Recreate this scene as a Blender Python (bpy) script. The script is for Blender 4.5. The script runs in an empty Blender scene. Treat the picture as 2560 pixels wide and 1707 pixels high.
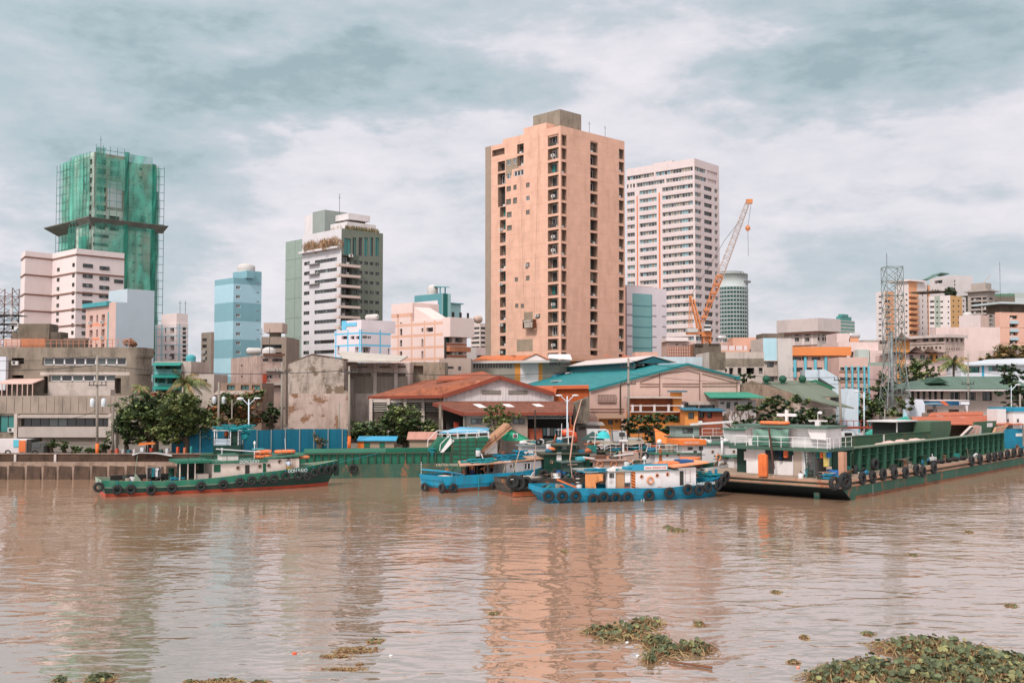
import bpy,math,random
from mathutils import Vector,Matrix
random.seed(7)
S=bpy.context.scene
R_=math.radians
# camera
F,CX,CY,HC,TH=2650.0,1280.0,853.5,9.7,math.radians(2.52)
cam_d=bpy.data.cameras.new('camera');cam=bpy.data.objects.new('camera',cam_d)
S.collection.objects.link(cam);S.camera=cam
cam.location=(0,0,HC);cam.rotation_euler=(math.pi/2+TH,0,0)
cam_d.sensor_width=36;cam_d.lens=36*F/2560.0;cam_d.clip_start=.5;cam_d.clip_end=6000
# exposure
S.view_settings.view_transform='Standard';S.view_settings.look='None'
S.view_settings.exposure=0.18;S.view_settings.gamma=1
# world
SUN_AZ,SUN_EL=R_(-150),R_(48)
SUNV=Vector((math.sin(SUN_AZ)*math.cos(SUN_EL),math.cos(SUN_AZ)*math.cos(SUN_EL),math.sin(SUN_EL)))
w=bpy.data.worlds.new("World");S.world=w;w.use_nodes=True
nt=w.node_tree;nt.nodes.clear()
def N(t,**k):
 n=nt.nodes.new(t)
 for a,b in k.items():setattr(n,a,b)
 return n
def Mth(op,a,b=None,c=None,clamp=False):
 n=N('ShaderNodeMath',operation=op,use_clamp=clamp)
 for i,v in enumerate((a,b,c)):
  if v is None:continue
  if isinstance(v,(int,float)):n.inputs[i].default_value=v
  else:nt.links.new(v,n.inputs[i])
 return n.outputs[0]
tc=N('ShaderNodeTexCoord');sep=N('ShaderNodeSeparateXYZ');nt.links.new(tc.outputs['Generated'],sep.inputs[0])
dx,dy,dz=sep.outputs
ay=Mth('MAXIMUM',Mth('ABSOLUTE',dy),.12)
mp=N('ShaderNodeMapping');mp.inputs['Scale'].default_value=(1.6,1.6,4.2);nt.links.new(tc.outputs['Generated'],mp.inputs[0])
def noise(sc,det,rough=.55,dist=0.0,src=None):
 n=N('ShaderNodeTexNoise');n.inputs['Scale'].default_value=sc;n.inputs['Detail'].default_value=det
 n.inputs['Roughness'].default_value=rough;n.inputs['Distortion'].default_value=dist
 nt.links.new(src or mp.outputs[0],n.inputs['Vector']);return n
n1=noise(2.6,7,.55,.35);n2=noise(7.5,8,.6,.2)
wob=noise(3.1,5,.6)
sw=N('ShaderNodeSeparateXYZ');nt.links.new(wob.outputs['Color'],sw.inputs[0])
sx=Mth('ADD',Mth('DIVIDE',dx,ay),Mth('MULTIPLY',Mth('SUBTRACT',sw.outputs[0],.5),.34))
sz=Mth('ADD',Mth('DIVIDE',dz,ay),Mth('MULTIPLY',Mth('SUBTRACT',sw.outputs[1],.5),.15))
BL=[(1280,-90,1700,190,.40),(60,170,620,330,.75),(560,130,480,210,.55),(1020,215,520,120,.85),(330,500,330,260,.50),(2330,110,520,190,1.05),
(1930,190,260,120,.45),(1230,70,480,100,.38),(1240,560,260,55,.22),(2330,680,560,110,.42),(2250,490,420,40,.30),(1930,600,300,60,.18),
(250,760,420,150,.42),(1050,720,330,90,.20),(30,640,230,160,.3),(1650,-250,900,260,.6),(720,420,130,40,.15),(980,500,160,40,.2)]
acc=None
for px,py,rx,ry,a in BL:
 ex=Mth('DIVIDE',Mth('SUBTRACT',sx,(px-1280)/F),rx/F);ez=Mth('DIVIDE',Mth('SUBTRACT',sz,(970-py)/F),ry/F)
 d=Mth('ADD',Mth('MULTIPLY',ex,ex),Mth('MULTIPLY',ez,ez))
 g=Mth('MULTIPLY',Mth('SUBTRACT',1.15,d,clamp=True),a)
 acc=g if acc is None else Mth('ADD',acc,g)
n3=noise(19,8,.62,.1)
val=Mth('ADD',Mth('MULTIPLY_ADD',acc,.72,.16),Mth('MULTIPLY',Mth('SUBTRACT',n1.outputs['Fac'],.5),.85))
val=Mth('ADD',val,Mth('MULTIPLY',Mth('SUBTRACT',n3.outputs['Fac'],.5),.45))
val=Mth('ADD',val,Mth('MULTIPLY',Mth('SUBTRACT',n2.outputs['Fac'],.5),.75))
cr=N('ShaderNodeValToRGB');nt.links.new(val,cr.inputs[0])
e=cr.color_ramp.elements
e[0].position=0.0;e[0].color=(.745,.72,.755,1);e[1].position=1.0;e[1].color=(.31,.40,.435,1)
for p,c in((.26,(.66,.65,.70,1)),(.50,(.50,.545,.59,1)),(.80,(.40,.485,.525,1))):
 x=e.new(p);x.color=c
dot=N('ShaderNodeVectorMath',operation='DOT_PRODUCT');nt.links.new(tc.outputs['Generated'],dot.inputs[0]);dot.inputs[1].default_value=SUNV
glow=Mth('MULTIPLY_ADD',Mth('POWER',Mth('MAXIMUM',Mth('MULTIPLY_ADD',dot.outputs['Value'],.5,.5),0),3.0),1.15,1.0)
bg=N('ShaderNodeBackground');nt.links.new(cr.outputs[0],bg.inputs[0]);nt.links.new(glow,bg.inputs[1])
sky=N('ShaderNodeTexSky',sky_type='NISHITA',sun_disc=False,sun_elevation=SUN_EL,sun_rotation=SUN_AZ)
bg2=N('ShaderNodeBackground');nt.links.new(sky.outputs[0],bg2.inputs[0]);bg2.inputs[1].default_value=.10
mx=N('ShaderNodeMixShader');mx.inputs[0].default_value=.95
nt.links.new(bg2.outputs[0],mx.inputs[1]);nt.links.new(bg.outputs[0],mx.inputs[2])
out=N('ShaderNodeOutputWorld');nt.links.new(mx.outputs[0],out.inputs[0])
# sun
sd=bpy.data.lights.new('sun','SUN');so=bpy.data.objects.new('sun',sd);S.collection.objects.link(so)
sd.energy=2.8;sd.angle=R_(11);sd.color=(1,.955,.92)
so.rotation_euler=(-SUNV).to_track_quat('-Z','Y').to_euler();so.location=(0,-40,80)
G=2.0
CT,ST=math.cos(TH),math.sin(TH)
def W(px,py,Y):
 u=(px-CX)/F;v=(CY-py)/F;dyy=CT-v*ST
 return Vector((u*Y/dyy,Y,HC+Y*(ST+v*CT)/dyy))
def WZ(px,py,z):
 u=(px-CX)/F;v=(CY-py)/F;k=(z-HC)/(ST+v*CT)
 return Vector((u*k,(CT-v*ST)*k,z))
def link(o,parent=None):
 S.collection.objects.link(o)
 if parent is not None:o.parent=parent
 return o
def tag(o,label=None,cat=None,group=None,kind=None):
 if label:o['label']=label
 if cat:o['category']=cat
 if group:o['group']=group
 if kind:o['kind']=kind
 return o
def empty(name,loc=(0,0,0),rz=0.0,label=None,cat=None,group=None):
 o=bpy.data.objects.new(name,None);o.empty_display_size=.3
 S.collection.objects.link(o);o.location=loc;o.rotation_euler=(0,0,rz)
 return tag(o,label,cat,group)
class MB:
 def __init__(s):s.v=[];s.f=[];s.m=[];s.sm=[];s.T=None
 def add(s,vs,fs,m=0,smooth=False):
  k=len(s.v)
  for p in vs:
   p=Vector(p)
   if s.T is not None:p=s.T@p
   s.v.append(p[:])
  for f in fs:s.f.append([i+k for i in f]);s.m.append(m);s.sm.append(smooth)
  return s
 def box(s,x0,x1,y0,y1,z0,z1,m=0):
  if x0>x1:x0,x1=x1,x0
  if y0>y1:y0,y1=y1,y0
  if z0>z1:z0,z1=z1,z0
  return s.add([(x0,y0,z0),(x1,y0,z0),(x1,y1,z0),(x0,y1,z0),(x0,y0,z1),(x1,y0,z1),(x1,y1,z1),(x0,y1,z1)],
[(0,3,2,1),(4,5,6,7),(0,1,5,4),(1,2,6,5),(2,3,7,6),(3,0,4,7)],m)
 def poly(s,pts,m=0):return s.add(pts,[tuple(range(len(pts)))],m)
 def slab(s,pts,d,m=0,m2=None):
  n=len(pts);d=Vector(d);a=[Vector(p)for p in pts]
  s.add(a+[p+d for p in a],[tuple(range(n)),tuple(range(2*n-1,n-1,-1))],m)
  return s.add(a+[p+d for p in a],[(i,(i+1)%n,n+(i+1)%n,n+i)for i in range(n)],m if m2 is None else m2)
 def beam(s,p,q,w=.1,h=None,m=0):
  p=Vector(p);q=Vector(q);h=h or w;d=(q-p)
  if d.length<1e-5:return s
  d.normalize();up=Vector((0,0,1))if abs(d.z)<.95 else Vector((0,1,0))
  a=d.cross(up).normalized();b=a.cross(d);a=a*w/2;b=b*h/2
  return s.add([p-a-b,p+a-b,p+a+b,p-a+b,q-a-b,q+a-b,q+a+b,q-a+b],[(0,1,2,3),(7,6,5,4),(0,4,5,1),(1,5,6,2),(2,6,7,3),(3,7,4,0)],m)
 def tube(s,pts,r=.05,n=6,m=0,caps=True):
  pts=[Vector(p)for p in pts];rs=r if isinstance(r,(list,tuple))else[r]*len(pts);vs=[];fs=[]
  pa=None
  for i,p in enumerate(pts):
   d=(pts[min(i+1,len(pts)-1)]-pts[max(i-1,0)])
   if d.length<1e-6:d=Vector((0,0,1))
   d.normalize();up=Vector((0,0,1))if abs(d.z)<.9 else Vector((1,0,0))
   a=d.cross(up).normalized()
   if pa is not None and pa.dot(a)<0:a=-a
   pa=a;b=a.cross(d)
   for k in range(n):
    t=2*math.pi*k/n;vs.append(p+(a*math.cos(t)+b*math.sin(t))*rs[i])
  for i in range(len(pts)-1):
   for k in range(n):fs.append((i*n+k,i*n+(k+1)%n,(i+1)*n+(k+1)%n,(i+1)*n+k))
  if caps:fs.append(tuple(range(n-1,-1,-1)));fs.append(tuple(range((len(pts)-1)*n,len(pts)*n)))
  return s.add(vs,fs,m,n>=8)
 def lathe(s,c,prof,n=12,m=0,axis=(0,0,1),smooth=True):
  c=Vector(c);ax=Vector(axis).normalized();up=Vector((0,0,1))if abs(ax.z)<.9 else Vector((1,0,0))
  a=ax.cross(up).normalized();b=ax.cross(a);vs=[];fs=[]
  for r,h in prof:
   for k in range(n):
    t=2*math.pi*k/n;vs.append(c+ax*h+(a*math.cos(t)+b*math.sin(t))*r)
  for i in range(len(prof)-1):
   for k in range(n):fs.append((i*n+k,i*n+(k+1)%n,(i+1)*n+(k+1)%n,(i+1)*n+k))
  fs.append(tuple(range(n)));fs.append(tuple(range(len(prof)*n-1,(len(prof)-1)*n-1,-1)))
  return s.add(vs,fs,m,smooth)
 def torus(s,c,axis,Rr,r,n=18,k=8,m=0,sx=1.0):
  c=Vector(c);ax=Vector(axis).normalized();up=Vector((0,0,1))if abs(ax.z)<.9 else Vector((1,0,0))
  a=ax.cross(up).normalized();b=a.cross(ax);vs=[];fs=[]
  for i in range(n):
   t=2*math.pi*i/n;e=a*math.cos(t)*sx+b*math.sin(t)
   for j in range(k):
    q=2*math.pi*j/k;vs.append(c+e*(Rr+r*math.cos(q))+ax*r*1.15*math.sin(q))
  for i in range(n):
   for j in range(k):fs.append((i*k+j,((i+1)%n)*k+j,((i+1)%n)*k+(j+1)%k,i*k+(j+1)%k))
  return s.add(vs,fs,m,True)
 def blob(s,c,rx,ry,rz,n=10,k=6,m=0,jit=0.0):
  vs=[];fs=[];c=Vector(c)
  for i in range(k+1):
   ph=math.pi*i/k-math.pi/2
   for j in range(n):
    t=2*math.pi*j/n;q=1+random.uniform(-jit,jit)
    vs.append(c+Vector((math.cos(ph)*math.cos(t)*rx*q,math.cos(ph)*math.sin(t)*ry*q,math.sin(ph)*rz*q)))
  for i in range(k):
   for j in range(n):fs.append((i*n+j,i*n+(j+1)%n,(i+1)*n+(j+1)%n,(i+1)*n+j))
  return s.add(vs,fs,m,True)
 def build(s,name,mats,parent=None,loc=None,world=False,rz=0):
  if not isinstance(mats,(list,tuple)):mats=[mats]
  vs=s.v
  if world and parent is not None:
   inv=Matrix.LocRotScale(parent.location,parent.rotation_euler,None).inverted();vs=[(inv@Vector(p))[:]for p in vs]
  elif world:
   xs=[p[0]for p in vs];ys=[p[1]for p in vs];zs=[p[2]for p in vs]
   o0=Vector(((min(xs)+max(xs))/2,(min(ys)+max(ys))/2,min(zs)));loc=o0;vs=[(Vector(p)-o0)[:]for p in vs]
  me=bpy.data.meshes.new(name);me.from_pydata(vs,[],s.f)
  for mt in mats:me.materials.append(mt)
  me.polygons.foreach_set('material_index',[min(i,len(mats)-1)for i in s.m]);me.polygons.foreach_set('use_smooth',s.sm)
  me.update()
  o=bpy.data.objects.new(name,me);link(o,parent)
  if loc is not None:o.location=loc
  if rz:o.rotation_euler=(0,0,rz)
  return o
def copy_tree(o,parent=None):
 c=o.copy();S.collection.objects.link(c);c.parent=parent
 for ch in list(o.children):copy_tree(ch,c)
 return c
# materials
KA=.86
def C(r,g,b,k=1.0):
 f=lambda v:((v/255.0+.055)/1.055)**2.4 if v/255.0>.04045 else v/255.0/12.92
 a=[f(r)*k*KA,f(g)*k*KA,f(b)*k*KA];g_=a[0]*.35+a[1]*.5+a[2]*.15;d=.30 if(r>g>b and r>175 and r-b<74)else .05
 return tuple(min(v+(g_-v)*d,.82)for v in a)+(1,)
_mats={}
def mat(name,col,rough=.8,var=.10,stain=0.0,scol=(.10,.085,.07,1),metal=0.0,spec=.3,ssc=1.0,corr=None,bump=.0,rust=0.0,rcol=(.30,.10,.03,1),grid=None,patch=None,emit=None):
 if name in _mats:return _mats[name]
 m=bpy.data.materials.new(name);m.use_nodes=True;t=m.node_tree;b=t.nodes['Principled BSDF']
 if len(col)==3:col=(*col,1)
 b.inputs['Roughness'].default_value=rough;b.inputs['Metallic'].default_value=metal;b.inputs['Specular IOR Level'].default_value=spec
 tcn=t.nodes.new('ShaderNodeTexCoord').outputs['Object']
 def nz(scale,det,vec=(1,1,1),ro=.6):
  mp=t.nodes.new('ShaderNodeMapping');mp.inputs['Scale'].default_value=vec;t.links.new(tcn,mp.inputs[0])
  n=t.nodes.new('ShaderNodeTexNoise');n.inputs['Scale'].default_value=scale;n.inputs['Detail'].default_value=det;n.inputs['Roughness'].default_value=ro
  t.links.new(mp.outputs[0],n.inputs['Vector']);return n.outputs['Fac']
 def ramp(f,a,bb,c0=0,c1=1):
  r=t.nodes.new('ShaderNodeMapRange');r.inputs[1].default_value=a;r.inputs[2].default_value=bb;r.inputs[3].default_value=c0;r.inputs[4].default_value=c1
  t.links.new(f,r.inputs[0]);return r.outputs[0]
 def mix(f,a,c,mode='MIX'):
  x=t.nodes.new('ShaderNodeMix');x.data_type='RGBA';x.blend_type=mode
  if isinstance(f,float):x.inputs[0].default_value=f
  else:t.links.new(f,x.inputs[0])
  for i,v in((6,a),(7,c)):
   if isinstance(v,tuple):x.inputs[i].default_value=v
   else:t.links.new(v,x.inputs[i])
  return x.outputs[2]
 cur=col
 if var>0:
  dk=tuple(c*(1-var*1.9)for c in col[:3])+(1,);lt=tuple(min(c*(1+var*.8),.9)for c in col[:3])+(1,)
  cur=mix(ramp(nz(.45,6),.3,.7),dk,lt);cur=mix(ramp(nz(5,4),.35,.65,0,.5),cur,dk)
 if patch:cur=mix(ramp(nz(patch[1],5,(1,1,1),.65),patch[2],patch[2]+.06),cur,patch[0])
 if corr:
  av={'X':(1.3,.05,.05),'Z':(.05,.05,2.0),'Y':(.05,1.3,.05)}[corr[0]];cur=mix(ramp(nz(1.0,1,av,.3),.38,.62,0,.55),cur,tuple(c*.80 for c in col[:3])+(1,));cur=mix(ramp(nz(2.6,0,av),.56,.64,0,.35),cur,tuple(c*.62 for c in col[:3])+(1,))
 if stain>0:
  cur=mix(ramp(nz(1.0*ssc,8,(.62,.62,.13),.72),.50,.70,0,stain),cur,scol)
  cur=mix(ramp(nz(.34*ssc,7,(1,1,.7),.7),.50,.66,0,stain*.65),cur,scol)
 if rust>0:cur=mix(ramp(nz(.9,8,(1,1,.6),.7),.62-rust*.25,.70-rust*.22,0,.9),cur,rcol)
 if isinstance(cur,tuple):b.inputs['Base Color'].default_value=cur
 else:t.links.new(cur,b.inputs['Base Color'])
 if corr or bump:
  bp=t.nodes.new('ShaderNodeBump');bp.inputs['Distance'].default_value=.06
  if corr:
   wv=t.nodes.new('ShaderNodeTexWave');wv.bands_direction=corr[0];wv.inputs['Scale'].default_value=corr[1];t.links.new(tcn,wv.inputs['Vector'])
   t.links.new(wv.outputs['Fac'],bp.inputs['Height']);bp.inputs['Strength'].default_value=.7
  else:t.links.new(nz(3.5,6),bp.inputs['Height']);bp.inputs['Strength'].default_value=bump
  t.links.new(bp.outputs[0],b.inputs['Normal'])
 if emit:b.inputs['Emission Color'].default_value=emit;b.inputs['Emission Strength'].default_value=1
 _mats[name]=m;return m
def leafmat(name,col,k=.55):
 if name in _mats:return _mats[name]
 m=bpy.data.materials.new(name);m.use_nodes=True;t=m.node_tree;b=t.nodes['Principled BSDF']
 b.inputs['Roughness'].default_value=.6;b.inputs['Specular IOR Level'].default_value=.25
 g=t.nodes.new('ShaderNodeNewGeometry');n=t.nodes.new('ShaderNodeTexNoise');n.inputs['Scale'].default_value=.7;n.inputs['Detail'].default_value=3
 tcn=t.nodes.new('ShaderNodeTexCoord');t.links.new(tcn.outputs['Object'],n.inputs['Vector'])
 a=t.nodes.new('ShaderNodeMath');a.operation='ADD';t.links.new(g.outputs['Random Per Island'],a.inputs[0]);t.links.new(n.outputs['Fac'],a.inputs[1])
 r=t.nodes.new('ShaderNodeValToRGB');t.links.new(a.outputs[0],r.inputs[0]);e=r.color_ramp.elements
 e[0].position=.45;e[0].color=tuple(c*k for c in col[:3])+(1,);e[1].position=1.4 if False else 1.0;e[1].color=tuple(c*1.35 for c in col[:3])+(1,)
 d=t.nodes.new('ShaderNodeMath');d.operation='MULTIPLY';d.inputs[1].default_value=.66;t.links.new(a.outputs[0],d.inputs[0]);t.links.new(d.outputs[0],r.inputs[0])
 t.links.new(r.outputs[0],b.inputs['Base Color'])
 _mats[name]=m;return m
def glass(name,col,rough=.12,ior=1.5):
 if name in _mats:return _mats[name]
 m=bpy.data.materials.new(name);m.use_nodes=True;t=m.node_tree;b=t.nodes['Principled BSDF']
 b.inputs['Roughness'].default_value=rough;b.inputs['IOR'].default_value=ior;b.inputs['Specular IOR Level'].default_value=.6
 oi=t.nodes.new('ShaderNodeObjectInfo');mr=t.nodes.new('ShaderNodeMix');mr.data_type='RGBA'
 mr.inputs[6].default_value=tuple(c*.55 for c in col[:3])+(1,);mr.inputs[7].default_value=tuple(c*1.7 for c in col[:3])+(1,)
 t.links.new(oi.outputs['Random'],mr.inputs[0]);t.links.new(mr.outputs[2],b.inputs['Base Color'])
 _mats[name]=m;return m
GD=glass('window_glass_dark',(.035,.035,.035));GM=glass('window_glass_grey',(.10,.12,.11));GT=glass('window_glass_teal',(.03,.17,.15))
CU=mat('curtain',C(165,155,140),.8,.15);CB=mat('curtain_blue',C(130,170,175),.8,.15)
FW=mat('frame_white',C(225,215,210),.5,.05);FD=mat('frame_dark',C(70,66,60),.5,.05)
IN=mat('interior_dark',(.045,.04,.035),.9,.1)
AC=mat('aircon_casing',C(215,208,200),.5,.08)
# windows
_wm={}
def winmesh(wd,ht,kind,var):
 key=(round(wd*5)/5,round(ht*5)/5,kind,var);
 if key in _wm:return _wm[key]
 rnd=random.Random(hash((key[0],key[1],len(kind)*7+ord(kind[0]),var))&0xffff)
 b=MB();a,c=key[0]/2,key[1]/2;mats=[FW,GD,GM,CU,GT,FD,AC,IN,CB];wh=ht/2
 a=wd/2;c=ht/2
 def panes(x0,x1,z0,z1,n,fr,t,ch,y=.06):
  for i in range(n):
   xa=x0+(x1-x0)*i/n;xb=x0+(x1-x0)*(i+1)/n
   b.add([(xa,y,z0),(xb,y,z0),(xb,y,z1),(xa,y,z1)],[(0,1,2,3)],rnd.choice(ch))
   if i:b.box(xa-t/2,xa+t/2,0,y-.005,z0,z1,fr)
  tz=min(t,(z1-z0)*.1);b.box(x0,x1,0,y-.01,z0,z0+tz,fr);b.box(x0,x1,0,y-.01,z1-tz,z1,fr);b.box(x0,x0+t,.002,y-.012,z0+tz,z1-tz,fr);b.box(x1-t,x1,.002,y-.012,z0+tz,z1-tz,fr)
 if kind=='white':panes(-a,a,-c,c,max(2,round(wd/.9)),0,.09,[1,1,2])
 elif kind=='dark':panes(-a,a,-c,c,max(2,round(wd/.8)),5,.07,[1,1,2])
 elif kind=='teal':panes(-a,a,-c,c,max(2,round(wd/1.0)),5,.07,[4,4,1])
 elif kind=='strip':panes(-a,a,-c,c,max(3,round(wd/1.1)),0,.10,[1,2,1,3,2,8])
 elif kind=='stripd':panes(-a,a,-c,c,max(3,round(wd/1.2)),5,.08,[1,1,2,1])
 elif kind=='stripw':panes(-a,a,-c,c,max(3,round(wd/1.5)),0,.22,[1,2,1])
 elif kind=='plain':panes(-a,a,-c,c,1,5,.06,[1,2])
 elif kind=='louver':
  b.box(-a,a,.05,.08,-c,c,7)
  k=max(3,int(ht/.25))
  for i in range(k):z=-c+ht*(i+.5)/k;b.add([(-a,0,z-.08),(a,0,z-.08),(a,.05,z+.03),(-a,.05,z+.03)],[(0,1,2,3)],3)
 elif kind in('loggia','loggia2'):
  b.add([(-a,.0,-c),(a,.0,-c),(a,.0,c),(-a,.0,c)],[(0,1,2,3)],3 if kind=='loggia' else 7)
  x0=-a+wd*rnd.uniform(.05,.2);x1=x0+wd*rnd.uniform(.5,.7)
  b.T=Matrix.Translation((0,-.09,0));panes(x0,x1,-c+ht*.12,c-ht*.14,2,rnd.choice([0,5]),.08,[1,1,4 if var==3 else 1],y=.07)
  b.T=None
  if var in(1,2):xx=rnd.uniform(-a+.5,a-.5)if a>.6 else 0;b.box(xx-.4,xx+.4,-.75,-.35,-c+.02,-c+.55,6)
  if var==2:b.box(-a,a,-.7,-.66,-c,-c+.9,5)
 o=b.build('window',mats);me=o.data;bpy.data.objects.remove(o);_wm[key]=me;return me
# building class
class Bld:
 """local x runs along the right face (outward normal -y), local y along the left face (outward normal -x)"""
 def __init__(s,name,label,cat,xc,Y,a,xl,xr,ytop,base=G,py=None,pyl=None,pyr=None,back=None,group=None):
  a=R_(a);py=py or ytop
  c=W(xc,py,Y);s.o=Vector((c.x,c.y));s.dr=Vector((math.sin(a),math.cos(a)));s.dl=Vector((-math.cos(a),math.sin(a)))
  s.base=base;s.top=W(xc,ytop,Y).z;s.H=s.top-base
  s.root=empty(name,(c.x,c.y,base),math.pi/2-a,label,cat,group)
  s.Lr=s.sR(xr,pyr or py)if xr is not None else None;s.Ll=s.sL(xl,pyl or py)if xl is not None else None
  if s.Lr is None:s.Lr=back or 12
  if s.Ll is None:s.Ll=back or 12
  s.holes={'R':[],'L':[]};s.paints={'R':[],'L':[]};s.mats=[];s.nwin=0;s.rest=None
 def _s(s,px,py,d):
  v=(CY-py)/F;u=(px-CX)/F/(CT-v*ST)
  return(u*s.o.y-s.o.x)/(d.x-u*d.y)
 def sR(s,px,py=800):return s._s(px,py,s.dr)
 def sL(s,px,py=800):return s._s(px,py,s.dl)
 def P(s,f,px,py):
  """pixel -> (distance along face, local height)"""
  q=s._s(px,py,s.dr if f=='R' else s.dl);Y=s.o.y+q*(s.dr if f=='R' else s.dl).y
  return q,W(px,py,Y).z-s.base
 def midx(s,m):
  if m not in s.mats:s.mats.append(m)
  return s.mats.index(m)
 def paint(s,f,s0,s1,z0,z1,m):s.paints[f].append((s0,s1,z0,z1,s.midx(m)))
 def win(s,f,q,z,w,h,kind='dark',dep=.18,name='window',var=None):
  """q,z: centre of the opening in face metres"""
  L=s.Lr if f=='R' else s.Ll
  q0,q1=max(q-w/2,.05),min(q+w/2,L-.05)
  if q1-q0<.1:return
  z0,z1=max(z-h/2,.02),min(z+h/2,s.H-.05)
  if z1-z0<.1:return
  s.holes[f].append((q0,q1,z0,z1,dep));q=(q0+q1)/2;w=q1-q0;z=(z0+z1)/2;h=z1-z0
  if kind=='through':s.holes[f][-1]=(q0,q1,z0,z1,-1);return
  if kind is None:return
  me=winmesh(w,h,kind,random.randint(0,3)if var is None else var)
  k=math.ceil
  o=bpy.data.objects.new(name,me);link(o,s.root);b=me.vertices
  xs=[v.co.x for v in b];zs=[v.co.z for v in b]
  o.scale=(w/(max(xs)-min(xs)),1,h/(max(zs)-min(zs)))
  d=dep-.07 if kind not in('loggia','loggia2')else dep-.003
  if f=='R':o.location=(q,d,z)
  else:o.location=(d,q,z);o.rotation_euler=(0,0,-math.pi/2)
  s.nwin+=1;return o
 def wpx(s,f,pxc,pyc,wpx,hpx,kind='dark',dep=.18,var=None):
  a,_=s.P(f,pxc-wpx/2,pyc);b,_=s.P(f,pxc+wpx/2,pyc);q,z=s.P(f,pxc,pyc)
  Y=s.o.y+q*(s.dr if f=='R' else s.dl).y
  return s.win(f,(a+b)/2,z,abs(b-a),hpx*Y/F,kind,dep,var=var)
 def rows(s,f,pxs,py0,n,dpy,wpx,hpx,kind='dark',dep=.18,skip=0.0,ref=None,kinds=None):
  """grid of openings: first row at pixel py0 (measured at px=ref), spacing dpy pixels there"""
  ref=ref if ref is not None else pxs[0]
  for i in range(n):
   _,z=s.P(f,ref,py0+i*dpy)
   for px in pxs:
    if random.random()<skip:continue
    a,_=s.P(f,px-wpx/2,py0);b,_=s.P(f,px+wpx/2,py0);q,_=s.P(f,px,py0);Yq=s.o.y+q*(s.dr if f=='R' else s.dl).y
    _,zr=s.P(f,ref,py0);hh=hpx*s.Yat(f,ref)/F
    s.win(f,(a+b)/2,z,abs(b-a),hh,random.choice(kinds)if kinds else kind,dep)
 def Yat(s,f,px,py=800):
  d=s.dr if f=='R' else s.dl;return s.o.y+s._s(px,py,d)*d.y
 def band(s,f,py0,py1,m,px=None,q0=0,q1=None):
  """horizontal colour band, heights read at px (default the corner)"""
  px=px if px is not None else CX+s.o.x/s.o.y*F
  _,za=s.P(f,px,py0);_,zb=s.P(f,px,py1);s.paint(f,q0,q1 if q1 is not None else 1e3,min(za,zb),max(za,zb),m)
 def done(s,m,roof=None,parapet=.9,side=None,solid=True,inner=None,wname='wall'):
  i0=s.midx(m);ir=s.midx(roof or m);ii=s.midx(inner or m);b=MB();Hh=s.H
  for f in 'RL':
   L=s.Lr if f=='R' else s.Ll
   hs=s.holes[f];ps=s.paints[f]
   if f=='R':T=lambda q,d,z:(q,d,z)
   else:T=lambda q,d,z:(d,q,z)
   qs=sorted(set([0,L]+[round(v,3)for h in hs for v in h[:2]]+[min(max(round(v,3),0),L)for p in ps for v in p[:2]]))
   zs=sorted(set([0,Hh]+[round(v,3)for h in hs for v in h[2:4]]+[min(max(round(v,3),0),Hh)for p in ps for v in p[2:4]]))
   for a in range(len(qs)-1):
    q0,q1=qs[a],qs[a+1]
    if q1-q0<1e-3:continue
    qm=(q0+q1)/2;hc=[h for h in hs if h[0]<qm<h[1]];pc=[p for p in ps if p[0]<qm<p[1]]
    run=None
    for c in range(len(zs)-1):
     z0,z1=zs[c],zs[c+1];zm=(z0+z1)/2
     if z1-z0<1e-3:continue
     if any(h[2]<zm<h[3]for h in hc):
      if run:b.add([T(q0,0,run[0]),T(q1,0,run[0]),T(q1,0,run[1]),T(q0,0,run[1])],[(0,1,2,3)],run[2]);run=None
      continue
     mi=i0
     for p in pc:
      if p[2]<zm<p[3]:mi=p[4]
     if run and run[2]==mi and abs(run[1]-z0)<1e-6:run=(run[0],z1,mi)
     else:
      if run:b.add([T(q0,0,run[0]),T(q1,0,run[0]),T(q1,0,run[1]),T(q0,0,run[1])],[(0,1,2,3)],run[2])
      run=(z0,z1,mi)
    if run:b.add([T(q0,0,run[0]),T(q1,0,run[0]),T(q1,0,run[1]),T(q0,0,run[1])],[(0,1,2,3)],run[2])
   for q0,q1,z0,z1,d in hs:
    if d<0:continue
    b.add([T(q0,0,z0),T(q0,d,z0),T(q0,d,z1),T(q0,0,z1),T(q1,0,z0),T(q1,d,z0),T(q1,d,z1),T(q1,0,z1)],
[(0,1,2,3),(4,7,6,5),(0,4,5,1),(3,2,6,7),(1,5,6,2)],ii)
  A,B=s.Lr,s.Ll
  b.add([(A,0,0),(A,B,0),(A,B,Hh),(A,0,Hh)],[(0,1,2,3)],i0 if side is None else s.midx(side));b.add([(0,B,0),(A,B,0),(A,B,Hh),(0,B,Hh)],[(0,1,2,3)],i0)
  p=parapet;t=.25
  if p>0 and A>1 and B>1:
   z=Hh-p
   b.add([(t,t,z),(A-t,t,z),(A-t,B-t,z),(t,B-t,z)],[(0,1,2,3)],ir)
   for(x0,y0,x1,y1)in((0,0,A,t),(0,B-t,A,B),(0,t,t,B-t),(A-t,t,A,B-t)):
    b.add([(x0,y0,Hh),(x1,y0,Hh),(x1,y1,Hh),(x0,y1,Hh)],[(0,1,2,3)],i0)
   b.add([(t,t,z),(A-t,t,z),(A-t,t,Hh),(t,t,Hh)],[(0,1,2,3)],i0);b.add([(t,B-t,z),(A-t,B-t,z),(A-t,B-t,Hh),(t,B-t,Hh)],[(0,1,2,3)],i0)
   b.add([(t,t,z),(t,B-t,z),(t,B-t,Hh),(t,t,Hh)],[(0,1,2,3)],i0);b.add([(A-t,t,z),(A-t,B-t,z),(A-t,B-t,Hh),(A-t,t,Hh)],[(0,1,2,3)],i0)
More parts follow.
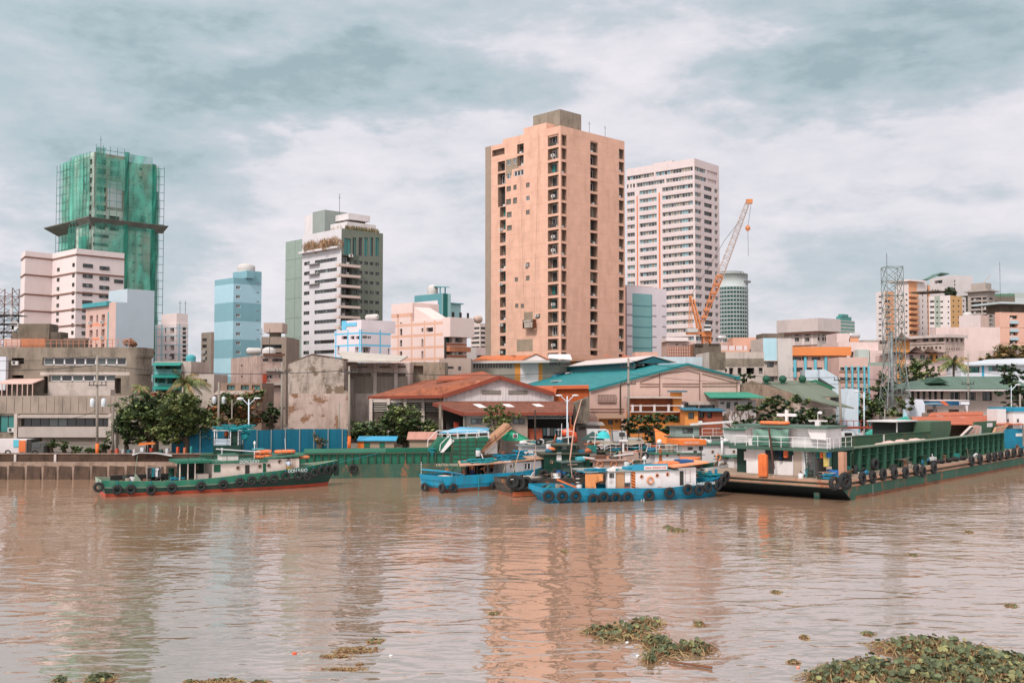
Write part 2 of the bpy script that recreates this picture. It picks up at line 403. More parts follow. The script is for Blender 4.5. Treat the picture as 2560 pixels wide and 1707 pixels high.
  else:b.add([(0,0,Hh),(A,0,Hh),(A,B,Hh),(0,B,Hh)],[(0,1,2,3)],ir)
  s.wall=b.build(wname,s.mats,s.root);return s
 def fbox(s,b,f,q0,q1,z0,z1,out,m=0,inn=0.0):
  if f=='R':b.box(q0,q1,-out,-inn,z0,z1,m)
  else:b.box(-out,-inn,q0,q1,z0,z1,m)
 def part(s,name,b,mats):return b.build(name,mats,s.root)
def ledges(bl,f,q0,q1,zs,out,th,m,name='ledge'):
 for z in zs:
  b=MB();bl.fbox(b,f,q0,q1,z-th/2,z+th/2,out);bl.part(name,b,m)
def watermat():
 m=bpy.data.materials.new('river_water');m.use_nodes=True;t=m.node_tree;b=t.nodes['Principled BSDF']
 tcn=t.nodes.new('ShaderNodeTexCoord').outputs['Object']
 def nz(vec,sc,det,ro=.5,dist=0,rot=0):
  mp=t.nodes.new('ShaderNodeMapping');mp.inputs['Scale'].default_value=vec;mp.inputs['Rotation'].default_value=(0,0,rot);t.links.new(tcn,mp.inputs[0])
  n=t.nodes.new('ShaderNodeTexNoise');n.inputs['Scale'].default_value=sc;n.inputs['Detail'].default_value=det;n.inputs['Roughness'].default_value=ro;n.inputs['Distortion'].default_value=dist
  t.links.new(mp.outputs[0],n.inputs['Vector']);return n.outputs['Fac']
 cr=t.nodes.new('ShaderNodeValToRGB');e=cr.color_ramp.elements;t.links.new(nz((1,1,1),.05,4),cr.inputs[0])
 e[0].position=.3;e[0].color=(.235,.142,.088,1);e[1].position=.7;e[1].color=(.275,.175,.112,1)
 t.links.new(cr.outputs[0],b.inputs['Base Color'])
 b.inputs['Roughness'].default_value=.04;b.inputs['IOR'].default_value=6.5;b.inputs['Specular IOR Level'].default_value=.5
 def bump(h,dist,st,prev=None):
  n=t.nodes.new('ShaderNodeBump');n.inputs['Distance'].default_value=dist;t.links.new(h,n.inputs['Height'])
  if isinstance(st,float):n.inputs['Strength'].default_value=st
  else:t.links.new(st,n.inputs['Strength'])
  if prev is not None:t.links.new(prev,n.inputs['Normal'])
  return n.outputs[0]
 mr=t.nodes.new('ShaderNodeMapRange');t.links.new(nz((.35,1,1),.035,3),mr.inputs[0]);mr.inputs[1].default_value=.38;mr.inputs[2].default_value=.62;mr.inputs[3].default_value=.35;mr.inputs[4].default_value=1.0
 a=bump(nz((.55,1,1),.78,1.0,.4,1.1,.18),.08,mr.outputs[0])
 a=bump(nz((.6,1,1),2.6,1.5,.4,.8,-.2),.013,mr.outputs[0],a)
 a=bump(nz((.6,1,1),.22,2,.4,0,.3),.16,.6,a)
 t.links.new(a,b.inputs['Normal'])
 return m
WATER=watermat()
b=MB();b.add([(-1500,-60,0),(1500,-60,0),(1500,1200,0),(-1500,1200,0)],[(0,1,2,3)]);tag(b.build('river',WATER),kind='structure')
BANK=[(-1500,115),(-32,115),(-31.9,118.6),(-18,118.6),(-17.5,121.4),(22,121.4),(40,132),(75,158),(130,195),(1500,900)]
b=MB();n=len(BANK)
b.add([(x,y,G)for x,y in BANK]+[(4500,5500,G),(-4500,5500,G)],[tuple(range(n+2))],0)
tag(b.build('ground',mat('ground_earth',C(120,108,95),.9,.2,patch=((.16,.15,.13,1),.3,.55))),kind='structure')
b=MB()
for i in range(n-1):
 (x0,y0),(x1,y1)=BANK[i],BANK[i+1];b.add([(x0,y0,-1),(x1,y1,-1),(x1,y1,G-.004),(x0,y0,G-.004)],[(0,1,2,3)])
tag(b.build('river_bank',mat('bank_concrete',C(120,100,85),.9,.2,stain=.8,scol=(.05,.04,.03,1))),kind='structure')
b=MB();b.add([(-400,122.5,G+.004),(-26,122.5,G+.004),(-26,129.5,G+.004),(-400,129.5,G+.004)],[(0,1,2,3)]);b.add([(-26,125,G+.004),(24,125,G+.004),(60,152,G+.004),(56,158,G+.004),(22,131,G+.004),(-26,129.5,G+.004)],[(0,1,2,3,4,5)])
tag(b.build('road',mat('asphalt',(.055,.055,.055),.9,.15)),kind='structure')
def lbox(bl,name,x0,x1,y0,y1,z0,z1,m):
 b=MB();b.box(x0,x1,y0,y1,z0,z1);return b.build(name,m,bl.root)
def wblk(name,px0,px1,py0,py1,Y,d,m,parent=None,**k):
 """upright block whose front fills a pixel rectangle at distance Y"""
 a=W(px0,py1,Y);c=W(px1,py0,Y);b=MB();b.box(a.x,c.x,Y,Y+d,a.z,c.z);return b.build(name,m,parent,world=1)
def tank(bl,x,y,z,r,h,m,name='water_tank'):
 b=MB();b.lathe((x,y,z),[(r*.96,0),(r,h*.2),(r,h*.65),(r*.85,h*.82),(r*.5,h*.95),(.05,h)],14);return b.build(name,m,bl.root)
def htank(bl,x,y,z,r,L,m,ax=(1,0,0)):
 b=MB();b.lathe((x,y,z+r),[(r*.3,-L/2),(r*.8,-L/2+r*.25),(r,-L/2+r*.6),(r,L/2-r*.6),(r*.8,L/2-r*.25),(r*.3,L/2)],12,axis=ax);b.box(x-.2,x+.2,y-.2,y+.2,z-.6,z+r);return b.build('water_tank',m,bl.root)
def antenna(bl,x,y,z,h,n=1):
 for i in range(n):
  b=MB();b.tube([(x+i*1.3,y,z),(x+i*1.3,y,z+h)],.05,5);b.box(x+i*1.3-.4,x+i*1.3+.4,y-.03,y+.03,z+h*.8,z+h*.8+.05);b.build('antenna',FD,bl.root)
def acs(bl,f,pts):
 for q,z in pts:
  b=MB();bl.fbox(b,f,q-.45,q+.45,z-.3,z+.3,.45,0);bl.fbox(b,f,q-.30,q+.1,z-.2,z+.2,.455,1,.45);b.build('air_conditioner',[AC,FD],bl.root)
CONC=mat('weathered_concrete',C(150,135,118),.9,.12,stain=.75,scol=C(70,62,52))
CONCL=mat('pale_concrete',C(205,182,165),.9,.08,stain=.45,scol=C(110,95,80))
CONCD=mat('dark_concrete',C(118,104,90),.9,.15,stain=.7,scol=C(55,48,40))
WHITEP=mat('white_plaster',C(238,218,212),.85,.03,stain=.14,scol=C(150,120,105))
ROOFG=mat('roof_slab',C(140,128,118),.9,.2,stain=.3)
TEALP=mat('teal_paint',C(70,160,165),.6,.08)
TANK=mat('tank_steel',C(200,195,190),.35,.12,metal=.3)
POLE=mat('pole_concrete',C(150,138,125),.85,.1,stain=.4)
STEEL=mat('galvanised_steel',C(150,155,152),.5,.1,metal=.4)
RUSTS=mat('rusty_steel',C(120,70,45),.8,.2)
LEAFO=leafmat('leaf_flowers_orange',(.36,.14,.06));DRY=leafmat('leaf_dry_grass',(.36,.25,.14))
# peach tower
PEACH=mat('peach_plaster',C(233,181,154),.85,.08,stain=.36,scol=(.36,.20,.13,1),ssc=.8)
GREYP=mat('grey_render',C(170,148,128),.9,.05,stain=.15)
def scorch(name,c):return mat(name,c,.9,.1)
tt=Bld('apartment_tower','tall peach apartment tower with recessed corner balconies','apartment tower',1401,240,46,1228,1561,324)
q=lambda px,py=800:tt.sL(px,py)
for(px,w_,r0)in((1383,27,0),):
 for i in range(17):tt.wpx('L',px,335+15+34.0*i+.8,w_,28 if i<16 else 26,'loggia',1.3)
for i in range(17):tt.wpx('R',1410,336+15+34.0*i,13,28,'loggia',1.3)
for i in range(17):tt.wpx('R',1485,368+32.6*i,18.5,27,'loggia2' if i%5 else 'loggia',1.3)
for i in range(17):tt.wpx('R',1553.5,386+32.0*i,12.5,25,'loggia',1.2)
for i in range(14):
 if i>=2:tt.wpx('L',1257,516+32.2*(i-1)+14-32.2,14.5,25,'loggia' if i%4 else 'loggia2',1.2)
tt.wpx('L',1246,381,31,16,None,1.2);tt.wpx('L',1301,372,16.5,24,'loggia',1.2);tt.wpx('L',1253.5,416,18,25,'loggia',1.2)
tt.wpx('L',1271.5,407,10,13,'white');tt.wpx('L',1287.5,403,8,14,'white');tt.wpx('L',1301,402,16,26,'loggia2',1.2)
tt.wpx('L',1253.5,447,19,28,'loggia2',1.2);tt.wpx('L',1272,441,10,13,'white');tt.wpx('L',1297,433,25,14,'stripw')
tt.wpx('L',1254,492,18,50,'loggia2',1.2);tt.wpx('L',1272,472.5,11,13,'louver');tt.wpx('L',1287.5,469,8,13,'louver');tt.wpx('L',1271.5,505,12,14,'louver');tt.wpx('L',1287.5,502,10,15,'louver')
tt.wpx('L',1273,537,12,14,'louver');tt.wpx('L',1273.5,570,12,13,'louver')
for py in(463,496,531,662.5,695.5):tt.wpx('L',1319.5,py,9,12,'louver' if py!=496 else 'white',.15)
for px,py in((1291,699),(1292,764.5),(1306,765),(1346,790)):tt.wpx('L',px,py,8,11,'louver',.15)
def patchL(px0,px1,py0,py1,m):
 a,_=tt.P('L',px0,py0);c,_=tt.P('L',px1,py0);_,z0=tt.P('L',(px0+px1)/2,py1);_,z1=tt.P('L',(px0+px1)/2,py0);tt.paint('L',c,a,z0,z1,m)
BARE=mat('bare_render',C(165,145,122),.9,.1,stain=.3)
patchL(1292,1332,848,879,BARE);patchL(1310,1332,780,814,BARE);patchL(1264,1297,396,424,BARE);patchL(1264,1280,424,440,BARE);patchL(1245,1264,448,462,BARE)
patchL(1337,1351,785,796,BARE)
for i in range(17):
 for f in 'LR':
  z=tt.P('L',1401,331+34*i)[1];tt.paint(f,0,1e3,z-.03,z+.03,mat('plaster_joint',C(205,148,120),.9,.02))
tt.done(PEACH,ROOFG,parapet=1.2,inner=mat('loggia_wall',C(160,128,108),.9,.06,stain=.2))
H1=tt.H;d1=tt.P('L',1401,314)[1]-H1
lbox(tt,'roof_parapet',0,tt.Lr,0,q(1257,350),H1,H1+d1,PEACH)
lbox(tt,'roof_block',.0,9,q(1366,320),q(1309,330),H1+d1,H1+d1+1.45,PEACH)
lbox(tt,'side_tower',.7,9,tt.Ll,tt.Ll+(q(1208)-q(1228)),0,H1+.3,mat('grey_side_render',C(165,143,125),.9,.06,stain=.25))
ra=q(1340,300);lbox(tt,'lift_room',3.0,10.4,3.0,11.8,H1+d1,H1+d1+4.9,mat('lift_room_concrete',C(150,137,120),.9,.08,stain=.7,ssc=1.6,scol=C(95,85,70)))
antenna(tt,11,1,H1+d1,3);antenna(tt,tt.Lr-6,1,H1+d1,3)
acs(tt,'L',[tt.P('L',1318,664),tt.P('L',1344,789)]+[(tt.sL(1256)+.2,tt.P('L',1257,500+34*i)[1]-.6)for i in(2,5,6,9,11)]+[(tt.sL(1385),tt.P('L',1401,344+34*i)[1]-.7)for i in(1,4,7,8,12,15)])
gq,gz=tt.P('L',1331,810);rt=tt.root
cr_=empty('window_cradle',(0,0,0),0,'rusty painters cradle hanging on ropes against the peach tower','cradle');cr_.location=tt.root.matrix_basis@Vector((-1.0,gq,gz));cr_.rotation_euler=rt.rotation_euler
b=MB()
for y in(-1.7,1.7):b.box(-.5,.5,y-.04,y+.04,-1.0,1.0)
for z in(-1.0,0,.3):b.box(-.5,-.44,-1.7,1.7,z,z+.08);b.box(.44,.5,-1.7,1.7,z,z+.08)
b.box(-.5,.5,-1.7,1.7,-1.06,-.98);b.build('frame',RUSTS,cr_)
b=MB();b.box(-.53,-.5,-1.5,1.2,-.9,.3);b.box(-.5,.3,-1.0,1.5,.4,.9);b.build('panel',mat('cradle_panel',C(200,180,160),.8,.2,stain=.5),cr_)
for y,yt in((-1.6,-2.6),(1.6,3.9)):
 b=MB();b.tube([(0,y,1),(.5,yt,H1-gz)],.035,4);b.build('rope',mat('rope_dark',C(130,100,80),.9,0),cr_)
# white tower with rounded strip windows
WT=mat('pinkish_white_plaster',C(226,202,196),.85,.03,stain=.16,scol=C(190,130,105))
wt=Bld('apartment_tower','white pink apartment tower with long window bands and orange strips','apartment tower',1736,350,40.4,1566,1797,396)
ORG=mat('orange_glass_strip',C(226,120,62),.6,.1)
wz=lambda py:wt.P('L',1736,py)[1]
for i in range(22):
 py=415.5+i*21.25
 def seg(f,px0,px1,kind,hh=10.5,dep=.5,i=i,py=py):
  qa=wt.sL(px0,600)if f=='L' else wt.sR(px0,600);qb=wt.sL(px1,600)if f=='L' else wt.sR(px1,600)
  wt.win(f,(qa+qb)/2,wz(py+hh/2),abs(qb-qa),hh*350/F,kind,dep)
 if i==0:seg('L',1568,1636,'strip');seg('L',1640,1733,'strip');seg('R',1738,1766,'strip');seg('R',1769,1795,None)
 elif i==1:seg('L',1592,1662,'strip');seg('L',1666,1733,'strip');seg('R',1738,1768,'strip');seg('R',1770,1793,None);seg('L',1568,1572,'plain');seg('L',1576,1580,'plain');seg('L',1583,1588,'plain')
 else:
  seg('L',1568,1587,'strip');seg('L',1599,1642,'strip');seg('L',1656,1733,'strip');seg('R',1738,1754,'strip');seg('R',1761,1781,'stripd');seg('R',1787,1795,'strip')
zt=wz(470)
for a_,c_ in((1592,1595),(1647,1651)):wt.paint('L',wt.sL(c_,600),wt.sL(a_,600),0,zt,ORG)
JW=mat('floor_groove',C(205,180,172),.9,.02)
for i in range(22):
 z=wz(434+i*21.25)
 for f in 'LR':wt.paint(f,0,1e3,z-.06,z+.06,JW)
wt.done(WT,ROOFG,1.0)
lbox(wt,'lift_room',14,22,wt.Ll-10,wt.Ll-2,wt.H,wt.H+4,WT);antenna(wt,20,wt.Ll-3,wt.H,6)
# low white block with teal glass
tg=Bld('office_building','low white office block with a big teal glass panel','office building',1567,262,56,None,1666,716,back=14)
GP=mat('teal_glass_panel',C(118,172,168),.25,.06,spec=.6);TJ=mat('teal_joint',C(88,140,142),.4,.05);GB=mat('grey_band',C(158,150,152),.8,.05)
zz=lambda py:tg.P('R',1567,py)[1]
for k in range(7):
 zc=zz(760+k*26.6);
 tg.paint('R',0,tg.sR(1581),zc-.22,zc+.22,GB);tg.paint('R',tg.sR(1630),tg.sR(1641),zc-.22,zc+.22,GB);tg.paint('R',tg.sR(1655),tg.sR(1665),zc-.22,zc+.22,GB)
tg.paint('R',tg.sR(1581),tg.sR(1630),0,zz(732),GP)
for k in range(6):
 zc=zz(763+k*26.6);tg.paint('R',tg.sR(1581),tg.sR(1630),zc-.2,zc+.2,TJ)
tg.paint('R',tg.sR(1629),tg.sR(1630.5),0,zz(733),TJ)
tg.done(mat('white_smooth_wall',C(224,212,214),.8,.03,stain=.1),ROOFG,.6)
tg2=Bld('office_building','pinkish white block rising behind the teal glass panel','office building',1566,285,56,None,1632,712,back=10);tg2.win('R',tg2.sR(1637),tg2.H-2.5,1.5,.8,'dark');tg2.done(WT,ROOFG,.6)
# distant curved tower
def round_tower():
 Yt=430;c=W(1838,800,Yt);r=42*Yt/F;z1=W(1838,682,Yt).z-G;rt=empty('round_tower',(c.x,Yt+r,G),0,'distant curved tower with rings of teal windows','tower')
 b=MB();rr=random.Random(4);nfl=19;z=z1-5.5;b.lathe((0,0,0),[(r,0),(r,1)],28,0);
 b.lathe((0,0,z1-5.6),[(r*.98,0),(r*.98,5.6)],32,0);b.lathe((-r*.05,0,z1),[(r*.8,0),(r*.8,.9)],24,0)
 b.lathe((0,0,0),[(r*.965,0),(r*.965,z1-5)],32,1,smooth=False)
 fh=(10.05*Yt/F)
 for i in range(22):
  zz=z1-5.6-fh*(i+1);
  if zz<0:break
  b.lathe((0,0,zz),[(r,0),(r,fh*.36)],32,0)
 for k in range(32):
  t=2*math.pi*(k+.5)/32;b.box(math.cos(t)*r*.965-.10,math.cos(t)*r*.965+.10,math.sin(t)*r*.965-.10,math.sin(t)*r*.965+.10,0,z1-5.6,0)
 b.build('wall',[mat('tower_ring_white',C(180,186,182),.7,.04),mat('ring_glass',C(28,88,80),.2,.2,spec=.6)],rt)
 b=MB();b.lathe((r*.62,-r*.3,z1-3.5),[(.3,-1),(r*.5,0),(r*.5,.5)],16);b.build('canopy',mat('canopy_grey',C(190,195,195),.6,.05),rt)
round_tower()
# grey green tower
GG=mat('grey_green_cladding',C(118,124,110),.8,.05);GG2=mat('dark_green_panel',C(88,98,86),.8,.05)
SLAB=mat('pale_green_cladding',C(150,164,152),.8,.05,stain=.08);SJ=mat('cladding_joint',C(125,140,130),.8,.02)
gt=Bld('office_tower','grey office tower with white rounded bays and rooftop shrubs','office tower',853,232,46,755,957,571,py=700)
gz=lambda py:gt.P('L',853,py)[1];ztw=gz(619)
for i in range(10):
 zc=gz(646+25.75*i);h=9*232/F
 a_,c_=gt.sL(787,700),gt.sL(842,700);gt.win('L',(a_+c_)/2,zc,a_-c_,h,'stripd',.25)
 a_,c_=gt.sL(760,700),gt.sL(774,700);gt.win('L',(a_+c_)/2,zc,a_-c_,h,'dark',.25)
for i in range(8):
 zc=gz(652+24.6*i)
 for px in(888,901,915,929,943):gt.win('R',gt.sR(px,700),zc-.0*i,9*gt.Yat('R',px)/F*1.35,1.0*8.5*gt.Yat('R',px)/F*.92,'dark',.2)
 gt.win('R',gt.sR(868,700),gz(652+25.75*i)+.3,2.6,1.9,'loggia2',1.2)
for px,w_ in((869,17),(886,9),(901,9),(915,9),(929,9),(943,9)):gt.wpx('R',px,617,w_,46 if px>880 else 42,'teal',.25)
qg=gt.sR(897,700);gt.paint('R',0,qg,0,gz(634),GG2);gt.paint('R',0,1.6,gz(634),1e3,GG)
gt.paint('L',0,1e3,0,ztw+.3,mat('white_bay',C(214,208,208),.8,.03,stain=.08));gt.paint('L',0,1e3,ztw+.3,1e3,mat('white_bay',C(214,208,208)))
gt.done(GG,ROOFG,.6)
zb=ztw
for i in range(9):
 z=gz(660+25.75*i)-.1
 b=MB();gt.fbox(b,'R',-1.6,4.2,z-.55,z+.0,1.4,0);b.build('balcony',mat('balcony_slab',C(222,190,172),.8,.05),gt.root)
 if i%2==0:acs(gt,'R',[(2.4,z+2.1)])
for i in range(3):
 z=gz(651+25.8*i);b=MB();qa,qc=gt.sL(800,700),gt.sL(774,700);gt.fbox(b,'L',qa,qc,z-.12,z+.12,.7);b.build('ledge',mat('ledge_grey',C(150,145,140),.8,.05),gt.root)
zs_=gt.P('L',752,596)[1];ws_=gt.sL(706,700)-gt.sL(755,700)
lbox(gt,'side_slab',.8,10,gt.Ll,gt.Ll+ws_,0,zs_,SLAB)
b=MB()
for k in range(int(zs_/4.6)):b.box(.77,.795,gt.Ll,gt.Ll+ws_,k*4.6+1,k*4.6+1.1)
b.box(.77,.796,gt.Ll+ws_*.5,gt.Ll+ws_*.5+.1,0,zs_);b.build('joint',SJ,gt.root)
zt0=gt.H;LW=gt.Ll;k_=232/F
upw=mat('white_parapet',C(224,212,208),.85,.04,stain=.2)
lbox(gt,'stair_tower',1.0,6.5,LW-3.2,LW+.6,zt0-2,W(765,541,245).z-G,upw);
lbox(gt,'stair_tower',.6,6.8,LW-8.2,LW-3.25,zt0-2,W(775,534,243).z-G,mat('stair_grey',C(150,158,150),.8,.05))
z1_=W(860,560,236).z-G
lbox(gt,'roof_storey',4.0,gt.Lr*.82,2,LW-8.3,zt0,z1_,mat('roof_storey_wall',C(120,110,95),.9,.15,stain=.4));
b=MB();b.box(2.0,gt.Lr*.88,.8,LW-8.3,z1_,z1_+.25);b.box(2.0,2.3,.8,LW-8.3,z1_-1.7,z1_);b.box(2.3,gt.Lr*.88,.8,1.1,z1_-1.7,z1_);b.build('roof_parapet',upw,gt.root)
z2_=z1_+1.1
lbox(gt,'roof_storey',4.5,gt.Lr*.78,3.4,LW-8.3,z1_+.25,z2_,mat('roof_storey_dark',C(95,85,70),.9,.15,stain=.4));lbox(gt,'roof_slab',3.4,gt.Lr*.82,2.2,LW-8.3,z2_,z2_+1.35,upw)
antenna(gt,4,LW-9,z2_+1.35,5)
def leaves(name,parent,pts,n,size,mt,seed=1,grass=False):
 """loose foliage: small leaf faces scattered through ellipsoids pts=[(x,y,z,rx,ry,rz)]"""
 r=random.Random(seed);b=MB();vol=[p[3]*p[4]*p[5]for p in pts];tot=sum(v**.67 for v in vol);mats=mt if isinstance(mt,list)else[mt]
 for p,v in zip(pts,vol):
  for _ in range(int(n*v**.67/tot)+1):
   while True:
    ux,uy,uz=r.uniform(-1,1),r.uniform(-1,1),r.uniform(-1,1);d=ux*ux+uy*uy+uz*uz
    if d<=1 and d>r.random()*.5:break
   c=Vector((p[0]+ux*p[3],p[1]+uy*p[4],p[2]+uz*p[5]));s_=size*r.uniform(.6,1.3)
   if grass:a=Vector((r.uniform(-.5,.5),r.uniform(-.5,.5),1)).normalized()*s_*2;e=Vector((r.uniform(-1,1),r.uniform(-1,1),0)).normalized()*s_*.25
   else:
    a=Vector((r.uniform(-1,1),r.uniform(-1,1),r.uniform(-.5,.6))).normalized()*s_;e=a.cross(Vector((r.uniform(-1,1),r.uniform(-1,1),r.uniform(-1,1)))).normalized()*s_*.6
   b.add([c-a,c+e*.8,c+a,c-e*.8],[(0,1,2,3)],r.randrange(len(mats)))
 return b.build(name,mats,parent)
sh=[(-.3+.2*k%1,LW-3-k*1.5,ztw+1.2+math.sin(k*2.1)*.4,1.0,1.1,1.1)for k in range(int((LW-2)/1.5))]
lbox(gt,'planter',-1.0,-.02,0.2,LW,ztw-.1,ztw+.35,upw)
leaves('planter_shrub',gt.root,[(x-.5,y,z,a_,c_,d_)for x,y,z,a_,c_,d_ in sh],1500,.28,[DRY,LEAFO,DRY],3,True)
leaves('planter_shrub',gt.root,[(2+1.3*k,.5,zt0+.3,.8,.6,.5)for k in range(int(gt.Lr/1.3)-1)],900,.26,[DRY,leafmat('leaf_olive',(.11,.11,.04))],4,True)
leaves('planter_shrub',gt.root,[(2.5,3+1.3*k,zt0+.6,.7,.8,.8)for k in range(10)],700,.26,[DRY,DRY],5,True)
# blue banded tower
BT=mat('blue_teal_band',C(128,172,180),.8,.03,stain=.06,scol=C(90,130,140));BLt=mat('blue_light_band',C(168,205,215),.8,.03,stain=.06,scol=C(130,160,170))
bt=Bld('apartment_tower','pale blue tower with broad lighter and darker painted bands','apartment tower',584,200,45,537,654,694)
bz=lambda py:bt.P('R',584,py)[1]
for py0,py1,m in((690,709,BT),(709,755,BLt),(755,802,BT),(802,848,BLt),(848,895,BT),(895,941,BLt),(941,1100,BT)):
 for f in 'LR':bt.paint(f,0,1e3,bz(py1),bz(py0)+(5 if py0==690 else 0),m)
for i in range(8):bt.wpx('R',595.5,719+23.1*i,11,8,'white',.15)
for i in range(9):bt.wpx('R',645,708+23.4*i,7,3,'white',.15)
bt.done(BLt,ROOFG,.8)
lbox(bt,'lift_room',bt.sR(616,690),bt.Lr,.0,5,bt.H,W(640,682,206).z-G,BT);lbox(bt,'eave',bt.sR(613,690),bt.sR(632,690),-.6,3,bt.H+.1,bt.H+1.3,BT)
tank(bt,(bt.sR(636,690)),3,W(640,682,206).z-G,1.7,1.7,mat('tank_cream',C(205,195,185),.6,.1))
# netted tower under construction
def netmat(name,col,dens):
 m=bpy.data.materials.new(name);m.use_nodes=True;t=m.node_tree;b=t.nodes['Principled BSDF'];b.inputs['Roughness'].default_value=.8
 tcn=t.nodes.new('ShaderNodeTexCoord').outputs['Object']
 def nz(vec,sc,det):
  mp=t.nodes.new('ShaderNodeMapping');mp.inputs['Scale'].default_value=vec;t.links.new(tcn,mp.inputs[0]);n=t.nodes.new('ShaderNodeTexNoise');n.inputs['Scale'].default_value=sc;n.inputs['Detail'].default_value=det;t.links.new(mp.outputs[0],n.inputs['Vector']);return n.outputs['Fac']
 r=t.nodes.new('ShaderNodeValToRGB');t.links.new(nz((1,1,.3),.5,5),r.inputs[0]);e=r.color_ramp.elements
 e[0].position=.3;e[0].color=tuple(c*.6 for c in col[:3])+(1,);e[1].position=.7;e[1].color=tuple(min(1,c*1.5)for c in col[:3])+(1,);t.links.new(r.outputs[0],b.inputs['Base Color'])
 mr=t.nodes.new('ShaderNodeMapRange');t.links.new(nz((1,1,.45),.35,5),mr.inputs[0]);mr.inputs[1].default_value=.35;mr.inputs[2].default_value=.65;mr.inputs[3].default_value=dens-.28;mr.inputs[4].default_value=min(1,dens+.3)
 t.links.new(mr.outputs[0],b.inputs['Alpha']);return m
NETP=netmat('safety_net_pale',C(84,170,146),.52);NETD=netmat('safety_net_green',C(14,120,98),.88)
SC=mat('scaffold_pole',C(90,140,125),.6,.1);CONG=mat('new_concrete',C(195,212,196),.9,.08,stain=.35,scol=C(110,115,100))
gw=Bld('unfinished_tower','unfinished high rise wrapped in green safety netting and scaffolding','tower',232,262,44,184,314,380,py=600)
Lg=gw.Ll;z0=lambda py:gw.P('R',232,py)[1]
BLK=mat('bare_block',C(165,170,150),.9,.12,stain=.6,scol=C(90,85,70))
gw.paint('R',0,1e3,z0(520),1e3,BLK)
for i in range(8):
 zc=z0(402+23.2*i);hh=14*262/F
 gw.win('R',gw.sR(252,600),zc,24*270/F,hh,'loggia2' if i%2 else None,2.0)
 if i in(0,1,6,7):gw.win('R',gw.sR(285,600),zc,26*275/F,hh,None,2.0)
 gw.win('L',gw.sL(224,600),zc,11*262/F*1.2,hh,None,1.5)
gw.paint('R',gw.sR(267,600),gw.sR(303,600),z0(512),z0(447),mat('fresh_render',C(190,205,200),.8,.05));gw.paint('R',gw.sR(267,600),gw.sR(303,600),z0(560),z0(540),mat('fresh_render',C(190,205,200)))
for i in range(4):gw.win('R',gw.sR(250,700),z0(588+22*i),4,.8,'dark',.3)
gw.done(CONG,ROOFG,.5,inner=BLK)
gw2=Bld('unfinished_tower_wing','lower netted wing of the unfinished high rise','tower',313,262+6.5,44,None,374,404,py=700,back=12)
for i in range(3):gw2.wpx('R',334,421+22*i,6,6,None,1.0);gw2.wpx('R',352,423+22*i,8,7,None,1.0)
for i in range(12):
 if i==5:gw2.wpx('R',345,551,40,26,None,2.5);continue
 gw2.wpx('R',333,450+23.0*i,5,5,'dark',.2);gw2.wpx('R',350,453+23.0*i,9,5.5,'dark',.2)
gw2.paint('R',0,1e3,gw2.P('R',340,470)[1],1e3,BLK)
gw2.done(mat('pale_green_render',C(200,205,185),.85,.06,stain=.3,scol=C(150,160,140)),ROOFG,.5,inner=BLK)
for o in list(gw2.root.children):
 if o.name.startswith('wall'):o.name='wing_wall'
 o.parent=gw.root;o.matrix_parent_inverse=gw.root.matrix_basis.inverted()@gw2.root.matrix_basis
bpy.data.objects.remove(gw2.root)
ly=Lg;qd=gw.sL(131,600)-Lg
lbox(gw,'left_wing',2.5,12,Lg+.0,Lg+qd,0,gw.H+.4,CONG);lbox(gw,'right_wing',gw.sR(374,700),gw.sR(398,700),2,12,0,W(390,440,290).z-G,BLK)
def net(f,q0,q1,z0_,z1_,m,out=1.2,name='safety_net'):
 b=MB();n=max(2,int(abs(q1-q0)/2));k=max(2,int((z1_-z0_)/3));vs=[];fs=[]
 for j in range(k+1):
  for i in range(n+1):
   q_=q0+(q1-q0)*i/n;z=z0_+(z1_-z0_)*j/k;o_=out+random.uniform(-.18,.18)
   vs.append((q_,-o_,z)if f=='R' else(-o_,q_,z))
 for j in range(k):
  for i in range(n):fs.append((j*(n+1)+i,j*(n+1)+i+1,(j+1)*(n+1)+i+1,(j+1)*(n+1)+i))
 b.add(vs,fs);return b.build(name,m,gw.root)
def scaf(f,q0,q1,z0_,z1_,out=1.0):
 b=MB();
 n=max(1,round(abs(q1-q0)/1.9));T=(lambda q_,z:(q_,-out,z))if f=='R' else(lambda q_,z:(-out,q_,z))
 for i in range(n+1):b.beam(T(q0+(q1-q0)*i/n,z0_),T(q0+(q1-q0)*i/n,z1_),.10)
 k=int((z1_-z0_)/2.1)
 for j in range(k+1):b.beam(T(q0,z0_+j*2.1),T(q1,z0_+j*2.1),.10)
 b.build('scaffolding',SC,gw.root)
Hh=gw.H;zc=z0(550);s1,s2,s3=gw.sR(303,600),gw.sR(314,600),gw.sR(372,600);s4=gw.sR(382,600);s5=gw.sR(403,600);z5=W(390,440,285).z-G;z4=W(350,408,278).z-G
net('L',0.2,Lg*.55,0,Hh,NETP,.9);net('L',Lg*.9,Lg+qd,0,Hh+.8,NETP,-1.7);scaf('L',Lg*.9,Lg+qd+1.5,0,Hh+.5,-1.5);net('L',Lg*.3,Lg,zc,Hh,NETP,1.3);net('R',0,s1,zc+16,Hh-9,NETP,1.5);net('R',s2,s3,zc,z4,NETP,1.5);net('L',Lg-1.5,Lg+2.2,0,zc,NETD,.5);net('L',Lg+.6,Lg+2.4,zc,Hh-4,NETD,-1.0)
net('R',0,s1,0,zc,NETP);scaf('R',0,s1,0,Hh+1.8);net('R',s1,s2,0,Hh+1,NETD,1.4);scaf('R',s2,s3,0,z4-10);net('R',s2,s3,0,z4-8,NETP);net('R',s3,s4,0,z5+.5,NETD,1.2);net('R',s4,s5,0,z5,NETP,-.9);net('R',s4,s5,0,z5-6,NETD,-1.6);scaf('R',s4,s5+1,0,z5+.6,-.7)
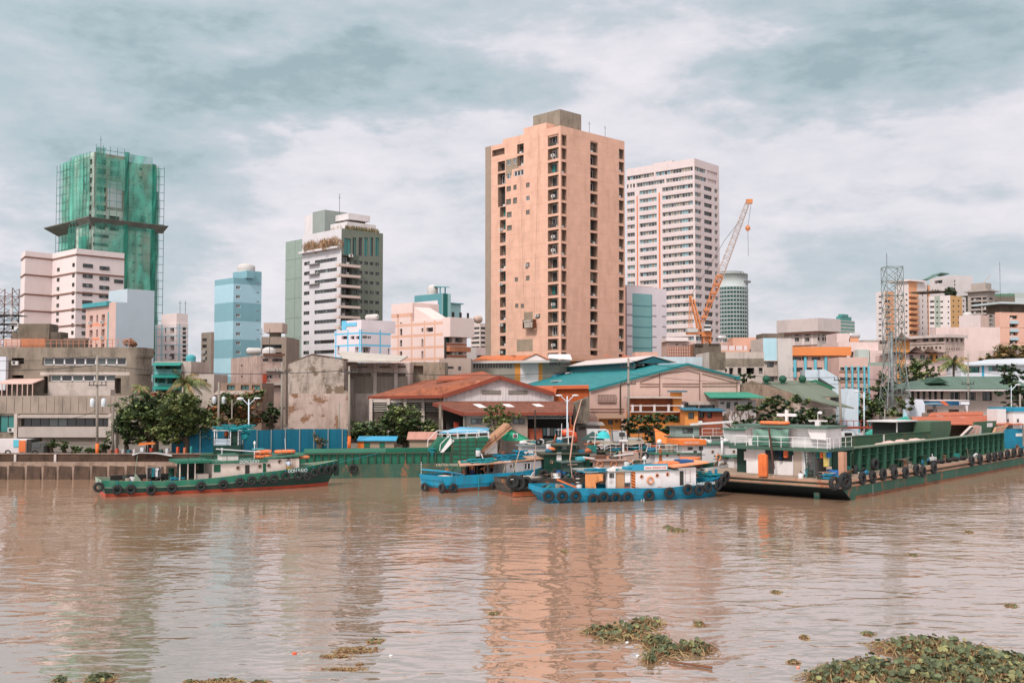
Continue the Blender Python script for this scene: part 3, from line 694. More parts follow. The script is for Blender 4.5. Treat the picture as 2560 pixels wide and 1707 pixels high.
net('R',0,s1*.35,Hh-2.5,Hh+1.2,NETP);net('R',0,s1*.3,zc,zc+18,NETP)
net('L',0,Lg*.4,0,zc-4,NETD,1.5);scaf('L',0,Lg,0,Hh,1.1)
b=MB();sk=mat('catch_platform',C(118,118,108),.9,.15)
out=1.9;z=zc
b.slab([(-.6,-.6,z-1.6),(s5,-.6,z-1.6),(s5+1,-out,z+.3),(-out,-out,z+.3)],(0,0,.14));b.slab([(-.6,-.6,z-1.6),(-out,-out,z+.4),(-out,Lg*.5,z+.4),(-.6,Lg*.5,z-1.6)],(0,0,.25))
b.slab([(1,Lg*.5,z-1.6),(-1.5,Lg*.5,z+.4),(-1.5,Lg+qd+2,z+.4),(1.5,Lg+qd,z-1.6)],(0,0,.25));b.build('catch_platform',sk,gw.root)
b=MB();b.slab([(s4,-.6,z0(880)),(s5+2,-.6,z0(880)),(s5+4,-3,z0(880)+1.2),(s4,-3,z0(880)+1.2)],(0,0,.2));b.build('catch_platform',sk,gw.root);antenna(gw,3,3,Hh,5)
# white zigzag building with brown bands
zg=empty('apartment_building',(0,0,0),0,'white zigzag fronted block with thin brown bands between floors','apartment building')
ZP=[(52,214),(62,208.6),(130,213.2),(190,205),(310,212.6)];P0=W(190,700,205);zg.location=(P0.x,205,G);ztop=W(190,621,205).z
BRN=mat('brown_band',C(135,98,82),.8,.05);CREAM=mat('cream_plaster',C(238,214,206),.85,.03,stain=.08,scol=C(190,160,145))
pts=[W(p,700,y)for p,y in ZP];pts=[Vector((p.x,p.y))for p in pts]
bands=[636.5,681.5,731,773,812.5,853]
def zof(py,Y=205):return W(190,py,Y).z
bb=MB();bw=MB()
for i in range(len(pts)-1):
 a_,c_=pts[i],pts[i+1];d=(c_-a_).normalized();nn=Vector((d.y,-d.x));L=(c_-a_).length
 zs=[G]+sorted(zof(v+o_)for v in bands for o_ in(2,-2))+[ztop]
 for k in range(len(zs)-1):
  isb=(k%2==1);off=nn*(.12 if isb else 0);m=1 if isb else 0;(bb if isb else bw).add([(a_.x+off.x,a_.y+off.y,zs[k]),(c_.x+off.x,c_.y+off.y,zs[k]),(c_.x+off.x,c_.y+off.y,zs[k+1]),(a_.x+off.x,a_.y+off.y,zs[k+1])],[(0,1,2,3)])
  if isb:
   for zz_ in(zs[k],zs[k+1]):bb.add([(a_.x,a_.y,zz_),(c_.x,c_.y,zz_),(c_.x+off.x,c_.y+off.y,zz_),(a_.x+off.x,a_.y+off.y,zz_)],[(0,1,2,3)])
back=[(pts[-1].x-7,pts[-1].y+16),(pts[0].x,pts[0].y+16)]
bw.add([(p.x,p.y,ztop-.01)for p in pts]+[(x,y,ztop-.01)for x,y in back],[tuple(range(len(pts)+2))])
bw.add([(pts[-1].x,pts[-1].y,G),(back[0][0],back[0][1],G),(back[0][0],back[0][1],ztop),(pts[-1].x,pts[-1].y,ztop)],[(0,1,2,3)]);bw.add([(pts[0].x,pts[0].y,G),(back[1][0],back[1][1],G),(back[1][0],back[1][1],ztop),(pts[0].x,pts[0].y,ztop)],[(0,1,2,3)])
bw.build('wall',CREAM,zg,world=1);bb.build('brown_band',BRN,zg,world=1)
def zwin(px,py,wpx,hpx,seg,kind='dark'):
 a_,c_=pts[seg],pts[seg+1];d=(c_-a_).normalized();u=(px-CX)/F
 s_=(u*a_.y-a_.x)/(d.x-u*d.y);p=a_+d*s_;z=zof(py,205);w_=wpx*p.y/F/abs(d.x);h_=hpx*205/F
 me=winmesh(w_,h_,kind,random.randint(0,3));o=bpy.data.objects.new('window',me);link(o,zg);xs=[v.co.x for v in me.vertices];zs=[v.co.z for v in me.vertices]
 o.scale=(w_/(max(xs)-min(xs)),1,h_/(max(zs)-min(zs)));nn=Vector((d.y,-d.x));o.location=(p.x+nn.x*.09-P0.x,p.y+nn.y*.09-205,z-G);o.rotation_euler=(0,0,math.atan2(d.y,d.x))
for py in(665,691,714.5,736,757,777.5,795,816,835):
 zwin(142,py+.5,10,9,2,'dark');zwin(180,py-4,9,9,2,'dark');zwin(215,py-3,17,9.5,3,'dark');zwin(257,py-.5,17,9.5,3,'dark')
 if py in(691,736):zwin(293,py+4,16,9.5,3,'dark')
for py in(655,697,745,790):
 q_=(pts[0]+pts[1])/2;b=MB();z=zof(py);b.box(pts[0].x+.1,pts[1].x-.1,pts[1].y+1.0,pts[1].y+1.2,z-2.5,z);
# pink and pale blue building
pb=Bld('apartment_building','pink block with a blank pale blue side wall','apartment building',290,185,43,215,386,755,py=760)
PKW=mat('salmon_plaster',C(222,172,152),.85,.05,stain=.15,scol=C(150,105,85));PBL=mat('pale_blue_plaster',C(188,200,206),.85,.03,stain=.12,scol=C(150,160,165),ssc=.6)
pb.paint('R',0,1e3,-1,1e3,PBL)
pz=lambda py:pb.P('L',290,py)[1]
for r_ in range(6):
 for px,w_ in((228,14),(243,7),(258,14)):pb.win('L',pb.sL(px),pz(792+37*r_),w_*188/F*1.25,3.0 if False else 18*187/F,'white' if px!=243 else 'dark',.7)
for r_ in range(6):pb.paint('L',pb.sL(266),pb.sL(220),pz(811+37*r_),pz(803+37*r_),mat('orange_plaster',C(232,150,118),.85,.05,stain=.1))
pb.paint('L',pb.sL(272),pb.sL(269),0,pz(778),TEALP)
pb.done(PKW,ROOFG,.6)
b=MB();b.box(-.5,.4,pb.sL(272),pb.Ll+.4,pb.H-.5,pb.H+.25);b.build('cornice',TEALP,pb.root)
lbox(pb,'roof_block',pb.sR(318,760),pb.Lr,0,7,pb.H,W(386,734,196).z-G,PBL);acs(pb,'L',[pb.P('L',258,806),pb.P('L',228,808),pb.P('L',258,845),pb.P('L',228,848)])
# small white tower with blue stripes
sw_=Bld('apartment_building','small white tower with pale blue stripes and stair windows','apartment building',440,232,43,388,470,808,py=850)
SB=mat('pale_blue_stripe',C(165,200,208),.8,.04)
for px in(392,405,):sw_.paint('L',sw_.sL(px+2),sw_.sL(px-2),0,1e3,SB)
for py in(818,838,861,884):sw_.band('L',py,py+3,SB);sw_.band('R',py,py+3,SB)
for i in range(6):sw_.wpx('L',414,826+21.5*i,3,14,'dark');sw_.wpx('L',430,826+21.5*i,11,13,'loggia',.6)
for i in range(12):sw_.wpx('R',461,822+11*i,9,7.5,'plain');
sw_.paint('R',sw_.sR(447),sw_.sR(451),0,1e3,SB)
sw_.done(WHITEP,ROOFG,.6);lbox(sw_,'lift_room',.2,sw_.Lr,.2,sw_.Ll*.75,sw_.H,sw_.H+2.2,CREAM);antenna(sw_,2,2,sw_.H+2.2,3,2)
# old teal awning house
tb=Bld('old_house','weathered concrete house with teal awnings and shutters','house',386,172,90,None,478,903,back=10)
for px,py,w_,h_ in((400,915,22,15),(430,915,45,15),(400,948,26,18),(430,950,24,18),(460,950,22,18),(410,985,30,18)):tb.wpx('R',px,py,w_,h_,'teal',.4)
tb.paint('R',0,tb.sR(455),tb.P('R',400,978)[1],tb.P('R',400,908)[1],mat('turquoise_board',C(120,190,185),.7,.1,stain=.2));tb.done(CONCL,ROOFG,.5)
for py in(907,937,966):
 b=MB();z=tb.P('R',400,py)[1];b.slab([(0,-.02,z),(tb.sR(458),-.02,z),(tb.sR(458),-1.3,z-.5),(0,-1.3,z-.5)],(0,0,.08));b.build('awning',mat('teal_awning',C(30,135,120),.6,.1),tb.root)
tank(tb,5,3,tb.H,.8,1.2,TEALP)
# far small blocks between the towers
cb=Bld('apartment_block','narrow old concrete block left of the blue tower','building',528,228,48,503,548,830,py=860)
for i in range(7):cb.wpx('L',511,850+15.5*i,12,8,'dark',.3)
cb.paint('L',0,1e3,-1,1e3,mat('grey_wall',C(150,138,125),.85,.08,stain=.3));cb.done(mat('brown_wall',C(178,140,118),.85,.08,stain=.4,scol=C(100,80,65)),ROOFG,.5)
acs(cb,'L',[cb.P('L',511,880),cb.P('L',511,896),cb.P('L',513,912)])
bb_=Bld('apartment_block','dull brown block with long dark windows behind the blue tower','building',655,225,90,None,716,842,back=14)
for i in range(4):bb_.wpx('R',680,866+19*i,48,9,'stripd',.5)
bb_.done(mat('brown_band_wall',C(160,140,125),.85,.08,stain=.35),ROOFG,.5)
lbox(bb_,'tank_house',.1,4.1,1,6,bb_.H+1.0,W(670,806,225).z-G,mat('beige_block',C(205,170,148),.85,.08));lbox(bb_,'stair_room',1.2,3,2,5,bb_.H-.3,bb_.H+1.0,CONC)
fb=Bld('apartment_block','distant cream tower with thin balcony bands left of the peach tower','building',1200,335,50,1177,1222,808,py=850)
for i in range(9):
 for f in 'LR':
  L=fb.Ll if f=='L' else fb.Lr;fb.win(f,L/2,fb.P('L',1200,820+12.0*i)[1],L-.6,.75,'stripd',.5)
fb.done(mat('far_cream',C(222,198,184),.85,.05),ROOFG,.4);htank(fb,1.5,3,fb.H+.2,1.2,3,mat('tank_brown',C(205,165,140),.7,.1))
gb=Bld('low_building','plain grey low block between checkered block and peach tower','building',1190,204,50,1163,1214,868,py=880)
gb.wpx('R',1202,893,18,10,None,1.5);gb.done(mat('plain_grey',C(196,184,178),.85,.04,stain=.1),ROOFG,.4)
# white house with bright blue stripes
BS=mat('bright_blue_stripe',C(112,196,226),.7,.05)
wb=Bld('apartment_building','white block with bright sky blue grid stripes','apartment building',902,178,45,836,977,823,py=850)
for f in 'LR':
 for py in(832,862,892):wb.band(f,py-2,py+2.5,BS)
for px in(840,870,899.5):wb.paint('L',wb.sL(px+1.6),wb.sL(px-1.6),0,1e3,BS)
for px in(903.5,951):wb.paint('R',wb.sR(px-1.8),wb.sR(px+1.8),0,1e3,BS)
for px,w_ in((861,14),(881,10),(894,9)):wb.wpx('L',px,844,w_,8,'dark',.5)
wb.wpx('L',846,876,5,22,'louver',.4);wb.wpx('L',892,876,9,18,'loggia',1.0);wb.wpx('R',916,876,22,18,'loggia',1.0);wb.wpx('R',912,843,12,7,'louver');wb.wpx('R',924,844,10,7,'white');wb.wpx('R',972,880,4,18,None,.5)
wb.done(mat('clean_white',C(232,216,216),.8,.03,stain=.06),ROOFG,.5)
zt_=W(860,802,184).z-G
lbox(wb,'upper_storey',1.6,9,2.0,wb.Ll,wb.H-.3,zt_,mat('clean_white',C(232,216,216)));b=MB();b.box(1.5,1.58,wb.Ll-1.3,wb.Ll,wb.H-.3,zt_);b.box(1.5,1.58,wb.Ll-4.3,wb.Ll-1.31,zt_-1,zt_-.4);b.build('blue_stripe',BS,wb.root)
htank(wb,5.5,wb.Ll*.55,zt_+.2,.5,3.2,mat('tank_cream',C(205,195,185)),(0,1,0))
# peach checkered building
CK=mat('checker_light',C(236,200,186),.85,.03,stain=.06,scol=C(200,150,130));CKS=mat('checker_stripe',C(222,172,146),.85,.03);BRK=mat('rust_balcony',C(198,122,84),.8,.06,stain=.15)
pc=Bld('apartment_building','cream block with peach checker stripes and rust balconies','apartment building',1110,190,45,978,1167,798,py=850)
cz=lambda py:pc.P('L',1110,py)[1]
for py in(807,835.5,866.5,896):pc.band('L',py-3.5,py+3.5,CKS)
for px in(995.5,1029.5,1061.5,1087):pc.paint('L',pc.sL(px+1.8),pc.sL(px-1.8),0,1e3,CKS)
for i in range(4):pc.win('L',pc.sL(1002.5),cz(794+29.6*i),8*192/F*1.3,17*192/F,'dark',.4)
pc.win('L',pc.sL(1074),cz(822),19*195/F*1.4,11*190/F,'dark',.6)
for py in(855,885):pc.win('L',pc.sL(1056),cz(py),5.5*196/F*1.4,20*190/F,'louver',.4)
pc.win('L',pc.sL(1056),cz(822),5.5*196/F*1.4,10*190/F,'dark',.4)
for py in(849,879):
 for px,w_ in((1122,13),(1147,16)):pc.wpx('R',px,py,w_+3,15,'teal' if px<1130 else 'loggia',.9)
 pc.band('R',py+8,py+14,BRK,px=1110,q0=.3)
pc.band('R',824,835,BRK,px=1110,q0=.3);pc.wpx('R',1140,818,40,9,None,2.0)
pc.done(CK,ROOFG,.9)
lbox(pc,'upper_storey',0.0,6.5,pc.sL(1031,780),pc.Ll,pc.H,W(1031,758,198).z-G,mat('checker_light',C(236,200,186)))
b=MB();zz_=W(1031,758,198).z-G
for y in(pc.sL(995,780),pc.sL(1029,780)):b.box(-.02,-.002,y-.25,y+.25,pc.H,zz_-2)
b.box(-.02,-.003,pc.sL(1031,780),pc.Ll,zz_-2.6,zz_-1.9);b.build('painted_stripe',CKS,pc.root)
b=MB();y0_=pc.sL(1031,780);b.slab([(.3,y0_-.1,pc.H),(.3,y0_-.1,zz_-.8),(.3,y0_-6,pc.H)],(4,0,0));b.build('roof_gable',CK,pc.root)
lbox(pc,'balcony_block',-.3,pc.Lr,-2.0,-.01,pc.H-3.2,pc.H+.3,CK);
for py in(826,866-0,):
 b=MB();z=cz(py);pc.fbox(b,'R',.4,pc.Lr,z-.9,z,1.1);b.build('balcony',BRK,pc.root)
b=MB();pc.fbox(b,'R',.05,.35,0,pc.H-3.4,.25);b.build('drain_pipe',FD,pc.root)
tp=Bld('office_building','white and teal block rising behind the checkered building','office building',1104,218,45,1036,1127,733,py=760)
TQ=mat('turquoise_wall',C(95,155,160),.8,.05,stain=.1);TQD=mat('dark_teal_stripe',C(25,105,95),.7,.05);TQL=mat('pale_turquoise_wall',C(160,198,196),.8,.04,stain=.1)
tp.paint('L',0,1e3,-1,1e3,mat('clean_white',C(232,216,216)));tp.band('L',700,750,TQ);tp.paint('L',0,1.2,-1,1e3,TQ);tp.band('L',770,774,TQ)
tp.paint('R',0,1e3,-1,1e3,TQL);tp.paint('R',.4,1.3,-1,1e3,TQD);tp.paint('R',tp.Lr*.45,tp.Lr*.66,-1,1e3,TQD);tp.done(TQL,ROOFG,.5)
lbox(tp,'side_block',tp.Lr,tp.sR(1160,780),1.0,10,0,W(1140,763,225).z-G,TQL);b=MB();b.box(tp.Lr-.2,tp.sR(1163,780),.5,10,W(1140,763,225).z-G,W(1140,763,225).z-G+.2);b.build('roof_sheet',TQ,tp.root)
for k in range(3):
 b=MB();b.box(tp.Lr+1.2+k*2.1,tp.Lr+1.8+k*2.1,.9,.98,W(1140,790,225).z-G-1,W(1140,790,225).z-G+.6);b.build('vent_window',IN,tp.root)
tank(tp,2.5,tp.Ll-3,tp.H,1.1,2.4,mat('tank_cream',C(205,195,185)));b=MB();b.slab([(2,2,tp.H+1.5),(4,2,tp.H+1.6),(4,5.6,tp.H+1.8),(2,5.6,tp.H+1.9)],(0,0,.12));b.box(2.2,2.4,3,3.2,tp.H,tp.H+1.6);b.box(3.6,3.8,3,3.2,tp.H,tp.H+1.6);b.build('roof_canopy',TEALP,tp.root)
# big weathered concrete building, front left
cc=Bld('concrete_building','weathered brutalist concrete building with two ribbon windows','building',-60,152,90,None,325,868,back=5.5)
for px0,px1,py,h_,k_ in((106,316,903,19,'stripw'),(124,290,945,16,'stripw'),(29,60,902,15,None),(30,60,945,15,None)):
 a_,c_=cc.sR(px0,900),cc.sR(px1,900);cc.win('R',(a_+c_)/2,cc.P('R',(px0+px1)/2,py)[1],c_-a_,h_*152/F,k_,.45 if k_ else 2.5)
cc.win('R',cc.sR(117),cc.P('R',117,962)[1],.6,2.4,None,1.5);cc.win('R',cc.sR(297),cc.P('R',297,964)[1],.9,2.2,None,1.5)
cc.paint('R',cc.sR(124),cc.sR(292),-1,cc.P('R',200,955)[1],CONCL);cc.paint('R',cc.sR(103),1e3,cc.P('R',200,938)[1],cc.P('R',200,930)[1],CONCL)
cc.done(CONC,ROOFG,1.0)
b=MB();L=cc.Lr;r_=2.2;vs=[]
zl=[0,cc.P('R',320,953)[1],cc.P('R',320,935)[1],cc.P('R',320,912)[1],cc.P('R',320,893)[1],cc.H-1.2,cc.H]
for k in range(6):
 rr=[1.5,1.3,1.5,1.3,1.5,1.6][k];n_=8;z0_,z1_=zl[k],zl[k+1];P_=[(L+rr*math.sin(t*math.pi/2/n_),rr-rr*math.cos(t*math.pi/2/n_))for t in range(n_+1)]
 b.add([(x,y,z0_)for x,y in P_]+[(x,y,z1_)for x,y in P_],[(i,i+1,i+n_+2,i+n_+1)for i in range(n_)],0,True);b.add([(x,y,z1_)for x,y in P_]+[(L,rr,z1_)],[tuple(range(n_+2))]);b.box(L-.1,L+rr-.001,rr,5.4,z0_,z1_)
b.build('rounded_corner',CONC,cc.root)
lbox(cc,'penthouse',cc.sR(28),cc.sR(107),2.2,5.2,cc.H-1,W(60,812,157).z-G,mat('penthouse_concrete',C(125,112,95),.9,.15,stain=.8,scol=C(60,55,45)));lbox(cc,'penthouse',cc.sR(107)+.01,cc.sR(134),2.4,5.1,cc.H-1,W(120,832,157).z-G,CONCD);lbox(cc,'penthouse',cc.sR(10),cc.sR(28)-.01,2.5,5.1,cc.H-1,W(20,833,157).z-G,CONCD)
for a_,c_,py,m in((2,44,848,PKW),(46,105,847,mat('orange_stained',C(205,130,90),.85,.1,stain=.4)),(107,150,851,CONCD),(152,208,846,CONCD)):lbox(cc,'roof_room',cc.sR(a_),cc.sR(c_),1.0,2.1,cc.H-1,W(a_,py,154).z-G,m)
b=MB();z=cc.H
for x in[cc.sR(v)for v in range(0,335,14)]:b.beam((x,.3,z),(x,.3,z+1.1),.07)
b.beam((cc.sR(0),.3,z+1.1),(cc.sR(333),.3,z+1.1),.07);b.beam((cc.sR(0),.3,z+.6),(cc.sR(333),.3,z+.6),.05);b.build('roof_railing',mat('railing_salmon',C(200,130,100),.7,.1),cc.root)
leaves('roof_plant',cc.root,[(cc.sR(318),1,cc.H+.7,1,.6,.6),(cc.sR(328),1,cc.H+.5,.6,.6,.5)],260,.2,[LEAFO,DRY],8)
for i in range(6):
 pass
acs(cc,'R',[cc.P('R',40,907)])
ca=Bld('warehouse','long low concrete building with deep parapet and shutters','building',-90,146,90,None,478,989,back=4)
zc_=lambda py:ca.P('R',200,py)[1]
ca.win('R',(ca.sR(3)+ca.sR(44))/2,zc_(1059),ca.sR(44)-ca.sR(3),42*146/F,'teal',.3);
ca.win('R',(ca.sR(57)+ca.sR(281))/2,zc_(1056),ca.sR(281)-ca.sR(57),20*146/F,'stripd',.5)
ca.win('R',(ca.sR(297)+ca.sR(313))/2,zc_(1064),2.2*.45,34*146/F*.9,None,1.5);ca.win('R',(ca.sR(70)+ca.sR(110))/2,zc_(1112),2.3,2.0,None,2.0)
LG=mat('pale_grey_panel',C(190,170,155),.9,.05,stain=.25,scol=C(120,100,85));SHU=mat('roller_shutter',C(168,150,136),.7,.05,corr=('Z',6))
ca.paint('R',ca.sR(55),ca.sR(285),zc_(1092),zc_(1036),LG);ca.paint('R',ca.sR(120),ca.sR(275),0,zc_(1094),SHU);ca.paint('R',ca.sR(313),ca.sR(345),0,zc_(1050),SHU);ca.paint('R',0,1e3,zc_(1036.5),zc_(1033),CONCD)  # last strip: shadow under the parapet, painted in with dark concrete
ca.paint('R',0,1e3,zc_(1033),1e3,mat('parapet_concrete',C(168,150,134),.9,.08,stain=.55,scol=C(85,78,68)))
ca.done(CONC,ROOFG,.8)
b=MB();ca.fbox(b,'R',ca.sR(55),ca.sR(285),zc_(1092.5),zc_(1067),.5);ca.fbox(b,'R',ca.sR(55),ca.sR(285),zc_(1044),zc_(1038),.7);b.build('window_ledge',LG,ca.root)
for px in(49,283,293):b=MB();ca.fbox(b,'R',ca.sR(px)-.22,ca.sR(px)+.22,0,zc_(1034),.6);b.build('column',CONCL,ca.root)
b=MB()
for px in range(-60,470,20):ca.fbox(b,'R',ca.sR(px),ca.sR(px)+.05,zc_(1031),zc_(992),.02)
b.build('panel_joint',CONCD,ca.root);acs(ca,'R',[ca.P('R',31,1074)])
lbox(ca,'roof_box',ca.sR(127),ca.sR(271),1.2,3,ca.H-.6,zc_(974),CONCL)
lbox(cc,'white_panel',cc.sR(-50),cc.sR(27),-1.2,-.4,cc.P('R',10,975)[1],cc.P('R',10,892)[1],mat('white_sheet',C(215,215,220),.6,.04,stain=.1))
b=MB();z=cc.P('R',70,985)[1]-.5;x0_,x1_=cc.sR(28),cc.sR(115);b.slab([(x0_,-4,z+1.9),(x1_,-4,z+1.9),(x1_,-.05,z+2.6),(x0_,-.05,z+2.6)],(0,0,.12));
for k in range(8):b.box(x0_+(x1_-x0_)*k/7,x0_+(x1_-x0_)*k/7+.12,-4,-3.9,z,z+1.9)
b.build('porch',PKW,cc.root)
def simple(name,label,cat,xc,Y,a,xl,xr,yt,m,wins=(),bands=(),par=.5,side=None,back=10,base=G,lm=None,py=870,inner=None):
 """wins: (face, [px..], py0, n, dpy, w, h, kind, depth)"""
 s=Bld(name,label,cat,xc,Y,a,xl,xr,yt,py=py,back=back,base=base)
 if lm:s.paint('L',0,1e3,-1,1e3,lm)
 for bnd in bands:s.band(bnd[0],bnd[1],bnd[2],bnd[3],px=bnd[4]if len(bnd)>4 else None)
 for f,pxs,py0,n,dpy,w_,h_,kind,dep in wins:
  for i in range(n):
   for px in pxs:s.wpx(f,px,py0+i*dpy,w_,h_,kind,dep)
 s.done(m,ROOFG,par,side=side,inner=inner);return s
ob=simple('old_building','stained old pink building with a tall red signboard','building',643,172,62,578,707,889,mat('old_pink',C(205,165,145),.9,.1,stain=.75,scol=C(95,75,60),ssc=1.3),
[('R',[664,688],900,1,0,14,7,'dark',.3),('R',[698],900,1,0,16,7,'dark',.3),('R',[674,706],942,2,25,15,10,'white',.3),('R',[720],942,2,25,10,10,'white',.3),('L',[604],914,2,27,4,6,'plain',.2)],back=14)
b=MB();qq,zz=ob.P('R',661,935);z2=ob.P('R',661,1000)[1];ob.fbox(b,'R',qq-.3,qq+.3,z2,zz,.5);ob.part('signboard',b,mat('red_sign',C(190,75,45),.7,.15,stain=.3))
b=MB();b.box(1,ob.Lr+.2,-.6,.3,ob.H+.02,ob.H+.4);ob.part('eave',b,mat('eave_brown',C(120,80,60),.8,.2));tank(ob,3.0,4,ob.H,1.1,1.6,mat('tank_cream',C(205,195,185)));htank(ob,1,6,ob.H+.3,.6,2.6,mat('tank_cream',C(205,195,185)));antenna(ob,1,1,ob.H,4.5,2)
for py in(920,955):
 b=MB();z=ob.P('R',690,py)[1];ob.fbox(b,'R',ob.sR(665),ob.Lr,z-.5,z+.0,.6);ob.part('ledge',b,CONCL)
wk=simple('workshop','low brown workshop with green shutters and torn awning','building',552,160,90,None,655,957,mat('brown_board',C(160,132,112),.9,.15,stain=.5),
[('R',[577,612,640],968,1,0,20,12,'teal',.4)],back=8,py=960)
b=MB();zz=wk.P('R',600,978)[1];b.slab([(-.5,-.02,zz),(wk.Lr,-.02,zz),(wk.Lr,-2.2,zz-.5),(-.5,-2.2,zz-.5)],(0,0,.08));wk.part('awning',b,mat('awning_torn',C(190,165,145),.8,.2,stain=.5));wk.paint('R',0,1,0,1,CONC)
simple('low_house','low grey house roof beside the coconut palm','house',455,166,90,None,535,935,CONCL,[('R',[470,490,512],952,1,0,12,8,'dark',.3)],back=8,py=940)
WGAB=mat('mouldy_concrete',C(190,168,148),.95,.12,stain=.95,scol=C(74,62,50),ssc=1.2,patch=(C(120,102,84),.35,.53));PEEL=mat('peeling_plaster',C(206,172,152),.95,.1,stain=.5,scol=C(120,90,70),patch=(C(142,104,78),.55,.53))
g=empty('gabled_warehouse',W(790,1000,150),0,'windowless gabled warehouse with black mould streaks down its wall','warehouse');g.location.z=G
def poly_wall(px,Y):return[W(x,y,Y)for x,y in px]
b=MB();b.slab(poly_wall([(720,1112),(873,1112),(873,980),(860,975),(860,900),(845,899),(780,888),(724,909),(720,912)],150),(0,14,0));b.build('wall',WGAB,g,world=1)
b=MB();b.slab(poly_wall([(718,1113),(872,1113),(872,984),(723,984)],148.2),(0,1.7,0));b.build('annexe_wall',PEEL,g,world=1)
b=MB();b.slab([W(720,911,150),W(780,886.5,150),W(780,884,150),W(716,909,150)],(0,15,0));b.slab([W(780,886.5,150),W(845,898,150),W(862,899,150),W(862,896.5,150),W(780,884,150)],(0,15,0));b.build('roof',mat('old_roof',C(120,100,85),.9,.2),g,world=1)
b=MB();b.slab([W(860,905,152),W(1000,905,152),W(1020,893,166),W(845,880,166)],(0,0,.2));tag(b.build('shed_roof',mat('pale_sheet_roof',C(200,185,165),.7,.1,stain=.3),world=1),'pale sheet metal roof between mouldy gable and ruin','roof')
ru=simple('ruined_building','roofless concrete ruin with open bays and bare columns','ruin',868,156,90,None,1024,907,mat('ruin_concrete',C(205,182,164),.95,.12,stain=.7,scol=C(100,82,66)),
[('R',[906,962,1002],916,1,0,26,7,None,.5),('R',[902],939,1,0,52,14,None,.7),('R',[962],939,1,0,46,14,None,.7),('R',[1003],939,1,0,22,14,None,.7)],back=5,py=920,inner=mat('block_infill',C(165,146,126),.95,.15,stain=.6))
b=MB();
for x in(938,990):q_,z=ru.P('R',x,960);ru.fbox(b,'R',q_-.25,q_+.25,0,ru.H,.25)
ru.part('column',b,CONCL);b=MB();q_,z=ru.P('R',963,975);ru.fbox(b,'R',1.0,ru.Lr-.3,z-.4,z+2.0,.1);ru.part('mesh_screen',b,mat('wire_mesh_screen',C(165,150,135),.9,.1,corr=('X',3)))
simple('concrete_building','dark streaked concrete block above the ruin','building',1026,162,90,None,1112,905,mat('streaky_concrete',C(160,142,122),.9,.12,stain=.9,scol=C(70,60,48),ssc=1.5),[('R',[1046],925,1,0,24,22,None,1.0)],back=8,py=920)
simple('office_building','plain taupe block with a red roof edge','office building',1098,172,90,None,1177,896,mat('taupe_wall',C(182,150,130),.85,.06,stain=.15),[('R',[1127],919,1,0,14,6,'dark',.3),('R',[1149],921,1,0,7,10,'plain',.3)],back=8,py=910)
mk=Bld('market_hall','long cream hall with orange saw tooth roofs and slatted windows','market hall',1180,198,90,None,1640,902,py=905,back=14)
for px in range(1186,1284,7):mk.wpx('R',px,914,4.5,11,'plain',.3)
mk.paint('R',mk.sR(1287),mk.sR(1301),-1,1e3,mat('marigold_wall',C(235,150,60),.8,.08,stain=.1));mk.paint('R',mk.sR(1301),mk.sR(1346),-1,1e3,WHITEP)
for a_,c_ in((1346,1356),(1428,1441),(1492,1504),(1546,1562)):mk.paint('R',mk.sR(a_),mk.sR(c_),-1,1e3,mat('marigold_wall',C(235,150,60)))
for a_,c_ in((1374,1400),(1458,1490),(1506,1528)):mk.wpx('R',(a_+c_)/2,909,c_-a_,8,'stripd',.8)
mk.done(mat('market_wall',C(170,160,145),.85,.08,stain=.2),ROOFG,0)
OR_=mat('orange_tile_roof',C(226,125,70),.75,.10,corr=('X',2.2),rust=.05);GUT=mat('gutter_beige',C(205,190,180),.7,.06)
b=MB()
for a_,c_,p_ in((1177,1248,1232),(1228,1282,1266),(1262,1304,1300)):
 l_=W(a_,904,197);r__=W(c_,902,197);pk=W(p_,891 if a_<1200 else 890,205);b.slab([l_,r__,(pk.x+2,pk.y,pk.z),(pk.x-2,pk.y,pk.z)],(0,0,.15))
mk_r=b.build('roof',OR_,mk.root,world=1)
b=MB();b.slab([W(1301,903,196),W(1370,900,196),W(1340,886,196)],(0,10,0));b.build('gable',WHITEP,mk.root,world=1)
b=MB();b.slab([W(1299,903.5,195.8),W(1340,885,195.8),W(1340,883,195.8),W(1296,902,195.8)],(0,10.5,0));b.slab([W(1340,885,195.8),W(1372,900,195.8),W(1375,898.5,195.8),W(1340,883,195.8)],(0,10.5,0));b.build('roof_edge',OR_,mk.root,world=1)
b=MB();b.slab([W(1370,896,194),W(1430,900,194),W(1425,888,200),W(1372,888,200)],(0,0,.2));b.build('roof',WHITEP,mk.root,world=1)
b=MB();b.slab([W(1425,899,196),W(1625,906,196),W(1625,899,203),W(1420,889,203)],(0,0,.25));b.build('roof',mat('tile_roof_brown',C(165,120,95),.8,.1,corr=('X',2)),mk.root,world=1)
for px in(1440,1475,1510,1555):b=MB();b.slab([W(px,893,204),W(px+40,898,204),W(px+8,890.5,206),W(px,889.5,206)],(0,0,.2));b.build('roof_light',mat('rust_tile',C(190,100,65),.8,.1),mk.root,world=1)
b=MB();a_=W(1177,905.5,195.6);c_=W(1425,902.5,195.6);b.beam(a_,c_,.35,.45);b.build('gutter',GUT,mk.root,world=1)
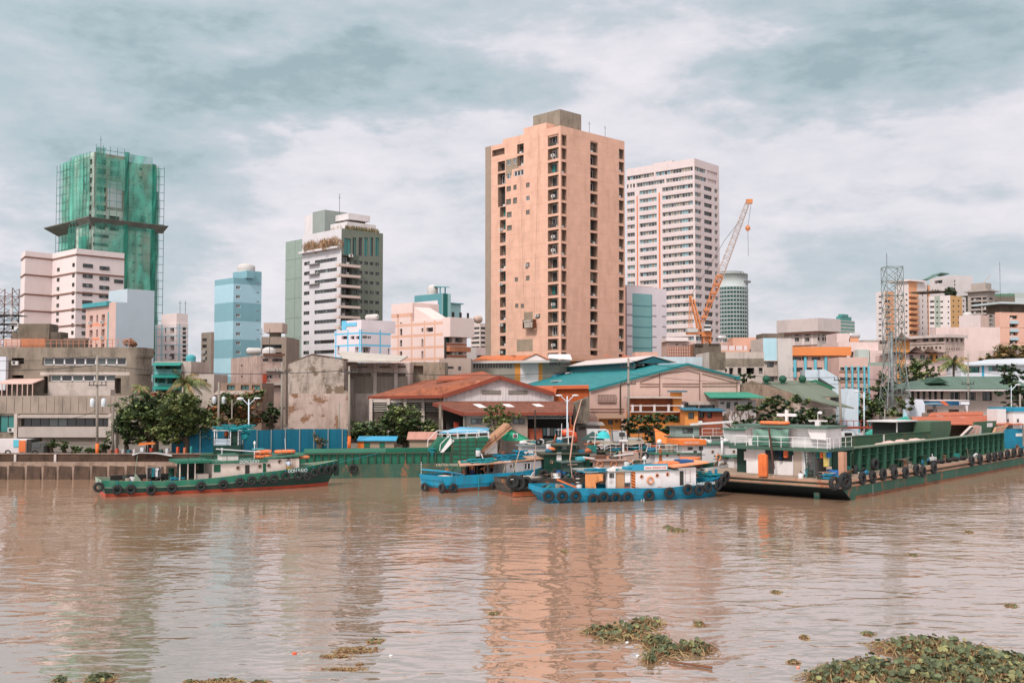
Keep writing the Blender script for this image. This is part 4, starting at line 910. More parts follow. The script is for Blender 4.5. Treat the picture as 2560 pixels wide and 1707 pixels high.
# rusty warehouse
RU=mat('rusty_roof',C(176,100,66),.85,.2,corr=('X',2.6),rust=.52,rcol=C(126,70,48),patch=(C(214,140,100),.25,.6));RUD=mat('rust_brown_roof',C(142,84,60),.85,.14,corr=('X',2.6),rust=.45,rcol=C(108,58,42));WSH=mat('white_sheet_gable',C(226,210,205),.7,.05,stain=.22,scol=C(170,140,125),corr=('X',1.6))
YG=136
g=empty('rusty_warehouse',(W(1245,1000,YG).x,YG,G),0,'old warehouse with rust red roof and white sheet gable','warehouse')
AP=W(1250,943,YG);EL=W(1107,991,YG);ER=W(1385,985,YG);BLc=Vector((W(921,996,140).x,140,EL.z-.2));RB=W(1092,944,168);RM=W(1195,933,160)
b=MB();b.slab([EL,AP,RM,RB,BLc],(0,0,.18));b.slab([AP,ER,(ER.x+1,ER.y+26,ER.z),RM],(0,0,.18));b.build('roof',RU,g,world=1)
b=MB();m0=W(1095,946,160);b.slab([W(1092,955,147),W(1186,948,147),W(1178,938,150),W(1098,944,150)],(0,0,.25));b.slab([W(1178,950,147.5),W(1240,945,148),W(1205,933,152),W(1180,938,150)],(0,0,.3));b.build('roof_ventilator',mat('rust_vent',C(165,85,55),.85,.15),g,world=1)
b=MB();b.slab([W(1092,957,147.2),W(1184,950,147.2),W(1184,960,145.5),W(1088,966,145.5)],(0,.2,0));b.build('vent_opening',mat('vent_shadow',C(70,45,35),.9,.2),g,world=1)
b=MB();b.slab([W(1107,1013,YG+.6),W(1385,1013,YG+.6),W(1385,986,YG+.6),W(1250,946,YG+.6),W(1109,992,YG+.6)],(0,.3,0));b.build('gable_wall',WSH,g,world=1)
for a_,c_ in((1204,1252),(1271,1318)):b=MB();b.box(W(a_,980,YG).x,W(c_,980,YG).x,YG+.5,YG+.58,W(0,985,YG).z,W(0,975,YG).z);b.build('vent_panel',mat('vent_grey',C(160,150,138),.8,.1,corr=('Z',8)),g,world=1)
b=MB();b.beam(EL,AP,.25,.5);b.beam(AP,ER,.25,.5);b.beam(BLc,EL,.25,.4);b.build('roof_edge',mat('rust_edge',C(140,65,45),.8,.15),g,world=1)
def onplane(px,py,P0,n_,off=.3):
 d=W(px,py,100)-Vector((0,0,HC));t=(P0-Vector((0,0,HC))).dot(n_)/d.dot(n_);return Vector((0,0,HC))+d*t+n_*off*(1 if n_.z>0 else-1)
nR=(EL-AP).cross(RM-AP).normalized()
for q4 in(((1005,991),(1044,989),(1054,986),(1018,987)),((1076,989),(1098,988),(1112,982),(1092,983))):b=MB();b.slab([onplane(x,y,AP,nR)for x,y in q4],(0,0,.05));b.build('skylight',mat('skylight_sheet',C(225,215,210),.6,.1),g,world=1)
SW=mat('side_wall_concrete',C(150,132,115),.9,.1,stain=.5)
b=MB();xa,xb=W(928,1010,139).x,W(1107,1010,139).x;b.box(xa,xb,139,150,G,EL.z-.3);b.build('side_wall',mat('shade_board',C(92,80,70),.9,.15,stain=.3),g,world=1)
for a_,c_,t_ in((934,970,'louver'),(973,1000,'dark'),(1017,1055,'louver'),(1063,1107,'louver')):
 me=winmesh((c_-a_)*139/F,2.2*.4+.6,t_,1);o=bpy.data.objects.new('window',me);link(o,g);p=W((a_+c_)/2,1015,139);o.location=(p.x-g.location.x,139-.12-YG,p.z-G)
b=MB()
for px in(928,972,1014,1058,1104):b.box(W(px,1010,139).x-.2,W(px,1010,139).x+.2,138.6,138.98,G,EL.z-.3)
for k in range(4):
 a_,c_=((930,970),(974,1012),(1016,1056),(1060,1103))[k];b.box(W(a_,1010,139).x+.1,W(c_,1010,139).x-.1,138.8,138.99,W(0,1006,139).z,EL.z-.35)
b.build('column',CONCL,g,world=1)
lt=g
b=MB();zt_=W(1200,1006,YG-.2).z;P1=W(1083,1010,134.5);P2=W(1158,1035,125);P3=W(1432,1034,125);P4=W(1437,1006,134);
b.slab([P2,P3,P4,Vector((ER.x,YG+.3,zt_)),Vector((EL.x,YG+.3,zt_)),P1],(0,0,.16));b.build('lean_to_roof',RUD,g,world=1)
b=MB();b.beam(P2,P3,.15,.35);b.beam(P1,P2,.15,.45);b.build('roof_edge',mat('rust_edge',C(140,65,45)),g,world=1)
for px in(1182,1255,1330):b=MB();p=W(px,1015,130.5);b.slab([p+Vector((0,-.0,0)),p+Vector((.9,-.0,0)),p+Vector((2.7,-2.2,-.85)),p+Vector((1.8,-2.2,-.85))],(0,0,.05));b.build('skylight',mat('skylight_sheet',C(225,215,210)),g,world=1).location.z+=.22
BEI=mat('beige_wall',C(196,165,142),.88,.07,stain=.3,scol=C(120,95,75))
b=MB();b.box(W(1161,1050,126).x,W(1319,1050,126).x,126,126.4,G,P2.z-.1);b.build('front_wall',BEI,g,world=1)
for a_,c_ in((1177,1206),(1282,1312)):
 me=winmesh((c_-a_)*126/F,.62,'dark',0);o=bpy.data.objects.new('window',me);link(o,g);p=W((a_+c_)/2,1052.5,126);o.location=(p.x-g.location.x,126-.08-YG,p.z-G)
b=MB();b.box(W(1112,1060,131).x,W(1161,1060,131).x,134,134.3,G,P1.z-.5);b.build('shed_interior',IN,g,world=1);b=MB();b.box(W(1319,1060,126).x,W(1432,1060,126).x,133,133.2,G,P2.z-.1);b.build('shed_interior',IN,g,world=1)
b=MB();b.box(W(1097,1050,127).x,W(1103,1050,127).x,127,127.3,G,P1.z);b.build('post',CONC,g,world=1);b=MB();b.box(W(1158,1050,125.6).x,W(1162,1050,125.6).x,125.5,125.9,G,P2.z);b.build('post',CONC,g,world=1)
b=MB();xa,xb=W(1320,1040,125.5).x,W(1430,1040,125.5).x;za=W(0,1039,125.5).z;b.beam((xa,125.5,za),(xb,125.5,za),.08);b.beam((xa,125.5,za-.3),(xb,125.5,za-.3),.08)
for k in range(16):x=xa+(xb-xa)*k/16;b.beam((x,125.5,za-.3 if k%2 else za),(x+(xb-xa)/16,125.5,za if k%2 else za-.3),.05)
b.build('truss',STEEL,g,world=1)
b=MB();b.box(W(1134,1070,130).x,W(1148,1070,130).x,130,130.2,G,W(0,1055,130).z);b.build('door',mat('red_door',C(170,60,35),.7,.1),g,world=1)
b=MB();b.box(W(1320,1080,126.5).x,W(1356,1080,126.5).x,126.6,126.8,G,W(0,1071,126.5).z);b.build('fence_panel',mat('rust_red_panel',C(178,84,55),.8,.15),g,world=1)
r=random.Random(3)
WL_=['white shirt hung first at the left under the lean-to','long grey cloth hung under the lean-to roof','pale blue towel hung under the lean-to roof','narrow white cloth in the middle of the washing','grey cloth beside the lamp post under the lean-to','pale blue cloth right of the middle under the lean-to','white cloth third from the right in the washing','grey cloth next to last on the right of the washing','pale blue cloth at the right end of the washing']
for k in range(9):
 x=W(1340+k*9,1050,128).x;b=MB();b.box(x,x+r.uniform(.2,.45),128,128.05,G+2.0,G+2.9);tag(b.build('hanging_cloth',[mat('cloth_white',C(215,215,215),.9,.1),mat('cloth_grey',C(130,130,125),.9,.1),CB][k%3],world=1),WL_[k],'washing','washing under the shed roof')
g2=empty('corrugated_shed',(W(1425,1000,144).x,144,G),0,'orange corrugated rust shed beside the teal warehouse','shed')
b=MB();b.box(W(1383,990,144).x,W(1472,990,144).x,144,149,G,W(0,966,144).z);b.build('wall',mat('orange_rust_sheet',C(205,98,42),.85,.12,corr=('X',2.0),stain=.5,scol=C(130,58,30),ssc=2),g2,world=1)
b=MB();b.slab([W(1310,965,145),W(1385,1000,143),W(1392,972,143.5),W(1472,971,143.5),W(1472,962,145)],(0,.3,0));b.build('upper_wall',mat('orange_rust_edge',C(185,92,52),.85,.12),g2,world=1)
b=MB();b.slab([W(1433,1060,131),W(1473,1056,131),W(1473,992,131),W(1433,1008,131)],(0,4,0));tag(b.build('wall_stub',mat('black_mould_wall',C(130,115,100),.95,.15,stain=.95,scol=C(45,40,32),ssc=2.5),world=1),'black moulded concrete wall stub left of the pink warehouse','wall')
# teal roofed warehouse
TR=mat('teal_sheet_roof',C(24,138,140),.6,.08,stain=.2,scol=C(60,100,95),corr=('X',1.8),patch=(C(70,150,150),.12,.62));PW=mat('pink_warehouse_wall',C(214,168,146),.85,.05,stain=.22,scol=C(150,105,85));GRV=mat('wall_groove',C(140,105,88),.9,.1)
YW=152
g3=empty('teal_roof_warehouse',(W(1660,1000,YW).x,YW,G),0,'wide pink warehouse under a bright teal metal roof','warehouse')
A1=W(1474,976,YW);A2=W(1720,911,YW);A3=W(1850,946,YW);SH=Vector((-27,104,0))
b=MB();b.slab([A1,A2,A2+SH,A1+SH],(0,0,.2));b.slab([A2,A3,A3+SH,A2+SH],(0,0,.2));b.build('roof',TR,g3,world=1)
b=MB();b.slab([W(1474,1111,YW),W(1850,1111,YW),W(1850,948,YW),W(1720,912.5,YW),W(1474,978,YW)],(0,.5,0));b.build('wall',PW,g3,world=1)
b=MB();b.beam(W(1474,976,YW-.3),W(1720,911,YW-.3),.2,.25);b.beam(W(1720,911,YW-.3),W(1850,946,YW-.3),.2,.25);b.box(W(1838,946,YW).x,W(1849,946,YW).x,YW-.6,YW,W(0,948,YW).z,W(0,940,YW).z);b.build('roof_edge',mat('teal_edge',C(20,115,115),.5,.05),g3,world=1)
b=MB();Yg=YW-.05
for p,q_ in(((1655,934),(1720,926)),((1720,926),(1749,933)),((1755,934),(1842,957)),((1656,959),(1748,959)),((1755,958),(1842,958)),((1656,965),(1748,966)),((1755,965),(1842,965)),((1600,959),(1648,960)),((1600,966),(1648,966)),((1655,935),(1600,955)),((1649,932),(1649,1000)),((1749,932),(1749,1000)),((1842,955),(1842,1000)),((1475,1022),(1560,1022)),((1475,1029),(1560,1029))):
 b.beam(W(*p,Yg),W(*q_,Yg),.10,.10)
b.build('wall_joint',GRV,g3,world=1)
b=MB();p=W(1494,1004,YW-.2);q_=W(1539,986,YW-.2);b.box(p.x,q_.x,YW-.25,YW-.02,p.z,q_.z);o=b.build('vent_grille',mat('vent_dark',C(60,52,45),.9,.1),g3,world=1)
b=MB()
for k in range(13):x=p.x+(q_.x-p.x)*k/12;b.box(x-.03,x+.03,YW-.3,YW-.26,p.z,q_.z)
for k in range(7):z=p.z+(q_.z-p.z)*k/6;b.box(p.x,q_.x,YW-.34,YW-.301,z-.035,z+.035)
b.build('vent_bar',PW,g3,world=1)
b=MB();v0=A2+SH*.12;v1=A2+SH*.93;wd=Vector((3.6,0,-.0));up=Vector((0,0,1.15))
b.slab([v0-wd+up*.5,v1-wd+up*.5,v1+up*1.35,v0+up*1.35],(0,0,.15));b.slab([v0+up*1.35,v1+up*1.35,v1+wd+up*.5,v0+wd+up*.5],(0,0,.15));b.build('ridge_vent',mat('ridge_sheet',C(214,195,186),.7,.06,stain=.15),g3,world=1)
b=MB();b.slab([v0-wd*.7+up*.4,v0+wd*.7+up*.4,v0+up*1.2],(0,.2,0));b.slab([v0-wd*.85-up*.6,v1-wd*.85-up*.6,v1-wd*.85+up*.5,v0-wd*.85+up*.5],(.1,0,0));b.build('vent_side',mat('vent_teal_dark',C(20,90,98),.7,.1),g3,world=1)
def onroof(px,py):
 n_=(A2-A1).cross(SH).normalized();d=W(px,py,100)-Vector((0,0,HC));t=(A1-Vector((0,0,HC))).dot(n_)/d.dot(n_);return Vector((0,0,HC))+d*t+Vector((0,0,.35))
for k,(x0,y0,x1,y1,c)in enumerate(((1345,953,1382,940,'brown'),(1386,940,1405,932,'brown'),(1384,946,1410,937,'blue'),(1418,938,1428,936,'pale'),(1384,958,1398,957,'pale'),(1318,958,1324,955,'pale'))):
 b=MB();b.beam(onroof(x0,y0),onroof(x1,y1),1.1,.25);tag(b.build('loose_sheet',mat('loose_'+c,{'brown':C(120,90,75),'blue':C(60,160,185),'pale':C(200,195,190)}[c],.8,.3,stain=.3),world=1),['long rusty beam lying across the teal roof','short rusty beam near the ridge of the teal roof','crumpled blue sheet on the teal roof','pale scrap right of the blue sheet on the teal roof','pale bundle at the lower edge of the teal roof','small pale scrap at the far left of the teal roof'][k],'debris')
# crane
ORC=mat('crane_orange',C(214,132,76),.55,.06);CRG=mat('crane_boom_pale',C(196,165,145),.6,.08)
Yc=250
cr=empty('luffing_crane',(W(1766,880,Yc).x,Yc,G),0,'orange luffing crane with raised lattice boom beside the white tower','crane')
def lattice(b,p,q,w0,w1,n,t=.12,axis=None,m=0):
 p=Vector(p);q=Vector(q);d=(q-p).normalized();a=(axis or Vector((0,1,0)));s_=d.cross(a).normalized();a=s_.cross(d).normalized()
 cor=[(-1,-1),(1,-1),(1,1),(-1,1)]
 def pt(i,c):f=i/n;wv=(w0+(w1-w0)*f)/2;return p+(q-p)*f+s_*c[0]*wv+a*c[1]*wv
 for c in cor:b.beam(pt(0,c),pt(n,c),t*1.3,m=m)
 for i in range(n):
  for k in range(4):
   c0,c1=cor[k],cor[(k+1)%4];b.beam(pt(i,c0),pt(i+1,c1)if i%2 else pt(i+1,c0),t*.01 if not i%2 else t*.7,m=m)
   b.beam(pt(i,c0),pt(i,c1),t*.6,m=m);b.beam(pt(i,c1 if i%2 else c0),pt(i+1,c0 if i%2 else c1),t*.7,m=m)
b=MB();lattice(b,W(1766,905,Yc),W(1766,842,Yc),1.7,1.7,6,.22);b.build('mast',ORC,cr,world=1)
b=MB();p=W(1717,836,Yc);q_=W(1776,830,Yc);b.box(p.x,q_.x,Yc-1.2,Yc+1.2,p.z,p.z+.5);p=W(1752,842,Yc);q_=W(1777,832,Yc);b.box(p.x,q_.x,Yc-1.3,Yc+1.3,p.z,q_.z+.3);b.build('turntable',ORC,cr,world=1)
b=MB();p=W(1716,834,Yc);q_=W(1742,824,Yc);b.box(p.x,q_.x,Yc-1.4,Yc+1.4,p.z+.3,q_.z+.2);b.build('counterweight',mat('counterweight_grey',C(200,200,195),.7,.1),cr,world=1)
b=MB();p=W(1757,828,Yc);q_=W(1773,813,Yc);b.box(p.x,q_.x,Yc-2.2,Yc-1.0,p.z,q_.z,0);b.box(p.x-.02,q_.x+.02,Yc-2.25,Yc-1.5,p.z+.6,q_.z-.3,1);b.build('cab',[mat('cab_white',C(220,220,215),.6,.05),GD],cr,world=1)
b=MB();ap=W(1726,742,Yc)
for dy_ in(-.8,.8):
 b.beam(W(1746,828,Yc)+Vector((0,dy_,0)),ap+Vector((0,dy_*.5,0)),.28);b.beam(W(1753,823,Yc)+Vector((0,dy_,0)),ap+Vector((.7,dy_*.5,-.5)),.28);b.beam(W(1723,826,Yc)+Vector((0,dy_,0)),ap+Vector((-.2,dy_*.5,0)),.10);b.beam(W(1729,826,Yc)+Vector((0,dy_,0)),ap+Vector((.2,dy_*.5,0)),.10)
b.beam(ap+Vector((-1.3,0,-1)),ap+Vector((1.5,0,-1)),.5,.12);b.beam(ap+Vector((0,-.5,0)),ap+Vector((0,.5,0)),.6)
b.build('a_frame',ORC,cr,world=1)
b=MB();base_=W(1756,806,Yc);tip=W(1870,505,Yc);mid=base_.lerp(tip,.38)
lattice(b,base_,mid,.6,1.5,12,.10);b.build('boom',ORC,cr,world=1)
b=MB();lattice(b,mid,tip,1.5,.9,22,.075);b.build('boom_tip',CRG,cr,world=1)
for f in(.04,.1,.17,.24,.31,.38):b=MB();p=base_.lerp(tip,f);b.box(p.x-.8,p.x+.5,Yc-.8,Yc+.8,p.z-.15,p.z+.3);b.build('boom_platform',ORC,cr,world=1)
b=MB();b.box(tip.x-.4,tip.x+1,Yc-.5,Yc+.5,tip.z-.4,tip.z+.6);b.build('boom_head',ORC,cr,world=1)
b=MB();b.tube([ap+Vector((0,0,.2)),W(1754,697,Yc),W(1812,600,Yc),base_.lerp(tip,.86)],.05,4);b.tube([tip+Vector((.8,0,0)),W(1869.5,568,Yc)],.04,4);b.tube([W(1869.5,574,Yc),W(1871,640,Yc)],.04,4);b.build('cable',FD,cr,world=1)
b=MB();p=W(1869.5,571,Yc);b.lathe(p,[(.15,-.7),(.6,-.2),(.6,.3),(.15,.8)],8,axis=(0,0,1));b.build('hook_block',ORC,cr,world=1)
# rooftops right of the peach tower
simple('low_building','salmon parapet block right below the teal glass building','building',1588,215,90,None,1645,880,mat('salmon_parapet',C(228,175,152),.85,.05,stain=.25),[],back=6,py=890)
scf=empty('rooftop_scaffold',(W(1700,880,212).x,212,G),0,'rusty scaffold frame standing on a roof below the crane','scaffold');b=MB()
for px in range(1672,1735,6):
 for dy_ in(0,2):b.beam(W(px,905,212)+Vector((0,dy_,0)),W(px,866 if px<1720 else 862,212)+Vector((0,dy_,0)),.10)
for py in(866,874,882,890):b.beam(W(1670,py,212),W(1733,py,212),.10);b.beam(W(1670,py,214),W(1733,py,214),.10)
b.build('frame',mat('scaffold_rust',C(170,100,65),.8,.2),scf,world=1)
lo=simple('apartment_house','low salmon house under the crane with a flat cream top','house',1669,232,90,None,1737,853,mat('salmon_house',C(215,172,152),.85,.06,stain=.15),[('R',[1692],861,1,0,8,3,'dark',.2),('R',[1708,1715],862,1,0,3,4,'plain',.2)],back=10,py=870);lbox(lo,'roof_slab',-.4,lo.sR(1718),-.8,8,lo.H,lo.H+.8,CREAM)
simple('concrete_building','unfinished grey concrete frame with open floor by the crane mast','building',1737,226,90,None,1802,859,CONCD,[('R',[1748],864,1,0,20,8,None,1.5),('R',[1785],862,1,0,26,8,None,1.5)],back=10,py=870)
ph=simple('apartment_house','salmon house with cream upper block and rooftop tanks','house',1805,238,60,1800,1905,855,mat('salmon_light',C(228,180,158),.85,.05,stain=.1),[('R',[1838,1846],868,1,0,6,5,'dark',.4)],back=12,py=870)
ph2=Bld('apartment_house','pink house with brown mullioned windows right of the crane','house',1803,232,90,None,1868,864,py=880,back=8)
for px in(1806,1829,1848):ph2.wpx('R',px,887,7,9,'louver',.2)
for px in(1820,1838,1857):ph2.paint('R',ph2.sR(px)-.12,ph2.sR(px)+.12,-1,1e3,BRK)
ph2.band('R',875,880,CKS,px=1803);ph2.done(mat('pink_light',C(236,208,200),.85,.04,stain=.08),ROOFG,.4)
ps=simple('apartment_house','salmon terraces with a slanting stair left of the blue block','house',1868,236,90,None,1908,862,mat('salmon_terrace',C(222,166,140),.85,.06,stain=.15),[('R',[1880],880,1,0,12,14,'loggia',1),('R',[1902],876,1,0,10,12,None,1)],back=8,py=870);lbox(ps,'roof_block',-3,2.8,1,7,ps.H-1,W(1870,843,236).z-G,mat('salmon_terrace',C(222,166,140)));htank(ps,-5,3,W(1860,848,236).z-G,.5,2,TANK)
bl=simple('low_building','long pale blue parapet building streaked with dirt','building',1622,172,90,None,1774,892,mat('pale_blue_parapet',C(196,208,214),.85,.05,stain=.4,scol=C(130,120,110)),[('R',[1650],914,1,0,14,3,'dark',.3),('R',[1690],918,1,0,8,6,'dark',.3),('R',[1745],922,1,0,26,12,None,1.5)],back=8,py=900)
cn=Bld('concrete_building','streaked grey concrete house with a row of open columned bays','building',1773,166,90,None,1910,880,py=900,back=12)
cn.base_=0
for px in(1815,):cn.wpx('R',px,926,5,9,'plain',.6)
for px in(1828,1849,1871,1881,1902):cn.wpx('R',px,927,10,16,'loggia2',1.5)
cn.paint('R',0,cn.sR(1813),cn.P('R',1800,925)[1],1e3,mat('mould_block',C(128,115,98),.95,.15,stain=.9,scol=C(65,58,45),ssc=2));cn.paint('R',cn.sR(1813),1e3,cn.P('R',1850,917)[1],cn.P('R',1850,896)[1],CONC)
cn.H_=cn.H
cn.done(CONCL,ROOFG,.3)
bb2=Bld('apartment_building','pale blue box and tall bare concrete stair tower','building',1908,172,90,None,1942,845,py=880,back=9)
bb2.wpx('R',1926,911,17,14,'dark',.3);bb2.wpx('R',1926,949,17,16,'dark',.3);bb2.paint('R',-1,1e3,bb2.P('R',1920,901)[1],1e3,mat('sky_blue_wall',C(178,212,220),.8,.03,stain=.1));bb2.done(CONCL,ROOFG,.4)
lbox(bb2,'stair_tower',bb2.Lr,bb2.sR(1977),-.8,8,0,W(1960,846,172).z-G,mat('streaked_tower',C(206,192,182),.9,.05,stain=.45,scol=C(120,105,92),ssc=1.4));
for py in(901,938):
 b=MB();bb2.fbox(b,'R',0,bb2.Lr,bb2.P('R',1920,py+2)[1],bb2.P('R',1920,py)[1],.5);bb2.part('ledge',b,CONCL)
lbox(bb2,'roof_shed',bb2.sR(1918),bb2.Lr+2,3,8,bb2.H,bb2.H+.9,CONCD)
be=Bld('institution_building','beige three storey building with overhanging brown cornice','building',2043,262,55,1959,2086,828,py=850)
for px in(1992,2018):be.wpx('L',px,849,11,9,'dark',.3);be.wpx('L',px,838,11,2.5,'dark',.2);be.wpx('L',px,868,11,3,'dark',.3)
for px,w_ in((2047,5),(2058,5),(2065,5),(2077,5)):be.wpx('R',px,847,w_,9,'dark',.3);be.wpx('R',px,838,w_,2.5,'dark',.2)
for px in(1975,1983,2007,2030):be.paint('L',be.sL(px)-.25,be.sL(px)+.25,-1,1e3,CREAM)
BEG=mat('beige_stone',C(208,188,175),.85,.05,stain=.12);be.band('L',861,865,BRN,px=2043);be.done(BEG,ROOFG,.3)
b=MB();b.box(-1.2,be.Lr+1,-1.2,be.Ll+1.2,be.H-.01,be.H+3.2,0);b.box(-1.0,be.Lr+.8,-1.0,be.Ll+1.0,be.H-.45,be.H-.02,1);be.part('cornice',b,[mat('cornice_pale',C(212,192,182),.85,.04,stain=.15),BRN])
lbox(be,'roof_storey',2,8,be.Ll*.30,be.Ll*.8,be.H+3.2,W(2010,802,270).z-G,BEG);lbox(be,'roof_storey',1.5,7,2,be.Ll*.29,be.H+3.2,W(2040,812,265).z-G,mat('orange_wall',C(228,160,118),.85,.05));tank(be,4,4,W(2040,812,265).z-G,1.6,1.2,TANK)
ggt=Bld('glass_tower','distant green glass tower with a stepped crown','tower',2102,480,48,2083,2137,800,py=830)
GLZ=mat('green_glass',C(55,150,140),.25,.12,spec=.6);GRYB=mat('tower_band',C(190,190,180),.8,.05)
ggt.paint('L',0,ggt.Ll*.55,-1,1e3,GLZ);
for i in range(7):ggt.band('R',803+8.8*i,806.5+8.8*i,GLZ,px=2102)
ggt.done(GRYB,ROOFG,0);lbox(ggt,'crown',1,ggt.Lr-1,1,ggt.Ll-1,ggt.H,W(2120,790,480).z-G,GLZ);lbox(ggt,'crown',3,ggt.Lr-4,3,ggt.Ll-3,W(2120,790,480).z-G,W(2120,784,480).z-G,GLZ)
pk=simple('apartment_house','pink stepped blocks with a horizontal roof tank','house',2096,232,90,None,2196,855,mat('pale_pink',C(232,196,184),.85,.05,stain=.15),[('R',[2130],886,1,0,9,14,'dark',.6)],back=12,py=870)
lbox(pk,'upper_storey',0,pk.sR(2128),1,9,pk.H,W(2100,834,235).z-G,mat('pale_pink',C(232,196,184)));lbox(pk,'tank_stand',pk.sR(2126),pk.sR(2150),1,4,pk.H,W(2130,846,235).z-G,mat('orange_wall',C(228,160,118)));htank(pk,pk.sR(2142),2,W(2130,846,235).z-G-.1,.65,2.6,TANK)
lbox(pk,'roof_shed',pk.sR(2135),pk.sR(2162),-2.5,-.1,0,W(2140,874,230).z-G,mat('pale_green_box',C(190,200,190),.8,.05,stain=.2));lbox(pk,'roof_shed',pk.sR(2164),pk.sR(2195),-2.5,-.1,0,W(2170,876,230).z-G,mat('pale_pink',C(232,196,184)))
rr_=Bld('rooftop_house','roof terraces with a teal awning and plants','house',2158,250,90,None,2225,850,py=860,back=10)
rr_.wpx('R',2208,855,18,9,None,1.5);rr_.done(mat('taupe_house',C(190,162,145),.9,.08,stain=.4),ROOFG,.4);lbox(rr_,'awning',rr_.sR(2163),rr_.sR(2180),-1.6,-.1,rr_.P('R',2170,866)[1],rr_.P('R',2170,855)[1],mat('teal_tarp',C(115,175,165),.7,.1))
os_=Bld('school_building','salmon building with a wide orange parapet and cyan pillars','school',1978,190,90,None,2117,870,py=890,back=10)
CYN=mat('cyan_paint',C(105,190,205),.7,.05,stain=.1);ORP=mat('orange_parapet',C(232,138,72),.8,.05,stain=.08)
oz=lambda py:os_.P('R',2000,py)[1]
os_.paint('R',-1,1e3,oz(891),1e3,ORP)
for px,w_ in((1992,22),(2012,14),(2040,22),(2084,22),(2103,10)):os_.wpx('R',px,896,w_,7,'dark',.5)
for a_,c_ in((1979,1985),(1990,2007),(2014,2030),(2037,2056),(2063,2084)):os_.wpx('R',(a_+c_)/2,924,c_-a_,11,'stripd',.5)
os_.paint('R',-1,1e3,oz(932),oz(929),CKS)
os_.done(PKW,ROOFG,.5)
lbox(os_,'orange_cornice',-.3,os_.Lr+.6,-.7,-.02,oz(889),os_.H+.2,ORP)
b=MB()
for px,y0 in((1985,899),(2011,891),(2036,899),(2062,891)):q_=os_.sR(px);os_.fbox(b,'R',q_-.22,q_+.22,oz(945),oz(y0),.35)
os_.part('pillar',b,CYN)
b=MB();b.box(os_.sR(2088),os_.sR(2099),-.6,1,oz(945),oz(897));os_.part('pillar',b,mat('cyan_bright',C(70,185,215),.7,.05))
oe=Bld('school_building','salmon wing with brown panels between thin cyan pillars','school',2098,183,90,None,2170,893,py=930,back=8)
for r_ in range(4):
 for px in(2106,2121,2136,2151,2163):oe.wpx('R',px,922+25.5*r_,11,8,'stripd' if r_%2 else 'dark',.3)
 oe.band('R',927+25.5*r_,933+25.5*r_,mat('brown_panel',C(150,110,88),.85,.08),px=2100)
oe.done(PKW,ROOFG,.5)
b=MB()
for px in(2113,2128,2143,2158,2169):q_=oe.sR(px);oe.fbox(b,'R',q_-.14,q_+.14,0,oe.P('R',2100,915)[1],.3)
oe.part('pillar',b,CYN)
cs=simple('corrugated_building','pink corrugated warehouse with a green roof edge','warehouse',2170,192,90,None,2235,906,mat('pink_corrugated',C(228,180,168),.8,.04,stain=.1,corr=('X',1.8)),[],back=10,py=930,bands=[('R',900,914,mat('grey_green_edge',C(150,165,150),.7,.05),2180)])
b=MB();b.slab([W(2050,945,172),W(2098,975,172),W(2098,944,172),W(2061,923,172),W(2050,923,172)],(0,4,0));b.box(W(2017,945,172).x,W(2049,925,172).x,173,176,G,W(0,924,172).z);tag(b.build('gable_wall',mat('sky_white_wall',C(205,216,222),.85,.04,stain=.15),world=1),'pale blue gable end before the salmon school','wall')
OFL=mat('flat_white',C(226,208,200),.85,.03,stain=.08);OFO=mat('flat_orange',C(226,162,118),.85,.04);OFG=mat('flat_greygreen',C(165,172,158),.85,.04);OFY=mat('flat_yellow',C(222,172,112),.85,.04)
f1=Bld('apartment_tower','white apartment slab with orange balconies behind the pylon','apartment tower',2213,395,62,2190,2330,728,py=770)
f1.paint('R',0,f1.sR(2235),-1,1e3,OFO)
for i in range(8):
 f1.wpx('R',2212+8,739+14*i,14,6,'loggia2',1.0);f1.wpx('L',2200,742+14*i,7,4,'dark',.2)
 for px in(2244,2258,2268):f1.wpx('R',px,750+13.7*i,5.5,4,'dark',.2)
f1.done(OFL,ROOFG,.5)
f2=Bld('apartment_tower','tall white apartment tower with a column of orange balconies','apartment tower',2272,392,58,2238,2318,703,py=760)
f2.paint('R',f2.sR(2272),f2.sR(2294),-1,1e3,OFO)
for i in range(9):f2.wpx('R',2283,735+13.8*i,19,6.5,'loggia2',1.0);f2.wpx('R',2307,738+13.8*i,2.5,7,'dark',.2);f2.wpx('L',2254,738+13.8*i,5,4,'dark',.2);f2.wpx('L',2266,736+13.8*i,5,4,'dark',.2)
f2.done(OFL,ROOFG,.5);b=MB();b.box(-1,f2.sR(2310),-1,9,f2.H,f2.H+.6);f2.part('roof_slab',b,CREAM);htank(f2,f2.sR(2316),2,f2.H-2.0,1.2,6,TANK)
for i in range(7):
 b=MB();z=f2.P('R',2283,741+13.8*i)[1];f2.fbox(b,'R',f2.sR(2272.5),f2.sR(2293),z-.2,z+.9,.9);f2.part('balcony',b,OFO)
f3=Bld('apartment_tower','orange striped flats left of the grey green flats','apartment tower',2313,400,60,None,2362,712,py=760,back=10)
f3.paint('R',0,f3.sR(2326),-1,1e3,OFO)
for px in(2332,2339,2345):f3.wpx('R',px,726,3,5,'dark',.2)
for i in range(9):f3.wpx('R',2318,725+13.8*i,5,4,'dark',.2)
f3.done(OFL,ROOFG,.4)
f4=Bld('apartment_tower','grey green and yellow striped flats with many small windows','apartment tower',2376,372,45,2322,2415,738,py=770)
for i in range(8):
 z_=f4.P('L',2376,750+13.6*i)[1]
 for px,w_,k_ in((2330,11,'loggia2'),(2343,5,'dark'),(2354,7,'dark'),(2371,4,'dark')):f4.wpx('L',px,754+13.6*i-(px-2376)*.0,w_,6 if w_>8 else 4,k_,.6 if w_>8 else .2)
 for px in(2384,2397,2409):f4.wpx('R',px,752+13.6*i,4,4.5,'dark',.2)
